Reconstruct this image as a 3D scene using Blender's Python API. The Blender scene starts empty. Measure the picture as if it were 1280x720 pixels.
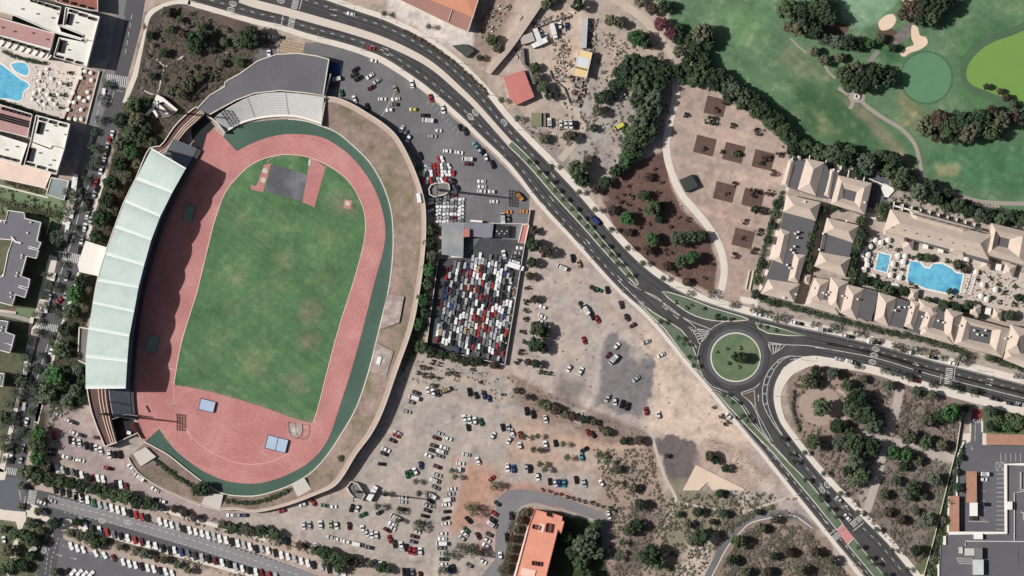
import bpy, bmesh, math, random
import numpy as np
from mathutils import Vector, Matrix
from mathutils.geometry import tessellate_polygon

S = 0.4            # metres per photograph pixel
H = 3000.0         # height the aerial photograph is taken from
C = bpy.context.scene.collection
R = math.radians

# ---------------------------------------------------------------- camera, sky, sun, exposure
cd = bpy.data.cameras.new("camera"); cam = bpy.data.objects.new("camera", cd); C.objects.link(cam)
cam.location = (0, 0, H); cam.rotation_euler = (0, 0, 0)
cd.sensor_width = 36.0; cd.lens = 36.0*H/(1280*S); cd.clip_start = 10; cd.clip_end = 30000
sc = bpy.context.scene; sc.camera = cam
SUN_EL, SUN_AZ = 45.0, 276.5           # sun low-ish in the west, a touch to the north
w = bpy.data.worlds.new("World"); sc.world = w; w.use_nodes = True
nt = w.node_tree; bg = nt.nodes["Background"]
sky = nt.nodes.new("ShaderNodeTexSky"); sky.sky_type = 'NISHITA'; sky.sun_disc = False
sky.sun_elevation = R(SUN_EL); sky.sun_rotation = R(SUN_AZ); sky.air_density = 1.0; sky.dust_density = 4.0
nt.links.new(sky.outputs[0], bg.inputs[0]); bg.inputs[1].default_value = 0.045
sl = bpy.data.lights.new("sun", 'SUN'); sl.energy = 4.2; sl.angle = R(0.55); sl.color = (1.0, 0.975, 0.94)
so = bpy.data.objects.new("sun", sl); C.objects.link(so)
a_, e_ = R(SUN_AZ), R(SUN_EL)
tosun = Vector((math.sin(a_)*math.cos(e_), math.cos(a_)*math.cos(e_), math.sin(e_)))
so.rotation_euler = tosun.to_track_quat('Z', 'Y').to_euler(); so.location = tosun*500
vs = sc.view_settings; vs.view_transform = 'Standard'; vs.look = 'None'; vs.exposure = 0.0; vs.gamma = 1.0
vs.use_curve_mapping = False
sc.render.filter_size = 2.0
sc.cycles.max_bounces = 4; sc.cycles.diffuse_bounces = 2; sc.cycles.glossy_bounces = 2

rnd = random.Random(7)
# ---------------------------------------------------------------- coordinates
def X(px, h=0.0): return (px-640.0)*S*(1-h/H)
def Y(py, h=0.0): return (360.0-py)*S*(1-h/H)
def W(p, h=0.0): return (X(p[0], h), Y(p[1], h))
def lerp(a, b, t): return tuple(a[i]+(b[i]-a[i])*t for i in range(len(a)))

def smooth(pts, n=4, closed=False):
    P = [np.array(p, float) for p in pts]; m = len(P); out = []
    rng = range(m) if closed else range(m-1)
    for i in rng:
        if closed: a, b, c, d = P[i-1], P[i], P[(i+1) % m], P[(i+2) % m]
        else: a, b, c, d = P[max(i-1, 0)], P[i], P[i+1], P[min(i+2, m-1)]
        for k in range(n):
            t = k/n
            out.append(tuple(0.5*((2*b)+(-a+c)*t+(2*a-5*b+4*c-d)*t*t+(-a+3*b-3*c+d)*t**3)))
    if not closed: out.append(tuple(P[-1]))
    return out

def normals(pts):
    out = []
    for i in range(len(pts)):
        a = pts[max(i-1, 0)]; b = pts[min(i+1, len(pts)-1)]
        dx, dy = b[0]-a[0], b[1]-a[1]; l = math.hypot(dx, dy) or 1
        out.append((-dy/l, dx/l))
    return out

def offset(pts, d):
    N = normals(pts); D = d if isinstance(d, (list, tuple)) else [d]*len(pts)
    return [(p[0]+n[0]*q, p[1]+n[1]*q) for p, n, q in zip(pts, N, D)]

def resample(pts, step):
    out = [tuple(pts[0])]; acc = 0.0
    for a, b in zip(pts[:-1], pts[1:]):
        L = math.hypot(b[0]-a[0], b[1]-a[1]); t = step-acc
        while t <= L:
            out.append((a[0]+(b[0]-a[0])*t/L, a[1]+(b[1]-a[1])*t/L)); t += step
        acc = (acc+L) % step
    return out

def ellipse(cx, cy, rx, ry=None, n=32, ang=0):
    ry = ry or rx; ca, sa = math.cos(R(ang)), math.sin(R(ang))
    return [(cx+rx*math.cos(t)*ca-ry*math.sin(t)*sa, cy+rx*math.cos(t)*sa+ry*math.sin(t)*ca)
            for t in [2*math.pi*i/n for i in range(n)]]

def rect(cx, cy, l, w_, ang=0):
    ca, sa = math.cos(R(ang)), math.sin(R(ang))
    return [(cx+x*ca-y*sa, cy+x*sa+y*ca) for x, y in ((-l/2, -w_/2), (l/2, -w_/2), (l/2, w_/2), (-l/2, w_/2))]

# ---------------------------------------------------------------- materials
def lin(c):
    r = []
    for v in c[:3]:
        v = v/255.0
        r.append(v/12.92 if v <= 0.04045 else ((v+0.055)/1.055)**2.4)
    g = 0.3*r[0]+0.59*r[1]+0.11*r[2]
    return tuple(v*0.88+g*0.12 for v in r)

MATS = {}
def mat(name, rgb=None, rough=0.85, var=0.12, s1=0.12, s2=1.6, attr=None, objcol=False, spec=0.3, tint=None, tintamt=0.0, ts=0.04, metal=0.0):
    """procedural surface: real colour x two octaves of world-space mottling (+ optional second tint in patches)"""
    if name in MATS: return MATS[name]
    m = bpy.data.materials.new(name); m.use_nodes = True; N = m.node_tree.nodes; Lk = m.node_tree.links
    b = N["Principled BSDF"]; b.inputs["Roughness"].default_value = rough
    b.inputs["Specular IOR Level"].default_value = spec; b.inputs["Metallic"].default_value = metal
    geo = N.new("ShaderNodeNewGeometry")
    def noise(sc_, det):
        n = N.new("ShaderNodeTexNoise"); n.inputs["Scale"].default_value = sc_; n.inputs["Detail"].default_value = det
        n.inputs["Roughness"].default_value = 0.62
        Lk.new(geo.outputs["Position"], n.inputs["Vector"]); return n
    def rng(src, lo, hi):
        r = N.new("ShaderNodeMapRange"); r.inputs[1].default_value = 0.28; r.inputs[2].default_value = 0.72
        r.inputs[3].default_value = lo; r.inputs[4].default_value = hi; Lk.new(src, r.inputs[0]); return r
    a = rng(noise(s1, 5).outputs[0], 1-var, 1+var); c = rng(noise(s2, 3).outputs[0], 1-var*0.9, 1+var*0.9)
    mu = N.new("ShaderNodeMath"); mu.operation = 'MULTIPLY'; Lk.new(a.outputs[0], mu.inputs[0]); Lk.new(c.outputs[0], mu.inputs[1])
    if attr:
        at = N.new("ShaderNodeAttribute"); at.attribute_name = attr; col = at.outputs["Color"]
    elif objcol:
        oi = N.new("ShaderNodeObjectInfo"); col = oi.outputs["Color"]
    else:
        rg = N.new("ShaderNodeRGB"); rg.outputs[0].default_value = (*lin(rgb), 1); col = rg.outputs[0]
    if tint:
        mx = N.new("ShaderNodeMix"); mx.data_type = 'RGBA'
        f = N.new("ShaderNodeMapRange"); f.inputs[1].default_value = 0.45; f.inputs[2].default_value = 0.68
        f.inputs[3].default_value = 0; f.inputs[4].default_value = tintamt
        Lk.new(noise(ts, 6).outputs[0], f.inputs[0]); Lk.new(f.outputs[0], mx.inputs[0])
        Lk.new(col, mx.inputs[6]); mx.inputs[7].default_value = (*lin(tint), 1); col = mx.outputs[2]
    vm = N.new("ShaderNodeVectorMath"); vm.operation = 'SCALE'; Lk.new(col, vm.inputs[0]); Lk.new(mu.outputs[0], vm.inputs[3])
    Lk.new(vm.outputs[0], b.inputs["Base Color"])
    MATS[name] = m; return m

def leafmat(name, rgb, var=0.5):
    if name in MATS: return MATS[name]
    m = bpy.data.materials.new(name); m.use_nodes = True; N = m.node_tree.nodes; Lk = m.node_tree.links
    b = N["Principled BSDF"]; b.inputs["Roughness"].default_value = 0.75; b.inputs["Specular IOR Level"].default_value = 0.15
    oi = N.new("ShaderNodeObjectInfo"); tc = N.new("ShaderNodeTexCoord")
    n = N.new("ShaderNodeTexNoise"); n.inputs["Scale"].default_value = 1.3; n.inputs["Detail"].default_value = 2
    Lk.new(tc.outputs["Object"], n.inputs["Vector"])
    r = N.new("ShaderNodeMapRange"); r.inputs[1].default_value = 0.3; r.inputs[2].default_value = 0.7
    r.inputs[3].default_value = 1-var; r.inputs[4].default_value = 1+var; Lk.new(n.outputs[0], r.inputs[0])
    vm = N.new("ShaderNodeVectorMath"); vm.operation = 'SCALE'; Lk.new(oi.outputs["Color"], vm.inputs[0]); Lk.new(r.outputs[0], vm.inputs[3])
    Lk.new(vm.outputs[0], b.inputs["Base Color"]); MATS[name] = m; return m

# ---------------------------------------------------------------- mesh builder
class B:
    def __init__(s): s.v = []; s.f = []; s.m = []
    def tri(s, idx, mi=0): s.f.append(idx); s.m.append(mi)
    def face(s, pts, mi=0):
        k = len(s.v); s.v += [tuple(p) for p in pts]; s.f.append(list(range(k, k+len(pts)))); s.m.append(mi)
    def flat(s, pts, z, mi=0, hh=None):
        """polygon (photo pixels) at height z"""
        q = [(*W(p, z if hh is None else hh), z) for p in pts]; k = len(s.v); s.v += q
        for t in tessellate_polygon([[Vector((a[0], a[1], 0)) for a in q]]):
            a, b_, c = t; n = ((q[b_][0]-q[a][0])*(q[c][1]-q[a][1])-(q[b_][1]-q[a][1])*(q[c][0]-q[a][0]))
            s.f.append([k+a, k+b_, k+c] if n > 0 else [k+a, k+c, k+b_]); s.m.append(mi)
    def prism(s, pts, z0, z1, mi=0, ms=None, top=True):
        """vertical-walled solid whose top outline (photo pixels) is seen at height z1"""
        ms = mi if ms is None else ms
        if top: s.flat(pts, z1, mi)
        q = [W(p, z1) for p in pts]; n = len(q)
        ar = sum(q[i][0]*q[(i+1) % n][1]-q[(i+1) % n][0]*q[i][1] for i in range(n))
        for i in range(n):
            a, b_ = q[i], q[(i+1) % n]
            if ar < 0: a, b_ = b_, a
            s.face([(*a, z0), (*b_, z0), (*b_, z1), (*a, z1)], ms)
    def box(s, cx, cy, l, w_, z0, z1, ang=0, mi=0, ms=None): s.prism(rect(cx, cy, l, w_, ang), z0, z1, mi, ms)
    def strip(s, a, b_, za, zb, mi=0):
        """sheet between two polylines in photo pixels with heights (lists or numbers)"""
        n = len(a); za = za if isinstance(za, (list, tuple)) else [za]*n; zb = zb if isinstance(zb, (list, tuple)) else [zb]*n
        for i in range(n-1):
            P = [(*W(a[i], za[i]), za[i]), (*W(a[i+1], za[i+1]), za[i+1]), (*W(b_[i+1], zb[i+1]), zb[i+1]), (*W(b_[i], zb[i]), zb[i])]
            nz = (P[1][0]-P[0][0])*(P[2][1]-P[0][1])-(P[1][1]-P[0][1])*(P[2][0]-P[0][0])
            if nz < 0: P = P[::-1]
            s.face(P, mi)
    def wall(s, pts, th, z0, z1, mi=0, closed=False):
        """wall of thickness th (metres) along a polyline in photo pixels; z1 may be a list"""
        p = list(pts)+([pts[0]] if closed else []); t = th/S/2
        a = offset(p, t); b_ = offset(p, -t); n = len(p)
        zt = z1 if isinstance(z1, (list, tuple)) else [z1]*n
        s.strip(a, b_, list(zt), list(zt), mi)
        for side in (a, b_):
            for i in range(n-1):
                u, v = W(side[i], zt[i]), W(side[i+1], zt[i+1])
                s.face([(*u, z0), (*v, z0), (*v, zt[i+1]), (*u, zt[i])], mi)
        for k in (0, n-1):
            u, v = W(a[k], zt[k]), W(b_[k], zt[k]); s.face([(*u, z0), (*v, z0), (*v, zt[k]), (*u, zt[k])], mi)
    def hip(s, c4, z0, rise, mi=0, over=0.0):
        """hipped roof over four corners (photo pixels), ridge along the longer axis"""
        q = [np.array((*W(p, z0), z0)) for p in c4]
        l1 = np.linalg.norm(q[0]-q[1])+np.linalg.norm(q[2]-q[3]); l2 = np.linalg.norm(q[1]-q[2])+np.linalg.norm(q[3]-q[0])
        if l1 < l2: q = q[1:]+q[:1]; l1, l2 = l2, l1
        m1 = (q[3]+q[0])/2; m2 = (q[1]+q[2])/2; k = min(0.5, (l2/2)/l1*1.0)
        r1 = m1+(m2-m1)*k; r2 = m2+(m1-m2)*k; r1[2] = r2[2] = z0+rise
        for f in ([q[0], q[1], r2, r1], [q[2], q[3], r1, r2], [q[3], q[0], r1], [q[1], q[2], r2]):
            a, b_, c = f[0], f[1], f[2]; nz = np.cross(b_-a, c-a)[2]
            s.face(f if nz > 0 else f[::-1], mi)
        for i in range(4):     # eaves fascia
            a, b_ = q[i], q[(i+1) % 4]; dz = np.array((0, 0, -0.25)); s.face([a+dz, b_+dz, b_, a], mi)
    def cyl(s, cx, cy, r, z0, z1, n=10, mi=0, r1=None):
        """cx, cy in metres"""
        r1 = r if r1 is None else r1
        a = [(cx+r*math.cos(2*math.pi*i/n), cy+r*math.sin(2*math.pi*i/n), z0) for i in range(n)]
        b_ = [(cx+r1*math.cos(2*math.pi*i/n), cy+r1*math.sin(2*math.pi*i/n), z1) for i in range(n)]
        for i in range(n): s.face([a[i], a[(i+1) % n], b_[(i+1) % n], b_[i]], mi)
        s.face(b_, mi)
    def build(s, name, mats, parent=None, smooth_=False, **tags):
        me = bpy.data.meshes.new(name)
        vv = np.array(s.v, float).reshape(-1, 3)
        if parent is not None: vv = vv-np.array(parent.get("origin", (0, 0, 0)))
        me.from_pydata([tuple(p) for p in vv], [], s.f)
        for m in (mats if isinstance(mats, (list, tuple)) else [mats]): me.materials.append(m)
        me.polygons.foreach_set("material_index", s.m)
        if smooth_: me.polygons.foreach_set("use_smooth", [True]*len(me.polygons))
        me.update(); o = bpy.data.objects.new(name, me); C.objects.link(o)
        if parent is not None: o.parent = parent
        for k, v in tags.items(): o[k] = v
        return o

def structure(name, bld, m): return bld.build(name, m, kind='structure')
def sheet(name, pts, z, m):
    b = B(); b.flat(pts, z); return structure(name, b, m)
def thing(name, label, cat, at=(640, 360), group=None):
    o = bpy.data.objects.new(name, None); C.objects.link(o)
    loc = (*W(at), 0.0); o.location = loc; o["origin"] = loc; o["label"] = label; o["category"] = cat
    o.empty_display_size = 0.5
    if group: o["group"] = group
    return o
def single(name, bld, m, label, cat, group=None):
    o = bld.build(name, m); o["label"] = label; o["category"] = cat
    if group: o["group"] = group
    return o
def copy_tree(root, loc, rotz, label, group=None, color=None, scale=1.0):
    r = root.copy(); C.objects.link(r); r.location = loc; r.rotation_euler = (0, 0, rotz); r["label"] = label
    r.scale = (scale, scale, scale) if not isinstance(scale, tuple) else scale
    if group: r["group"] = group
    if color: r.color = (*color, 1)
    for ch in root.children:
        c = ch.copy(); C.objects.link(c); c.parent = r
        if color: c.color = (*color, 1)
    return r
ORD = "first second third fourth fifth sixth seventh eighth ninth tenth eleventh twelfth thirteenth fourteenth fifteenth sixteenth seventeenth eighteenth nineteenth twentieth twenty-first twenty-second twenty-third twenty-fourth twenty-fifth twenty-sixth twenty-seventh twenty-eighth twenty-ninth thirtieth".split()
def ordered_labels(items, key, phrase, kindword):
    """items: list of (px, py, keyword); label by look and by count along the longer axis"""
    xs = [i[0] for i in items]; ys = [i[1] for i in items]
    ax = 0 if max(xs)-min(xs) >= max(ys)-min(ys) else 1; side = "west" if ax == 0 else "north"
    out = [None]*len(items); look = {}
    for i, it in enumerate(items): look.setdefault(key(it), []).append(i)
    for lk, idx in look.items():
        idx.sort(key=lambda i: items[i][ax])
        for n, i in enumerate(idx):
            what = (lk+" "+kindword).strip()
            if len(idx) == 1: out[i] = ("only " if len(items) > 1 else "")+what+" "+phrase
            else: out[i] = ORD[min(n, 29)]+" "+what+" from "+side+" "+phrase
    return out
# ================================================================ GROUND: one sheet to the horizon
def vnoise(x, y, seed=0):
    """smooth value noise, numpy"""
    xi = np.floor(x).astype(int); yi = np.floor(y).astype(int); fx = x-xi; fy = y-yi
    fx = fx*fx*(3-2*fx); fy = fy*fy*(3-2*fy)
    def h(a, b):
        n = (a*374761393+b*668265263+seed*1442695041) & 0x7fffffff
        n = ((n ^ (n >> 13))*1274126177) & 0x7fffffff
        return ((n ^ (n >> 16)) & 0xffff)/65535.0
    return (h(xi, yi)*(1-fx)+h(xi+1, yi)*fx)*(1-fy)+(h(xi, yi+1)*(1-fx)+h(xi+1, yi+1)*fx)*fy
def fbm(x, y, seed=0, o=4):
    t = 0; a = 1; s_ = 0
    for k in range(o): t = t+a*vnoise(x*2**k, y*2**k, seed+k*17); s_ += a; a *= 0.55
    return t/s_
def polydist(px, py, pts):
    """signed distance, positive inside"""
    ins = np.zeros(px.shape, bool); d = np.full(px.shape, 1e9); n = len(pts)
    for i in range(n):
        x0, y0 = pts[i]; x1, y1 = pts[(i+1) % n]
        c = ((y0 > py) != (y1 > py)) & (px < (x1-x0)*(py-y0)/((y1-y0) or 1e-9)+x0); ins ^= c
        ex, ey = x1-x0, y1-y0; l = ex*ex+ey*ey or 1
        t = np.clip(((px-x0)*ex+(py-y0)*ey)/l, 0, 1); d = np.minimum(d, np.hypot(px-x0-t*ex, py-y0-t*ey))
    return np.where(ins, d, -d)

gx = np.concatenate([[-15000, -6000, -2500, -1200, -500, -200], np.arange(-30, 1311, 2.0), [1480, 1800, 2500, 4000, 8000, 16000]])
gy = np.concatenate([[-15000, -6000, -2500, -1200, -500, -200], np.arange(-30, 751, 2.0), [920, 1300, 2000, 4000, 8000, 16000]])
PX, PY = np.meshgrid(gx, gy)
base = np.zeros(PX.shape+(3,)); base[:] = (176, 158, 144)
# zones of real ground colour: (outline, colour, edge softness px, edge wobble px)
ZONES = [
 ([(640,-40),(860,-40),(850,60),(840,110),(835,200),(760,240),(715,215),(690,190),(640,140),(590,70),(575,-40)], (176,160,147), 3, 5),
 ([(500,-40),(640,-40),(625,30),(600,70),(560,60),(480,10)], (205,198,190), 4, 6),
 ([(590,0),(650,-10),(610,90),(590,75)], (150,132,120), 4, 6),
 ([(690,0),(735,5),(720,120),(700,130),(672,60)], (188,168,150), 4, 6),
 ([(745,95),(800,150),(770,215),(715,205),(730,150)], (160,150,144), 5, 8),
 ([(180,14),(225,2),(320,30),(345,55),(320,80),(285,103),(246,137),(205,190),(165,190),(160,120),(178,40)], (90,80,74), 2, 4),
 ([(235,5),(300,35),(280,70),(220,60),(200,30)], (102,88,82), 6, 10),
 ([(158,118),(205,165),(195,190),(160,240),(135,310),(110,400),(108,500),(60,560),(40,600),(48,500),(85,395),(118,270),(146,180)], (74,70,58), 2, 4),
 ([(-40,215),(60,240),(110,250),(100,300),(85,330),(40,500),(-40,620)], (92,96,74), 3, 5),
 ([(750,242),(790,205),(832,188),(836,225),(852,262),(885,292),(897,330),(892,366),(850,348),(800,325),(768,285)], (106,82,74), 1, 1),
 ([(838,108),(900,108),(985,188),(968,255),(935,378),(903,373),(908,325),(900,295),(880,268),(850,230)], (177,155,142), 1, 1),
 ([(850,235),(900,290),(915,340),(905,372),(930,376),(960,270),(900,250)], (168,146,134), 8, 8),
 ([(842,130),(975,185),(965,210),(842,175)], (184,160,147), 8, 8),
 ([(985,190),(1110,215),(1290,275),(1290,472),(935,380)], (168,156,144), 2, 3),
 ([(985,470),(1010,455),(1060,458),(1215,503),(1150,730),(1135,700),(1070,640),(1000,552),(985,510)], (134,118,110), 2, 5),
 ([(995,465),(1060,465),(1065,520),(1010,560),(990,510)], (150,128,114), 6, 8),
 ([(1090,545),(1195,580),(1150,700),(1080,650)], (124,112,104), 8, 12),
 ([(1070,555),(1105,560),(1088,645),(1074,636)], (158,144,134), 2, 3),
 ([(1105,500),(1128,490),(1122,545),(1108,560)], (158,138,126), 2, 3),
 ([(1085,540),(1195,570),(1190,582),(1080,556)], (168,156,144), 2, 3),
 ([(650,265),(800,370),(850,440),(935,545),(1000,600),(1060,680),(1060,730),(720,730),(640,470),(640,300)], (177,163,153), 4, 6),
 ([(800,400),(900,500),(940,560),(880,560),(815,540)], (204,182,162), 10, 12),
 ([(500,440),(640,470),(760,520),(820,550),(780,640),(620,640),(620,730),(380,680),(140,600),(60,560),(110,510),(300,640),(440,620)], (170,159,149), 3, 5),
 ([(60,505),(120,520),(180,600),(300,645),(300,668),(160,625),(60,560)], (158,142,138), 5, 5),
 ([(570,575),(625,585),(615,640),(580,670),(555,660)], (178,138,118), 9, 8),
 ([(600,640),(640,625),(620,668),(598,690)], (176,136,126), 6, 8),
 ([(640,520),(760,545),(770,590),(640,575)], (178,150,132), 9, 10),
 ([(620,600),(700,612),(740,640),(700,640),(620,625)], (170,130,116), 6, 6),
 ([(640,470),(700,500),(830,555),(835,575),(760,560),(640,505)], (142,122,110), 5, 8),
 ([(700,470),(740,480),(725,530),(690,500)], (140,130,122), 5, 6),
 ([(760,418),(782,425),(790,438),(812,444),(820,458),(815,497),(802,520),(742,507),(750,475),(750,432)], (124,121,122), 1.2, 8),
 ([(790,435),(800,438),(808,446),(800,452),(788,446)], (170,160,150), 3, 4),
 ([(735,405),(752,420),(748,500),(722,530),(715,520),(738,470)], (176,164,154), 4, 3),
 ([(560,270),(535,300),(530,430),(500,470),(520,300)], (118,112,96), 3, 3),
 ([(818,545),(865,548),(880,575),(868,590),(856,608),(840,610),(826,575)], (108,100,99), 1.2, 6),
 ([(880,548),(935,560),(960,600),(930,612),(870,580)], (176,152,138), 6, 6),
 ([(745,560),(815,560),(840,630),(830,730),(745,730)], (158,138,124), 6, 12),
 ([(790,640),(830,640),(800,710),(770,720)], (118,102,96), 6, 10),
 ([(840,600),(900,615),(930,640),(900,730),(820,730),(830,640)], (138,130,110), 6, 8),
 ([(860,680),(900,660),(890,730),(840,730)], (196,180,164), 6, 10),
 ([(905,640),(960,630),(1010,650),(1075,730),(885,730)], (138,122,110), 3, 8),
 ([(950,655),(1000,665),(1030,700),(1000,720),(960,700)], (150,130,118), 8, 14),
 ([(692,640),(755,655),(760,730),(680,730)], (60,74,48), 2, 3),
 ([(632,640),(665,635),(652,730),(622,730)], (84,76,60), 2, 3),
 ([(-40,640),(62,660),(45,730),(-40,730)], (104,108,82), 3, 3),
 ([(75,655),(140,655),(330,725),(75,668)], (108,100,84), 3, 4),
 ([(-40,-40),(160,-40),(150,40),(110,200),(-40,200)], (150,146,140), 1, 1),
 ([(1195,555),(1290,540),(1290,730),(1140,730)], (96,104,74), 2, 3),
 ([(1225,505),(1290,520),(1290,545),(1228,542)], (88,100,70), 2, 3),
 ([(640,130),(700,180),(760,250),(745,245),(690,200),(650,160)], (150,140,132), 3, 4),
]
wob = fbm(PX/14, PY/14, 3)-0.5; wob2 = fbm(PX/5, PY/5, 9)-0.5
for pts, col, soft, wb in ZONES:
    x0 = min(p[0] for p in pts)-20; x1 = max(p[0] for p in pts)+20; y0 = min(p[1] for p in pts)-20; y1 = max(p[1] for p in pts)+20
    ii = np.where((gy > y0) & (gy < y1))[0]; jj = np.where((gx > x0) & (gx < x1))[0]
    sl_ = (slice(ii[0], ii[-1]+1), slice(jj[0], jj[-1]+1))
    d = polydist(PX[sl_], PY[sl_], pts)+wob[sl_]*wb*2.4+wob2[sl_]*wb*1.2
    t = np.clip(d/soft*0.5+0.5, 0, 1)[..., None]
    base[sl_] = base[sl_]*(1-t)+np.array(col)*t
# vehicle tracks and worn aisles on the dirt lots: (centre line, half width px, colour, strength)
TRK = [([(505,475),(540,500),(580,510),(640,535),(700,560),(760,580)],6,(184,172,160),.6), ([(560,470),(600,480),(630,500)],5,(186,168,150),.6),
 ([(515,520),(505,560),(490,600),(470,640),(430,655),(350,650),(270,665)],7,(182,171,160),.6), ([(560,520),(545,580),(535,640),(520,690),(490,715)],5,(184,174,164),.6),
 ([(590,530),(575,600),(555,670),(545,715)],4.5,(186,176,168),.7), ([(640,535),(700,548),(760,560),(810,552)],4,(196,166,142),.6), ([(635,560),(700,575),(770,590)],4,(190,166,148),.5),
 ([(100,525),(120,550),(160,590),(200,615),(260,640)],6,(170,155,150),.6), ([(85,560),(130,570),(170,600)],5,(166,150,146),.5), ([(658,290),(680,330),(700,370),(730,400),(742,440),(735,500)],4,(176,166,158),.6),
 ([(690,300),(740,360),(790,410),(850,480),(900,540)],2.2,(166,146,132),.6), ([(720,340),(760,370),(800,400),(830,440)],3,(196,178,162),.5), ([(672,330),(676,360),(690,400),(700,440),(690,470)],3,(192,174,158),.6),
 ([(820,440),(860,490),(900,540),(940,590),(960,610)],5,(202,182,160),.6), ([(880,550),(920,560),(950,590)],2,(160,138,124),.6), ([(860,545),(900,570),(930,580),(950,600)],1.5,(206,190,172),.6),
 ([(640,470),(690,495),(740,515),(810,545)],2.5,(122,104,94),.5), ([(720,530),(735,505),(745,470),(750,430)],2.5,(196,184,172),.5), ([(510,470),(530,478),(560,490),(600,500)],2,(150,136,126),.5),
 ([(1020,470),(1048,485),(1052,515),(1035,540),(1005,535),(992,505),(1000,480),(1020,470)],2.5,(164,144,130),.6), ([(1105,492),(1115,520),(1110,545)],6,(164,146,134),.6), ([(1095,545),(1130,556),(1190,575)],5,(176,166,156),.8), ([(1096,560),(1088,600),(1078,640)],5,(170,158,148),.7),
 ([(870,150),(930,170),(970,180)],2.5,(200,172,156),.5), ([(860,205),(920,220),(965,228)],3,(200,174,160),.5), ([(868,258),(910,272),(955,285)],3,(202,172,156),.5), ([(890,130),(895,230),(915,320)],3,(202,166,148),.4),
 ([(770,610),(785,650),(780,700)],3,(168,140,124),.5), ([(905,700),(930,670),(970,662),(1000,680)],3,(150,128,112),.5), ([(700,20),(690,70),(705,110)],3,(200,182,164),.5)]
for pts, hw_, col, st in TRK:
    P_ = smooth(pts, 4); x0 = min(p[0] for p in P_)-20; x1 = max(p[0] for p in P_)+20; y0 = min(p[1] for p in P_)-20; y1 = max(p[1] for p in P_)+20
    ii = np.where((gy > y0) & (gy < y1))[0]; jj = np.where((gx > x0) & (gx < x1))[0]; sl_ = (slice(ii[0], ii[-1]+1), slice(jj[0], jj[-1]+1)); d = np.full(PX[sl_].shape, 1e9)
    for (ax_, ay_), (bx_, by_) in zip(P_[:-1], P_[1:]):
        ex, ey = bx_-ax_, by_-ay_; l = ex*ex+ey*ey or 1; t = np.clip(((PX[sl_]-ax_)*ex+(PY[sl_]-ay_)*ey)/l, 0, 1); d = np.minimum(d, np.hypot(PX[sl_]-ax_-t*ex, PY[sl_]-ay_-t*ey))
    k = np.clip((hw_-d+wob[sl_]*hw_*1.6+wob2[sl_]*2)/max(1.5, hw_*.6)*.5+.5, 0, 1)[..., None]*st; base[sl_] = base[sl_]*(1-k)+np.array(col)*k
n1 = fbm(PX/22, PY/22, 21)-0.5; n2 = fbm(PX/4.5, PY/4.5, 33, 3)-0.5
n3 = vnoise(PX/1.9, PY/1.9, 77)-0.5; n4 = np.clip(fbm(PX/9, PY/9, 91, 5)-.56, 0, 1)
base *= (1+0.15*n1+0.19*n2+0.08*n3-0.5*n4)[..., None]
base += (n1*7)[..., None]*np.array((1, 0.0, -0.5)); base = (base*0.84+base.mean(-1, keepdims=True)*0.16)*0.975+np.array((4, 2, 2))
c01 = np.clip(base/255, 0, 1); clin = np.where(c01 <= .04045, c01/12.92, ((c01+.055)/1.055)**2.4)
ny, nx = PX.shape
V = np.stack([(PX-640)*S, (360-PY)*S, np.zeros_like(PX)], -1).reshape(-1, 3)
idx = np.arange(ny*nx).reshape(ny, nx)
F = np.stack([idx[1:, :-1], idx[1:, 1:], idx[:-1, 1:], idx[:-1, :-1]], -1).reshape(-1, 4)
me = bpy.data.meshes.new("ground"); me.vertices.add(len(V)); me.vertices.foreach_set("co", V.ravel())
me.loops.add(F.size); me.loops.foreach_set("vertex_index", F.ravel()); me.polygons.add(len(F))
me.polygons.foreach_set("loop_start", np.arange(0, F.size, 4)); me.update(calc_edges=True)
ca = me.color_attributes.new("soil", 'FLOAT_COLOR', 'POINT')
ca.data.foreach_set("color", np.concatenate([clin.reshape(-1, 3), np.ones((len(V), 1))], 1).astype(np.float32).ravel())
me.materials.append(mat("soil", attr="soil", rough=0.95, var=0.10, s1=0.9, s2=2.4, spec=0.1))
go = bpy.data.objects.new("ground", me); C.objects.link(go); go["kind"] = "structure"

# ================================================================ materials of the setting
ASPH = mat("asphalt new", (66,65,67), 0.9, 0.12, 0.06, 0.9, tint=(84,83,84), tintamt=0.5, ts=0.05)
ASPHB = mat("asphalt carriageway", (68,67,68), 0.9, 0.08, 0.08, 1.2, tint=(88,85,86), tintamt=0.75, ts=0.09)
ASPHL = mat("asphalt lot", (108,106,109), 0.92, 0.09, 0.05, 1.1, tint=(124,122,123), tintamt=0.8, ts=0.05)
ASPHG = mat("asphalt worn", (134,131,133), 0.92, 0.08, 0.05, 1.0)
PAVE = mat("paving slabs pale", (214,203,190), 0.9, 0.06, 0.2, 1.5)
PAVEG = mat("paving grey", (160,154,148), 0.9, 0.08, 0.2, 1.5)
WHITE = mat("road paint", (190,190,186), 0.8, 0.26, 0.6, 3.0)
GRASS = mat("lawn", (70,108,74), 0.95, 0.10, 0.06, 0.9, tint=(92,126,84), tintamt=0.8, ts=0.03)
GRASSM = mat("verge grass", (92,108,86), 0.95, 0.12, 0.15, 1.4, tint=(112,122,100), tintamt=0.6, ts=0.15)
CREAM = mat("painted kerb", (214,206,190), 0.85, 0.05)
CONC = mat("concrete", (196,188,178), 0.9, 0.07, 0.2, 1.2)
CONCD = mat("concrete dark", (120,116,114), 0.9, 0.08, 0.2, 1.2)

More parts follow.
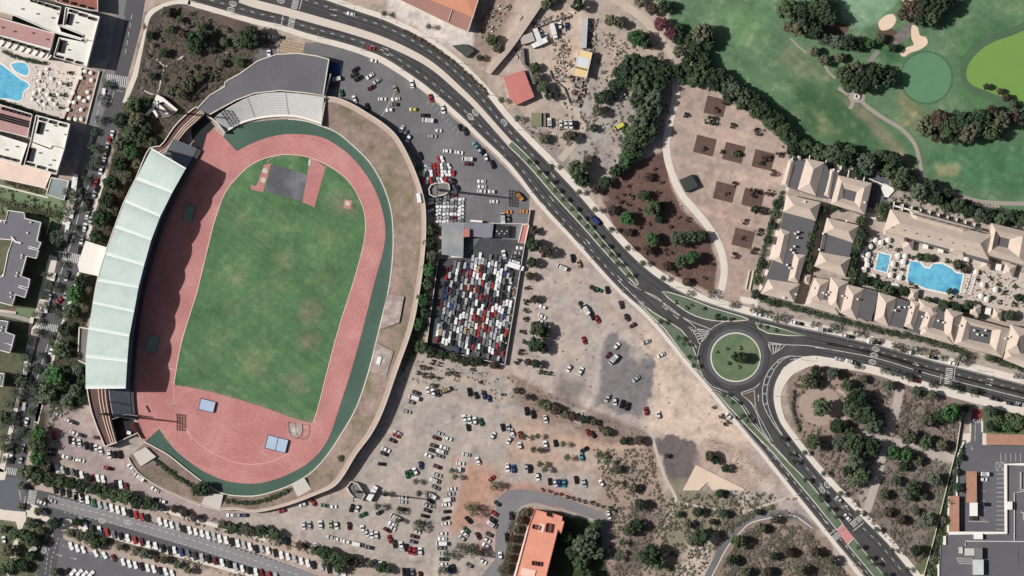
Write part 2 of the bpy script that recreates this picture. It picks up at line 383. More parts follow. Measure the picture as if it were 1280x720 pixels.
# ================================================================ roads
main_out = [(150,-24),(205,-16),(236,0),(320,24),(352,31),(382,41),(420,51),(450,60),(480,72),(510,91),(535,109),(560,130),(582,150),
 (602,170),(640,207),(675,252),(715,295),(755,340),(780,366),(805,388),(830,415),(860,452),(890,487),(915,518),(937,545),(960,572),
 (992,612),(1035,665),(1090,730),(1150,730),(1142,720),(1110,680),(1080,650),(1027,595),(984,541),(972,520),(967,497),(970,477),
 (981,459),(996,449),(1012,445),(1030,446),(1090,457),(1140,472),(1175,482),(1290,511),(1290,482),(1170,452),(1100,432),(1040,418),
 (960,400),(890,380),(850,364),(815,342),(780,310),(750,275),(722,242),(690,208),(665,183),(640,157),(627,142),(607,117),(585,94),(562,73),
 (537,55),(510,39),(480,25),(450,15),(410,1),(370,-12),(330,-24)]
sheet("road", main_out, 0.06, ASPHB)
lower_edge = main_out[2:29]; 
south_edge = smooth([(236,0),(320,24),(352,31),(382,41),(420,51),(450,60),(480,72),(510,91),(535,109),(560,130),(582,150),(602,170),(640,207),(675,252),(715,295),(755,340),(780,366),(805,388),(830,415),(860,452),(890,487),(915,518),(937,545),(960,572),(992,612),(1035,665),(1095,740)], 3)
north_edge = smooth([(370,-12),(410,1),(450,15),(480,25),(510,39),(537,55),(562,73),(585,94),(607,117),(627,142),(640,157),(665,183),(690,208),(722,242),(750,275),(780,310),(815,342),(850,364),(890,380),(960,400),(1040,418),(1100,432),(1170,452),(1295,484)], 3)
east_edge = smooth([(1150,730),(1110,680),(1080,650),(1027,595),(984,541),(972,520),(967,497),(970,477),(981,459),(996,449),(1012,445),(1030,446),(1090,457),(1140,472),(1175,482),(1295,512)], 4)
def pavement(edge, wd, m=PAVE, z=0.14, side=1):
    d = wd if isinstance(wd, (list, tuple)) else [wd]*len(edge)
    o = offset(edge, [side*q for q in d]); b = B(); poly = edge+o[::-1]; b.prism(poly, 0.0, z); return structure("pavement", b, m)
def wds(edge, knots):
    xs = [k[0] for k in knots]; return [float(np.interp(i/(len(edge)-1), xs, [k[1] for k in knots])) for i in range(len(edge))]
pavement(south_edge, wds(south_edge, [(0,6.5),(0.3,7.5),(0.4,5),(0.6,4.5),(1,5)]))
pavement(north_edge, wds(north_edge, [(0,6),(0.3,7.5),(0.42,7.5),(0.55,8.5),(0.7,9),(1,9)]), side=-1)
pavement(east_edge, wds(east_edge, [(0,8),(0.3,7),(0.4,9),(0.5,13),(0.6,15),(0.7,12),(0.8,10),(1,11)]), side=1)
# corner pavement at the top left junction
b = B(); b.prism(smooth([(180,27),(183,18),(190,11),(205,4),(222,0),(238,0)],3)+smooth([(238,6),(222,5),(208,8),(196,14),(188,22),(184,34)],3), 0, 0.14); structure("pavement", b, PAVE)
b = B(); b.prism([(180,38),(184,34),(172,95),(158,130),(153,128),(166,92)], 0, 0.14); structure("pavement", b, PAVE)

# beige central reservation
med = [(300,-2),(320,5),(357,14.5),(395,25),(440,38),(480,51.5),(520,70),(545,86),(570,108),(595,132),(620,160),(637,179)]
mc = smooth(med, 4); mw = wds(mc, [(0,5.2),(0.5,4.6),(0.8,3.4),(1,3.6)])
b = B(); b.prism(offset(mc, mw)+offset(mc, [-q for q in mw])[::-1], 0, 0.15); structure("central_reservation", b, mat("reservation paving", (206,192,178), 0.9, 0.05, 0.1, 1.0))
def island(name, poly, m=GRASSM, kerb=1.0, z=0.16):
    b = B(); b.prism(poly, 0, z); o = structure(name, b, CREAM)
    c = (sum(p[0] for p in poly)/len(poly), sum(p[1] for p in poly)/len(poly))
    b = B(); n = len(poly); inner = []
    for i in range(n):
        a, p, q = poly[i-1], poly[i], poly[(i+1) % n]
        t1 = np.array(p)-np.array(a); t2 = np.array(q)-np.array(p)
        t1 = t1/(np.linalg.norm(t1) or 1); t2 = t2/(np.linalg.norm(t2) or 1); nn = np.array((-(t1+t2)[1], (t1+t2)[0])); nn /= (np.linalg.norm(nn) or 1)
        inner.append((p, nn))
    ar = sum(poly[i][0]*poly[(i+1) % n][1]-poly[(i+1) % n][0]*poly[i][1] for i in range(n)); sg = 1 if ar > 0 else -1
    ip = [(p[0]+sg*nn[0]*kerb, p[1]+sg*nn[1]*kerb) for p, nn in inner]
    b.flat(ip, z+0.05); structure(name+"_grass", b, m); return ip
gm = smooth([(637,179),(660,201),(694,240),(728,277),(755,308),(783,339),(797,356)], 3)
gw = wds(gm, [(0,4.2),(0.5,4.6),(0.85,4.2),(1,2)])
island("median", offset(gm, gw)+offset(gm, [-q for q in gw])[::-1])
island("median", [(797,376),(815,389),(835,401),(852,412),(864,427),(871,446),(877,466),(868,461),(850,438),(830,411),(812,394)])
island("median", smooth([(827,364),(857,371),(890,384),(927,395),(936,400),(915,402),(890,401),(868,395),(848,383)], 2, True))
island("median", [(944,403),(965,407),(1008,420),(985,420),(960,417),(948,411)])
island("median", [(892,486),(913,495),(928,508),(940,528),(958,548),(985,577),(1012,603),(1036,632),(1054,655),(1046,663),(1021,632),(990,595),(960,560),(935,535),(910,508)])
island("median", [(1067,672),(1087,697),(1118,735),(1104,735),(1059,681)])
island("median", [(926,493),(943,488),(944,510),(938,503)], mat("bare bed", (98,84,74), 0.95, 0.2), 0.8)
b = B(); b.prism([(1054,655),(1067,672),(1059,681),(1046,663)], 0, 0.15); structure("pavement", b, mat("red paving", (196,132,128), 0.9, 0.06))
# roundabout
RC = (919.5, 446.5)
b = B(); b.flat(ellipse(*RC, 47, 46, 64), 0.09); structure("road", b, ASPHB)
b = B(); b.prism(ellipse(*RC, 31.5, 31, 64), 0, 0.2, 0); structure("kerb", b, CREAM)
b = B(); b.flat(ellipse(*RC, 30, 29.5, 64), 0.25); structure("roundabout_lawn", b, mat("roundabout grass", (92,114,80), 0.95, 0.12, 0.12, 1.2, tint=(116,124,94), tintamt=0.8, ts=0.12))
b = B(); b.flat(ellipse(*RC, 36, 35.5, 64), 0.12); structure("road", b, mat("roundabout asphalt", (92,93,98), 0.9, 0.07, 0.1, 1.0))

# ---- oil-darkened and polished bands where the traffic runs
ba, bc = B(), B()
for e, offs in ((south_edge, (-3.9, -11.3)), (north_edge, (3.9, 11.0)), (east_edge[:30], (-4, -11.5)), (east_edge[44:], (-5, -16))):
    for o_ in offs:
        l = offset(e, o_); ba.strip(offset(l, .8), offset(l, -.8), .095, .095); l1 = offset(l, 2.0); l2 = offset(l, -2.0)
        bc.strip(offset(l1, .5), offset(l1, -.5), .095, .095); bc.strip(offset(l2, .5), offset(l2, -.5), .095, .095)
rq = ellipse(RC[0], RC[1], 41.5, 41, 64); rq.append(rq[0]); ba.strip(offset(rq, .9), offset(rq, -.9), .105, .105)
structure("tyre_marks", ba, mat("oil darkened asphalt", (58,57,58), 0.85, 0.16, 0.1, 1.0)); structure("tyre_marks", bc, mat("polished asphalt", (80,78,78), 0.7, 0.16, 0.1, 1.0))
# ---- painted markings
def dashes(b, pts, wpx, on, off, z=0.13):
    P = resample(pts, 0.5); per = int((on+off)/0.5); no = int(on/0.5)
    for i in range(0, len(P)-no, per):
        seg = P[i:i+no+1]; b.strip(offset(seg, wpx/2), offset(seg, -wpx/2), z, z)
def line(b, pts, wpx, z=0.13): b.strip(offset(pts, wpx/2), offset(pts, -wpx/2), z, z)
def zebra(b, c, ang, length, width, n, z=0.13):
    """stripes perpendicular to crossing axis; ang = direction of the walk; length across road"""
    ca, sa = math.cos(R(ang)), math.sin(R(ang))
    for i in range(n):
        t = (i+0.5)/n-0.5; cx, cy = c[0]+ca*t*length, c[1]+sa*t*length
        b.flat(rect(cx, cy, length/n*0.52, width, ang), z)
mk = B()
def between(a, c, t): return [lerp(p, q, t) for p, q in zip(a, c)]
def parallel(edge, d0, i0=0, i1=None, w0=0.7, on=5, off=8):
    e = edge[i0:i1]; dashes(mk, offset(e, d0), w0, on, off)
# lane lines of both carriageways
parallel(south_edge, -7.6, 0, 36); parallel(south_edge, -6.2, 36, 54)
parallel(north_edge, 7.4, 0, 36); 
parallel(south_edge, -6.5, 66, 79)
line(mk, offset(south_edge[50:70], -1.2), 0.4)
parallel(east_edge, -7.8, 2, 17); line(mk, offset(east_edge[42:], -10.2), 0.8); parallel(east_edge, -19, 46, 60, 0.6, 4, 10)
line(mk, offset(north_edge[50:], 1.0), 0.3)
line(mk, smooth([(960,428),(985,431),(1010,432),(1040,437)], 3), 0.8)
line(mk, smooth([(797,360),(830,379),(852,396),(868,408),(878,424)], 4), 0.8)
line(mk, smooth([(785,352),(800,362),(822,372),(836,386),(860,400),(890,412)], 4), 0.8)
line(mk, smooth([(772,350),(790,368),(820,397),(852,436),(880,472)], 4), 0.7)
zebra(mk, (364,29), 103, 19, 8, 10); zebra(mk, (369,4), 103, 15, 8, 8)
line(mk, [(354,19),(351,34)], 0.9); line(mk, [(378,-3),(374,12)], 0.9)
zebra(mk, (1070,652), -42, 15, 8, 8); zebra(mk, (1046,670), -42, 15, 8, 8)
line(mk, [(1080,653),(1066,664)], 1.0); line(mk, [(1049,658),(1036,669)], 1.0)
zebra(mk, (1186,470), 97, 21, 9, 9); line(mk, [(1194,460),(1192,476)], 0.8); line(mk, [(1177,468),(1175,480)], 0.8)
# hatched noses by the roundabout
for q in ([(859,408),(876,416),(866,411)], ): line(mk, q, 0.8)
for i in range(5):
    t = i/5; a = lerp((861,410), (875,428), t); c = lerp((886,413), (884,421), t); line(mk, [a, lerp(a, c, 0.5), c], 1.0)
line(mk, smooth([(859,408),(868,416),(874,430)], 3), 0.8); line(mk, smooth([(859,408),(872,412),(886,414),(880,424),(874,430)], 3), 0.8)
for i in range(4): line(mk, [lerp((961,430), (980,432), i/4), lerp((965,443), (974,437), i/4)], 1.1)
line(mk, [(960,430),(982,431)], 0.8); line(mk, smooth([(982,431),(975,437),(965,443)], 3), 0.8); line(mk, [(960,430),(965,443)], 0.8)
cen = smooth([(988,445),(976,450),(966,461),(959,474),(956,488),(957,505),(965,524),(978,544)], 4)
line(mk, offset(cen, wds(cen, [(0,0.2),(0.35,2.9),(0.7,2.9),(1,0.2)])), 0.9); line(mk, offset(cen, wds(cen, [(0,-0.2),(0.35,-2.8),(0.7,-2.8),(1,-0.2)])), 0.7)
line(mk, [(988,445),(1009,446)], 0.7)
for i in range(5, 24, 3):
    p, q = cen[i], cen[i+1]; n = normals([p, q])[0]; t = (q[0]-p[0], q[1]-p[1]); l = math.hypot(*t); t = (t[0]/l, t[1]/l)
    line(mk, [(p[0]+n[0]*2.6-t[0]*1.5, p[1]+n[1]*2.6-t[1]*1.5), (p[0]+t[0]*1.2, p[1]+t[1]*1.2), (p[0]-n[0]*2.6-t[0]*1.5, p[1]-n[1]*2.6-t[1]*1.5)], 0.9)
line(mk, smooth([(926,491),(935,488),(943,485),(950,479)], 3), 0.9); line(mk, smooth([(926,491),(938,503),(946,517),(952,535),(966,556)], 3), 0.8)
line(mk, smooth([(943,487),(945,510),(953,528),(966,552)], 3), 0.7)
line(mk, smooth([(893,484),(912,492),(930,507),(942,526),(962,551),(985,576)], 3), 0.7)
line(mk, ellipse(919.5, 446.5, 47.2, 46.2, 64)[22:46], 0.7)
# arrows on the lanes (a shaft and a head)
def arrow(c, ang, L=9, turn=0):
    ca, sa = math.cos(R(ang)), math.sin(R(ang)); f = lambda x, y: (c[0]+x*ca-y*sa, c[1]+x*sa+y*ca)
    line(mk, [f(-L/2, 0), f(L*0.15, 0)], 0.6); mk.flat([f(L*0.1, -1.1), f(L*0.5, 0), f(L*0.1, 1.1)], 0.13)
    if turn: mk.flat([f(-1, 0), f(1, turn*0.3), f(1.5, turn*2.4), f(0, turn*2.0)], 0.13)
for c, a, t in [((416,12),8,0),((417,19),8,0),((482,61),24,0),((483,68),24,0),((845,396),38,0),((831,385),38,0),((869,432),60,0),((928,505),52,0),
                ((1031,651),51,0),((1036,646),51,0),((1058,634),-131,1),((1060,646),-131,1),((948,497),-92,0),((979,461),-50,0),((992,449),-12,0),
                ((690,249),50,0),((735,302),50,0),((728,308),50,0),((691,219),48,0),((680,257),50,0),((1076,712),51,0),((1083,704),51,0),((1104,700),-131,0),
                ((1000,570),-131,0),((982,597),51,0),((988,589),51,0),((1145,456),15,0),((1148,470),15,0),((1236,481),15,0),((1238,474),15,0),((775,348),50,0),((840,434),50,0)]:
    arrow(c, a, 9, t)
structure("road_markings", mk, WHITE)
# speed-limit roundels painted on the lanes: a white oval ring with the number 50
SEG = {'5': [(1,0),(0,0),(0,.5),(.8,.5),(1,.7),(.8,1),(0,1)], '0': [(.2,0),(.8,0),(1,.3),(1,.7),(.8,1),(.2,1),(0,.7),(0,.3),(.2,0)]}
def roundel(b, c, ang):
    o, i = ellipse(0,0,4.9,3.1,26), ellipse(0,0,4.1,2.3,26); o.append(o[0]); i.append(i[0]); ca, sa = math.cos(R(ang)), math.sin(R(ang))
    f = lambda p: (c[0]+p[0]*ca-p[1]*sa, c[1]+p[0]*sa+p[1]*ca)
    b.strip([f(p) for p in o], [f(p) for p in i], 0.13, 0.13)
    for k, ch in enumerate('50'):   # digits read along the lane, stretched towards the driver
        L = [f((2.9-5.8*v, -1.5+k*1.7+u*1.25)) for u, v in [(q[0], 1-q[1]) for q in SEG[ch]]][::1]
        line(b, L, 0.42)
rb = B()
for c, a in [((594,141),52),((588,146),52),((636,147.5),232),((630,153),232),((291,4.5),16),((288.5,12),16),((351,1),196),((1094.5,436.5),16),((1092.5,444),16),
             ((1090.5,452.5),196),((891,496.5),52),((1034,606),232),((1027.5,612),232),((127.5,651),17),((160,653),197),((55,687),255)]: roundel(rb, c, a)
structure("speed_limit_markings", rb, WHITE)

# ================================================================ west street, south-west street and their junction
west = [(157,-10),(152,30),(128,98),(121,140),(104,200),(88,250),(75,300),(62,345),(42,410),(22,480),(6,545),(-2,585),(-20,600),(-20,640),(8,646),(28,648),(44,652),
 (66,660),(50,690),(46,730),(70,730),(74,690),(80,680),(78,668),(95,655),(340,728),(420,728),(330,695),(200,655),(60,615),(44,612),(32,600),(30,590),(42,530),(55,475),(70,430),(82,395),(97,345),(108,305),(118,265),(130,215),(145,170),(155,125),(160,95),(176,35),(183,-10)]
sheet("road", west, 0.055, mat("asphalt street", (88,86,89), 0.9, 0.10, 0.06, 1.0))
sheet("road", [(60,618),(200,657),(330,697),(420,727),(372,727),(250,688),(140,655),(60,633)], 0.075, ASPHG)
sheet("road", [(75,672),(90,678),(112,690),(150,697),(235,727),(70,727),(72,700)], 0.075, mat("asphalt side street", (102,101,105), 0.9, 0.09))
sheet("road", [(-10,597),(22,597),(30,606),(33,628),(22,645),(-10,642)], 0.085, mat("asphalt fresh", (98,99,108), 0.9, 0.06))
sheet("road", [(150,0),(158,0),(150,50),(135,88),(142,40)], 0.09, mat("street flagging", (122,121,124), 0.9, 0.08))
sheet("road", [(143,95),(157,20),(152,22),(130,96),(112,150),(95,215),(85,245),(97,245),(118,180)], 0.07, mat("street flagging", (122,121,124)))
mk = B()
zebra(mk, (146,101), 8, 27, 14, 11); zebra(mk, (88,322), 8, 29, 12, 13); zebra(mk, (59,409), 8, 27, 9, 12)
zebra(mk, (14,589), 8, 14, 9, 6); zebra(mk, (40,621), 100, 17, 10, 9); zebra(mk, (11,643), 8, 9, 11, 5)
dashes(mk, smooth([(165,18),(156,70)], 2), 0.7, 6, 5); line(mk, smooth([(113,226),(100,262),(90,300),(66,370)], 3), 1.0)
line(mk, smooth([(60,430),(45,478)], 3), 0.9); dashes(mk, [(127,118),(120,150),(112,176)], 0.8, 6, 4); line(mk, [(138,130),(143,112),(154,115)], 0.7)
dashes(mk, smooth([(66,628),(140,646),(250,678),(400,728)], 4), 0.7, 5, 4)
dashes(mk, smooth([(66,620),(140,640),(250,672),(380,712)], 4), 0.7, 2.5, 4); dashes(mk, smooth([(80,640),(170,662),(330,712)], 4), 0.6, 2.5, 4)
line(mk, smooth([(98,646),(112,650)], 2), 0.9); line(mk, [(64,648),(84,656)], 0.8)
dashes(mk, [(66,668),(60,690),(56,722)], 0.8, 3, 3); dashes(mk, [(73,672),(64,700),(62,722)], 0.8, 3, 3); dashes(mk, [(78,682),(120,694),(180,708),(230,726)], 0.6, 3, 4)
arrow((74,694), 15); arrow((92,698), 15); line(mk, [(24,612),(26,625)], .7); line(mk, [(32,620),(29,634)], .7)
structure("road_markings", mk, WHITE)
for poly in ([(-10,634),(8,638),(34,640),(32,652),(30,655),(27,662),(12,730),(3,730),(22,660),(20,652),(-10,648)],
             [(34,628),(46,632),(58,640),(62,648),(58,652),(32,645)], [(75,660),(80,648),(90,650),(88,658),(110,666),(104,670),(86,662),(78,664)],
             [(100,228),(92,226),(84,252),(76,285),(66,300),(74,303),(82,290),(92,258)], [(128,216),(134,218),(120,262),(112,300),(107,298),(116,262)], [(97,340),(101,342),(84,398),(74,430),(60,475),(47,528),(43,526),(56,470),(70,425)], [(62,318),(72,322),(66,350),(54,392),(40,410),(48,370)], [(38,396),(50,399),(46,425),(34,470),(20,520),(12,560),(5,590),(-2,590),(10,540),(28,470)],
             [(0,455+130),(8,590),(6,600),(-6,600)]):
    b = B(); b.prism(poly, 0, 0.14); structure("pavement", b, PAVE)
b = B(); b.prism(offset(smooth([(-10,390),(20,396),(42,402)],2), 2.6)+offset(smooth([(-10,390),(20,396),(42,402)],2), -2.6)[::-1], 0, 0.12); structure("path", b, PAVEG)
b = B(); b.prism([(48,503),(54,505),(48,530),(43,527)], 0, 0.14); structure("pavement", b, PAVE)

for e0, e1, off_, ln in ([(62,606),(330,684),-9,1], [(100,652),(330,716),8,1]):
    b = B(); l = [e0, lerp(e0,e1,.5), e1]; c = offset(l, off_); b.prism(offset(c, 2.2)+offset(c, -2.2)[::-1], 0, 0.14); structure("pavement", b, PAVE)
# ================================================================ car parks
NELOT = [(345,55),(396,53),(420,58),(448,67),(478,80),(507,98),(530,116),(555,137),(577,157),(598,177),(636,214),(662,244),(660,300),(645,300),(625,460),(534,432),(540,420),(560,300),(556,282),(540,270),(535,255),(528,238),(520,205),(500,172),(470,148),(440,130),(404,122),(412,76),(345,68),(325,76),(318,70),(330,55)]
sheet("car_park_asphalt", NELOT, 0.04, ASPHL)
sheet("car_park_asphalt", [(620,660),(618,700),(600,722),(625,722),(634,680),(641,645),(652,632),(668,628),(700,634),(745,650),(752,666),(752,690),(765,675),(768,655),(752,640),(700,620),(660,612),(635,612),(620,625)], 0.04, mat("lane asphalt", (124,121,124), 0.92, 0.08))
sheet("car_park_asphalt", [(1200,555),(1214,550),(1215,505),(1228,507),(1228,550),(1290,553),(1290,580),(1258,580),(1256,668),(1183,668),(1196,600)], 0.05, mat("car park dark asphalt", (98,97,103), 0.92, 0.08, 0.08, 1.2))
sheet("paving", [(1216,509),(1228,511),(1227,525),(1214,524)], 0.08, mat("red crossing", (132,52,50), 0.9, 0.12))
mk = B()
for i in range(5): mk.flat(rect(1217+i*2.4, 526, 1.1, 6, 5), 0.12); mk.flat(rect(1218+i*2.4, 509, 1.1, 5, 5), 0.12)
for i in range(14): mk.flat(rect(1251, 592.5+i*5.75, 11, 0.5), 0.1)
for i in range(6): mk.flat(rect(1251+i*6.2, 572, 0.5, 11), 0.1)
for i in range(5): mk.flat(rect(1229, 602+i*12, 6, 0.4), 0.1)
mk.flat(rect(1223, 652, 26, 0.6, 2), 0.1); mk.flat(rect(1219, 541, 0.6, 20, 2), 0.1); arrow((1215,560),80,6)
line(mk, [(1246,578),(1254,587)], .6); line(mk, [(1254,578),(1246,587)], .6); line(mk, [(1245,578),(1255,578),(1255,588),(1245,588),(1245,578)], .6)
line(mk, smooth([(475,148),(485,132),(497,107)], 2), 0.7); line(mk, [(424,80),(427,82),(425,96)], .8)
for i in range(9): mk.flat(rect(536+i*4.5, 127+i*4.8, 7, 0.35, 130), 0.1)
structure("road_markings", mk, WHITE)
sheet("painted_bay", [(414,77),(428,80),(423,101),(409,98)], 0.06, mat("blue bay", (42,72,128), 0.9, 0.12))
sheet("paving", [(347,47),(381,54),(379,68),(346,66)], 0.07, mat("tan brick paving", (172,150,128), 0.9, 0.2, 0.6, 1.2))
b = B()
for i in range(10):
    for j in range(5): b.flat(rect(349+i*3.3+(j%2)*1.4, 50+j*3.6+i*0.7, 1.5, 1.5, 45), 0.09)
structure("paving", b, mat("brown brick inlay", (116,92,76)))

# ================================================================ paths, golf course
lawn = smooth([(828,-30),(1300,-30),(1300,262),(1250,258),(1215,252),(1180,238),(1145,220),(1100,212),(1060,200),(1020,196),(985,184),(955,150),(925,118),(895,96),(868,60),(846,35),(832,10)], 3, True)
GZ = [([(1046,-30),(1130,-30),(1118,8),(1095,30),(1068,38),(1050,20)], (122,152,124), 3, 3), ([(990,100),(1030,92),(1085,138),(1140,190),(1145,215),(1060,195),(1000,160)], (70,100,70), 10, 8),
 ([(1160,190),(1290,175),(1290,245),(1220,238),(1170,215)], (74,112,80), 8, 6), ([(860,60),(985,120),(960,140),(900,90)], (98,130,94), 10, 12), ([(985,50),(1040,90),(1030,110),(970,80)], (112,124,96), 8, 8),
 ([(1130,105),(1150,130),(1160,150),(1135,160),(1120,125)], (118,122,92), 6, 8), ([(1170,205),(1200,207),(1200,222),(1172,220)], (132,136,104), 4, 4), ([(1015,135),(1035,150),(1050,165),(1030,168)], (118,126,92), 6, 8),
 ([(1040,115),(1060,118),(1100,150),(1160,225),(1150,228),(1095,170)], (120,122,98), 4, 3), ([(1190,40),(1290,20),(1290,150),(1220,145),(1195,110)], (80,114,78), 6, 4), ([(1240,0),(1290,-10),(1290,25),(1250,20)], (98,128,92), 8, 6),
 ([(895,0),(960,0),(955,60),(905,50)], (100,132,94), 14, 12), ([(1100,60),(1130,55),(1128,75),(1110,80)], (62,98,66), 6, 3), ([(1200,20),(1220,-10),(1240,-10),(1215,40)], (92,124,90), 8, 6)]
def grid_sheet(name, poly, z, basec, zones, step, material, dry=1.0):
    x0, x1 = min(p[0] for p in poly), max(p[0] for p in poly); y0, y1 = min(p[1] for p in poly), max(p[1] for p in poly)
    X_, Y_ = np.meshgrid(np.arange(x0-step, x1+2*step, step), np.arange(y0-step, y1+2*step, step)); col = np.zeros(X_.shape+(3,)); col[:] = basec
    w1 = fbm(X_/14, Y_/14, 3)-.5; w2_ = fbm(X_/5, Y_/5, 9)-.5
    for pts, c, soft, wb in zones:
        d = polydist(X_, Y_, pts)+w1*wb*2.6+w2_*wb; t = np.clip(d/soft*.5+.5, 0, 1)[..., None]; col = col*(1-t)+np.array(c)*t
    a = fbm(X_/26, Y_/26, 41)-.5; c_ = fbm(X_/3.0, Y_/3.0, 47, 3)-.5; e = fbm((X_*.8+Y_*.6)/30, (Y_*.8-X_*.6)/3.4, 53)-.5; g_ = np.clip(fbm(X_/11, Y_/11, 61, 5)-.55, 0, 1)
    col = col*(1+.20*a+.18*c_+.17*e)[..., None]+dry*g_[..., None]*np.array((100, 70, 62))+(a*12)[..., None]*np.array((1, .6, .6))
    c0 = np.clip(col/255, 0, 1); cl = np.where(c0 <= .04045, c0/12.92, ((c0+.055)/1.055)**2.4)
    ins = polydist((X_[:-1, :-1]+X_[1:, 1:])/2, (Y_[:-1, :-1]+Y_[1:, 1:])/2, poly) > 0
    n_y, n_x = X_.shape; ix = np.arange(n_y*n_x).reshape(n_y, n_x); F_ = np.stack([ix[1:, :-1], ix[1:, 1:], ix[:-1, 1:], ix[:-1, :-1]], -1)[ins]
    us, inv = np.unique(F_, return_inverse=True); F_ = inv.reshape(-1, 4); V_ = np.stack([(X_-640)*S, (360-Y_)*S, np.full(X_.shape, z)], -1).reshape(-1, 3)[us]
    m_ = bpy.data.meshes.new(name); m_.from_pydata(V_.tolist(), [], F_.tolist()); ca_ = m_.color_attributes.new("soil", 'FLOAT_COLOR', 'POINT')
    ca_.data.foreach_set("color", np.concatenate([cl.reshape(-1, 3)[us], np.ones((len(us), 1))], 1).astype(np.float32).ravel()); m_.materials.append(material)
    o = bpy.data.objects.new(name, m_); C.objects.link(o); o["kind"] = "structure"; return o
GLM = mat("grass blades", attr="soil", rough=0.95, var=0.09, s1=0.3, s2=1.6, spec=0.1)
grid_sheet("golf_course_lawn", lawn, 0.03, (90,117,88), GZ, 2.0, GLM)
sheet("putting_green", ellipse(1158, 97, 31, 31, 40), 0.06, mat("putting green", (88,134,96), 0.95, 0.04, 0.08, 0.8))
rg = ellipse(1158, 97, 32.5, 32.5, 40)+[ellipse(1158, 97, 32.5, 32.5, 40)[0]]
b = B(); b.strip(offset(rg, 1.2), offset(rg, -1.2), 0.05, 0.05); structure("golf_course_lawn", b, mat("collar", (70,106,76)))
#X,(1030,90),(1085,140),(1140,195),(1100,205),(1040,190),(1000,150)], 4, True), 0.045, mat("rough", (72,102,70), 0.95, 0.13, 0.06, 0.9, tint=(100,112,80), tintamt=0.7, ts=0.05))
#X,(1290,170),(1290,245),(1220,238),(1170,215)], 4, True), 0.046, mat("semi rough", (70,108,74), 0.95, 0.10, 0.05, 0.8, tint=(90,124,84), tintamt=0.9, ts=0.03))
sheet("lake_bank", smooth([(1200,85),(1208,65),(1225,48),(1260,36),(1300,32),(1300,140),(1262,138),(1225,120),(1205,108)], 4, True), 0.055, mat("lake bank", (74,104,74), 0.95, 0.15))
sheet("lake_water", smooth([(1208,92),(1214,75),(1232,58),(1258,47),(1300,42),(1300,136),(1275,131),(1245,118),(1215,106)], 4, True), 0.08, mat("algae water", (110,150,62), 0.5, 0.04, 0.05, 0.6))
SAND = mat("bunker sand", (222,196,168), 0.95, 0.06)
sheet("sand_bunker", smooth([(1098,28),(1108,19),(1117,18),(1120,26),(1114,35),(1102,38)], 4, True), 0.09, SAND)
sheet("sand_bunker", smooth([(1128,-8),(1142,-6),(1138,8),(1130,8)], 4, True), 0.09, SAND)
sheet("sand_bunker", smooth([(1140,32),(1147,34),(1150,44),(1158,47),(1159,55),(1150,62),(1138,66),(1130,71),(1125,66),(1134,59),(1142,56),(1139,46)], 4, True), 0.09, SAND)
sheet("rocks", smooth([(1112,52),(1128,35),(1140,26),(1138,45),(1120,56)], 3, True), 0.07, mat("rocky bed", (118,110,102), 0.95, 0.3, 0.4, 1.5))
sheet("soil_bed", smooth([(1098,38),(1115,36),(1125,45),(1110,56),(1095,50)], 3, True), 0.065, mat("soil bed", (92,74,62)))
sheet("soil_bed", smooth([(1015,40),(1030,26),(1060,32),(1055,42),(1030,45)], 3, True), 0.065, mat("soil bed"))
def path(pts, wd, m, z=0.1, name="path"):
    c = smooth(pts, 4); wl = wd if isinstance(wd, list) else wds(c, [(0,wd/2),(1,wd/2)])
    b = B(); b.flat(offset(c, wl)+offset(c, [-q for q in wl])[::-1], z); return structure(name, b, m)
CART = mat("cart path", (156,146,136), 0.9, 0.08)
path([(1060,118),(1072,122),(1085,134),(1105,148),(1125,160),(1140,175),(1147,190),(1152,215),(1158,226),(1190,240),(1225,252),(1290,255)], 5, CART)
path([(1048,110),(1060,118),(1066,128),(1062,136)], 5, CART); sheet("path", ellipse(1071, 120, 11, 8, 20, 20), 0.105, CART)
path([(988,48),(998,58),(1008,66)], 2.5, CART); path([(1030,80),(1036,90),(1044,98)], 3, CART); path([(1086,78),(1098,64)], 6, mat("stone terrace", (140,132,122)), 0.105)
path([(760,-8),(775,3),(800,20),(818,38),(832,58),(842,72)], 10, mat("dirt track", (190,172,156), 0.95, 0.1), 0.03)
path([(843,92),(845,118),(838,150),(833,178),(836,205),(850,240),(868,262),(888,287),(899,307),(905,330),(904,352),(897,376)], 9, PAVE, 0.1)
path([(985,232),(978,262),(967,310),(957,345),(944,385)], 4, PAVE, 0.1)
path([(955,345),(951,370),(940,376),(925,374)], 8, PAVE, 0.09)
path([(815,545),(822,570),(832,598),(845,625),(836,650),(828,662)], 4, mat("dirt path", (190,176,160), 0.95, 0.1), 0.05)
path([(880,730),(892,705),(905,680),(920,662),(935,650),(955,645),(985,640)], 7, ASPHL, 0.06); path([(885,730),(897,707),(910,683),(925,666),(938,654),(960,648),(990,644),(1015,660)], 1.2, PAVE, 0.12)
path([(846,628),(905,640),(925,652)], 3, mat("dirt path"), 0.045); path([(926,612),(930,632),(928,650)], 3, mat("dirt path"), 0.052); path([(932,640),(985,622),(1000,618)], 3, mat("dirt path"), 0.048)
path([(984,648),(1000,645),(1014,660)], 6, ASPHL, 0.058)
WP = mat("worn gravel path", (176,163,153), 0.95, 0.09, 0.3, 1.6)
path([(1125,486),(1119,515),(1110,545),(1103,552)], 11, WP, 0.04); path([(1062,538),(1085,545),(1105,549),(1150,560),(1192,573)], 9, WP, 0.044); path([(1106,552),(1099,590),(1083,640)], [5.0]*9, WP, 0.048)
path([(1047,487),(1060,500),(1056,530),(1070,541)], 3, WP, 0.05)
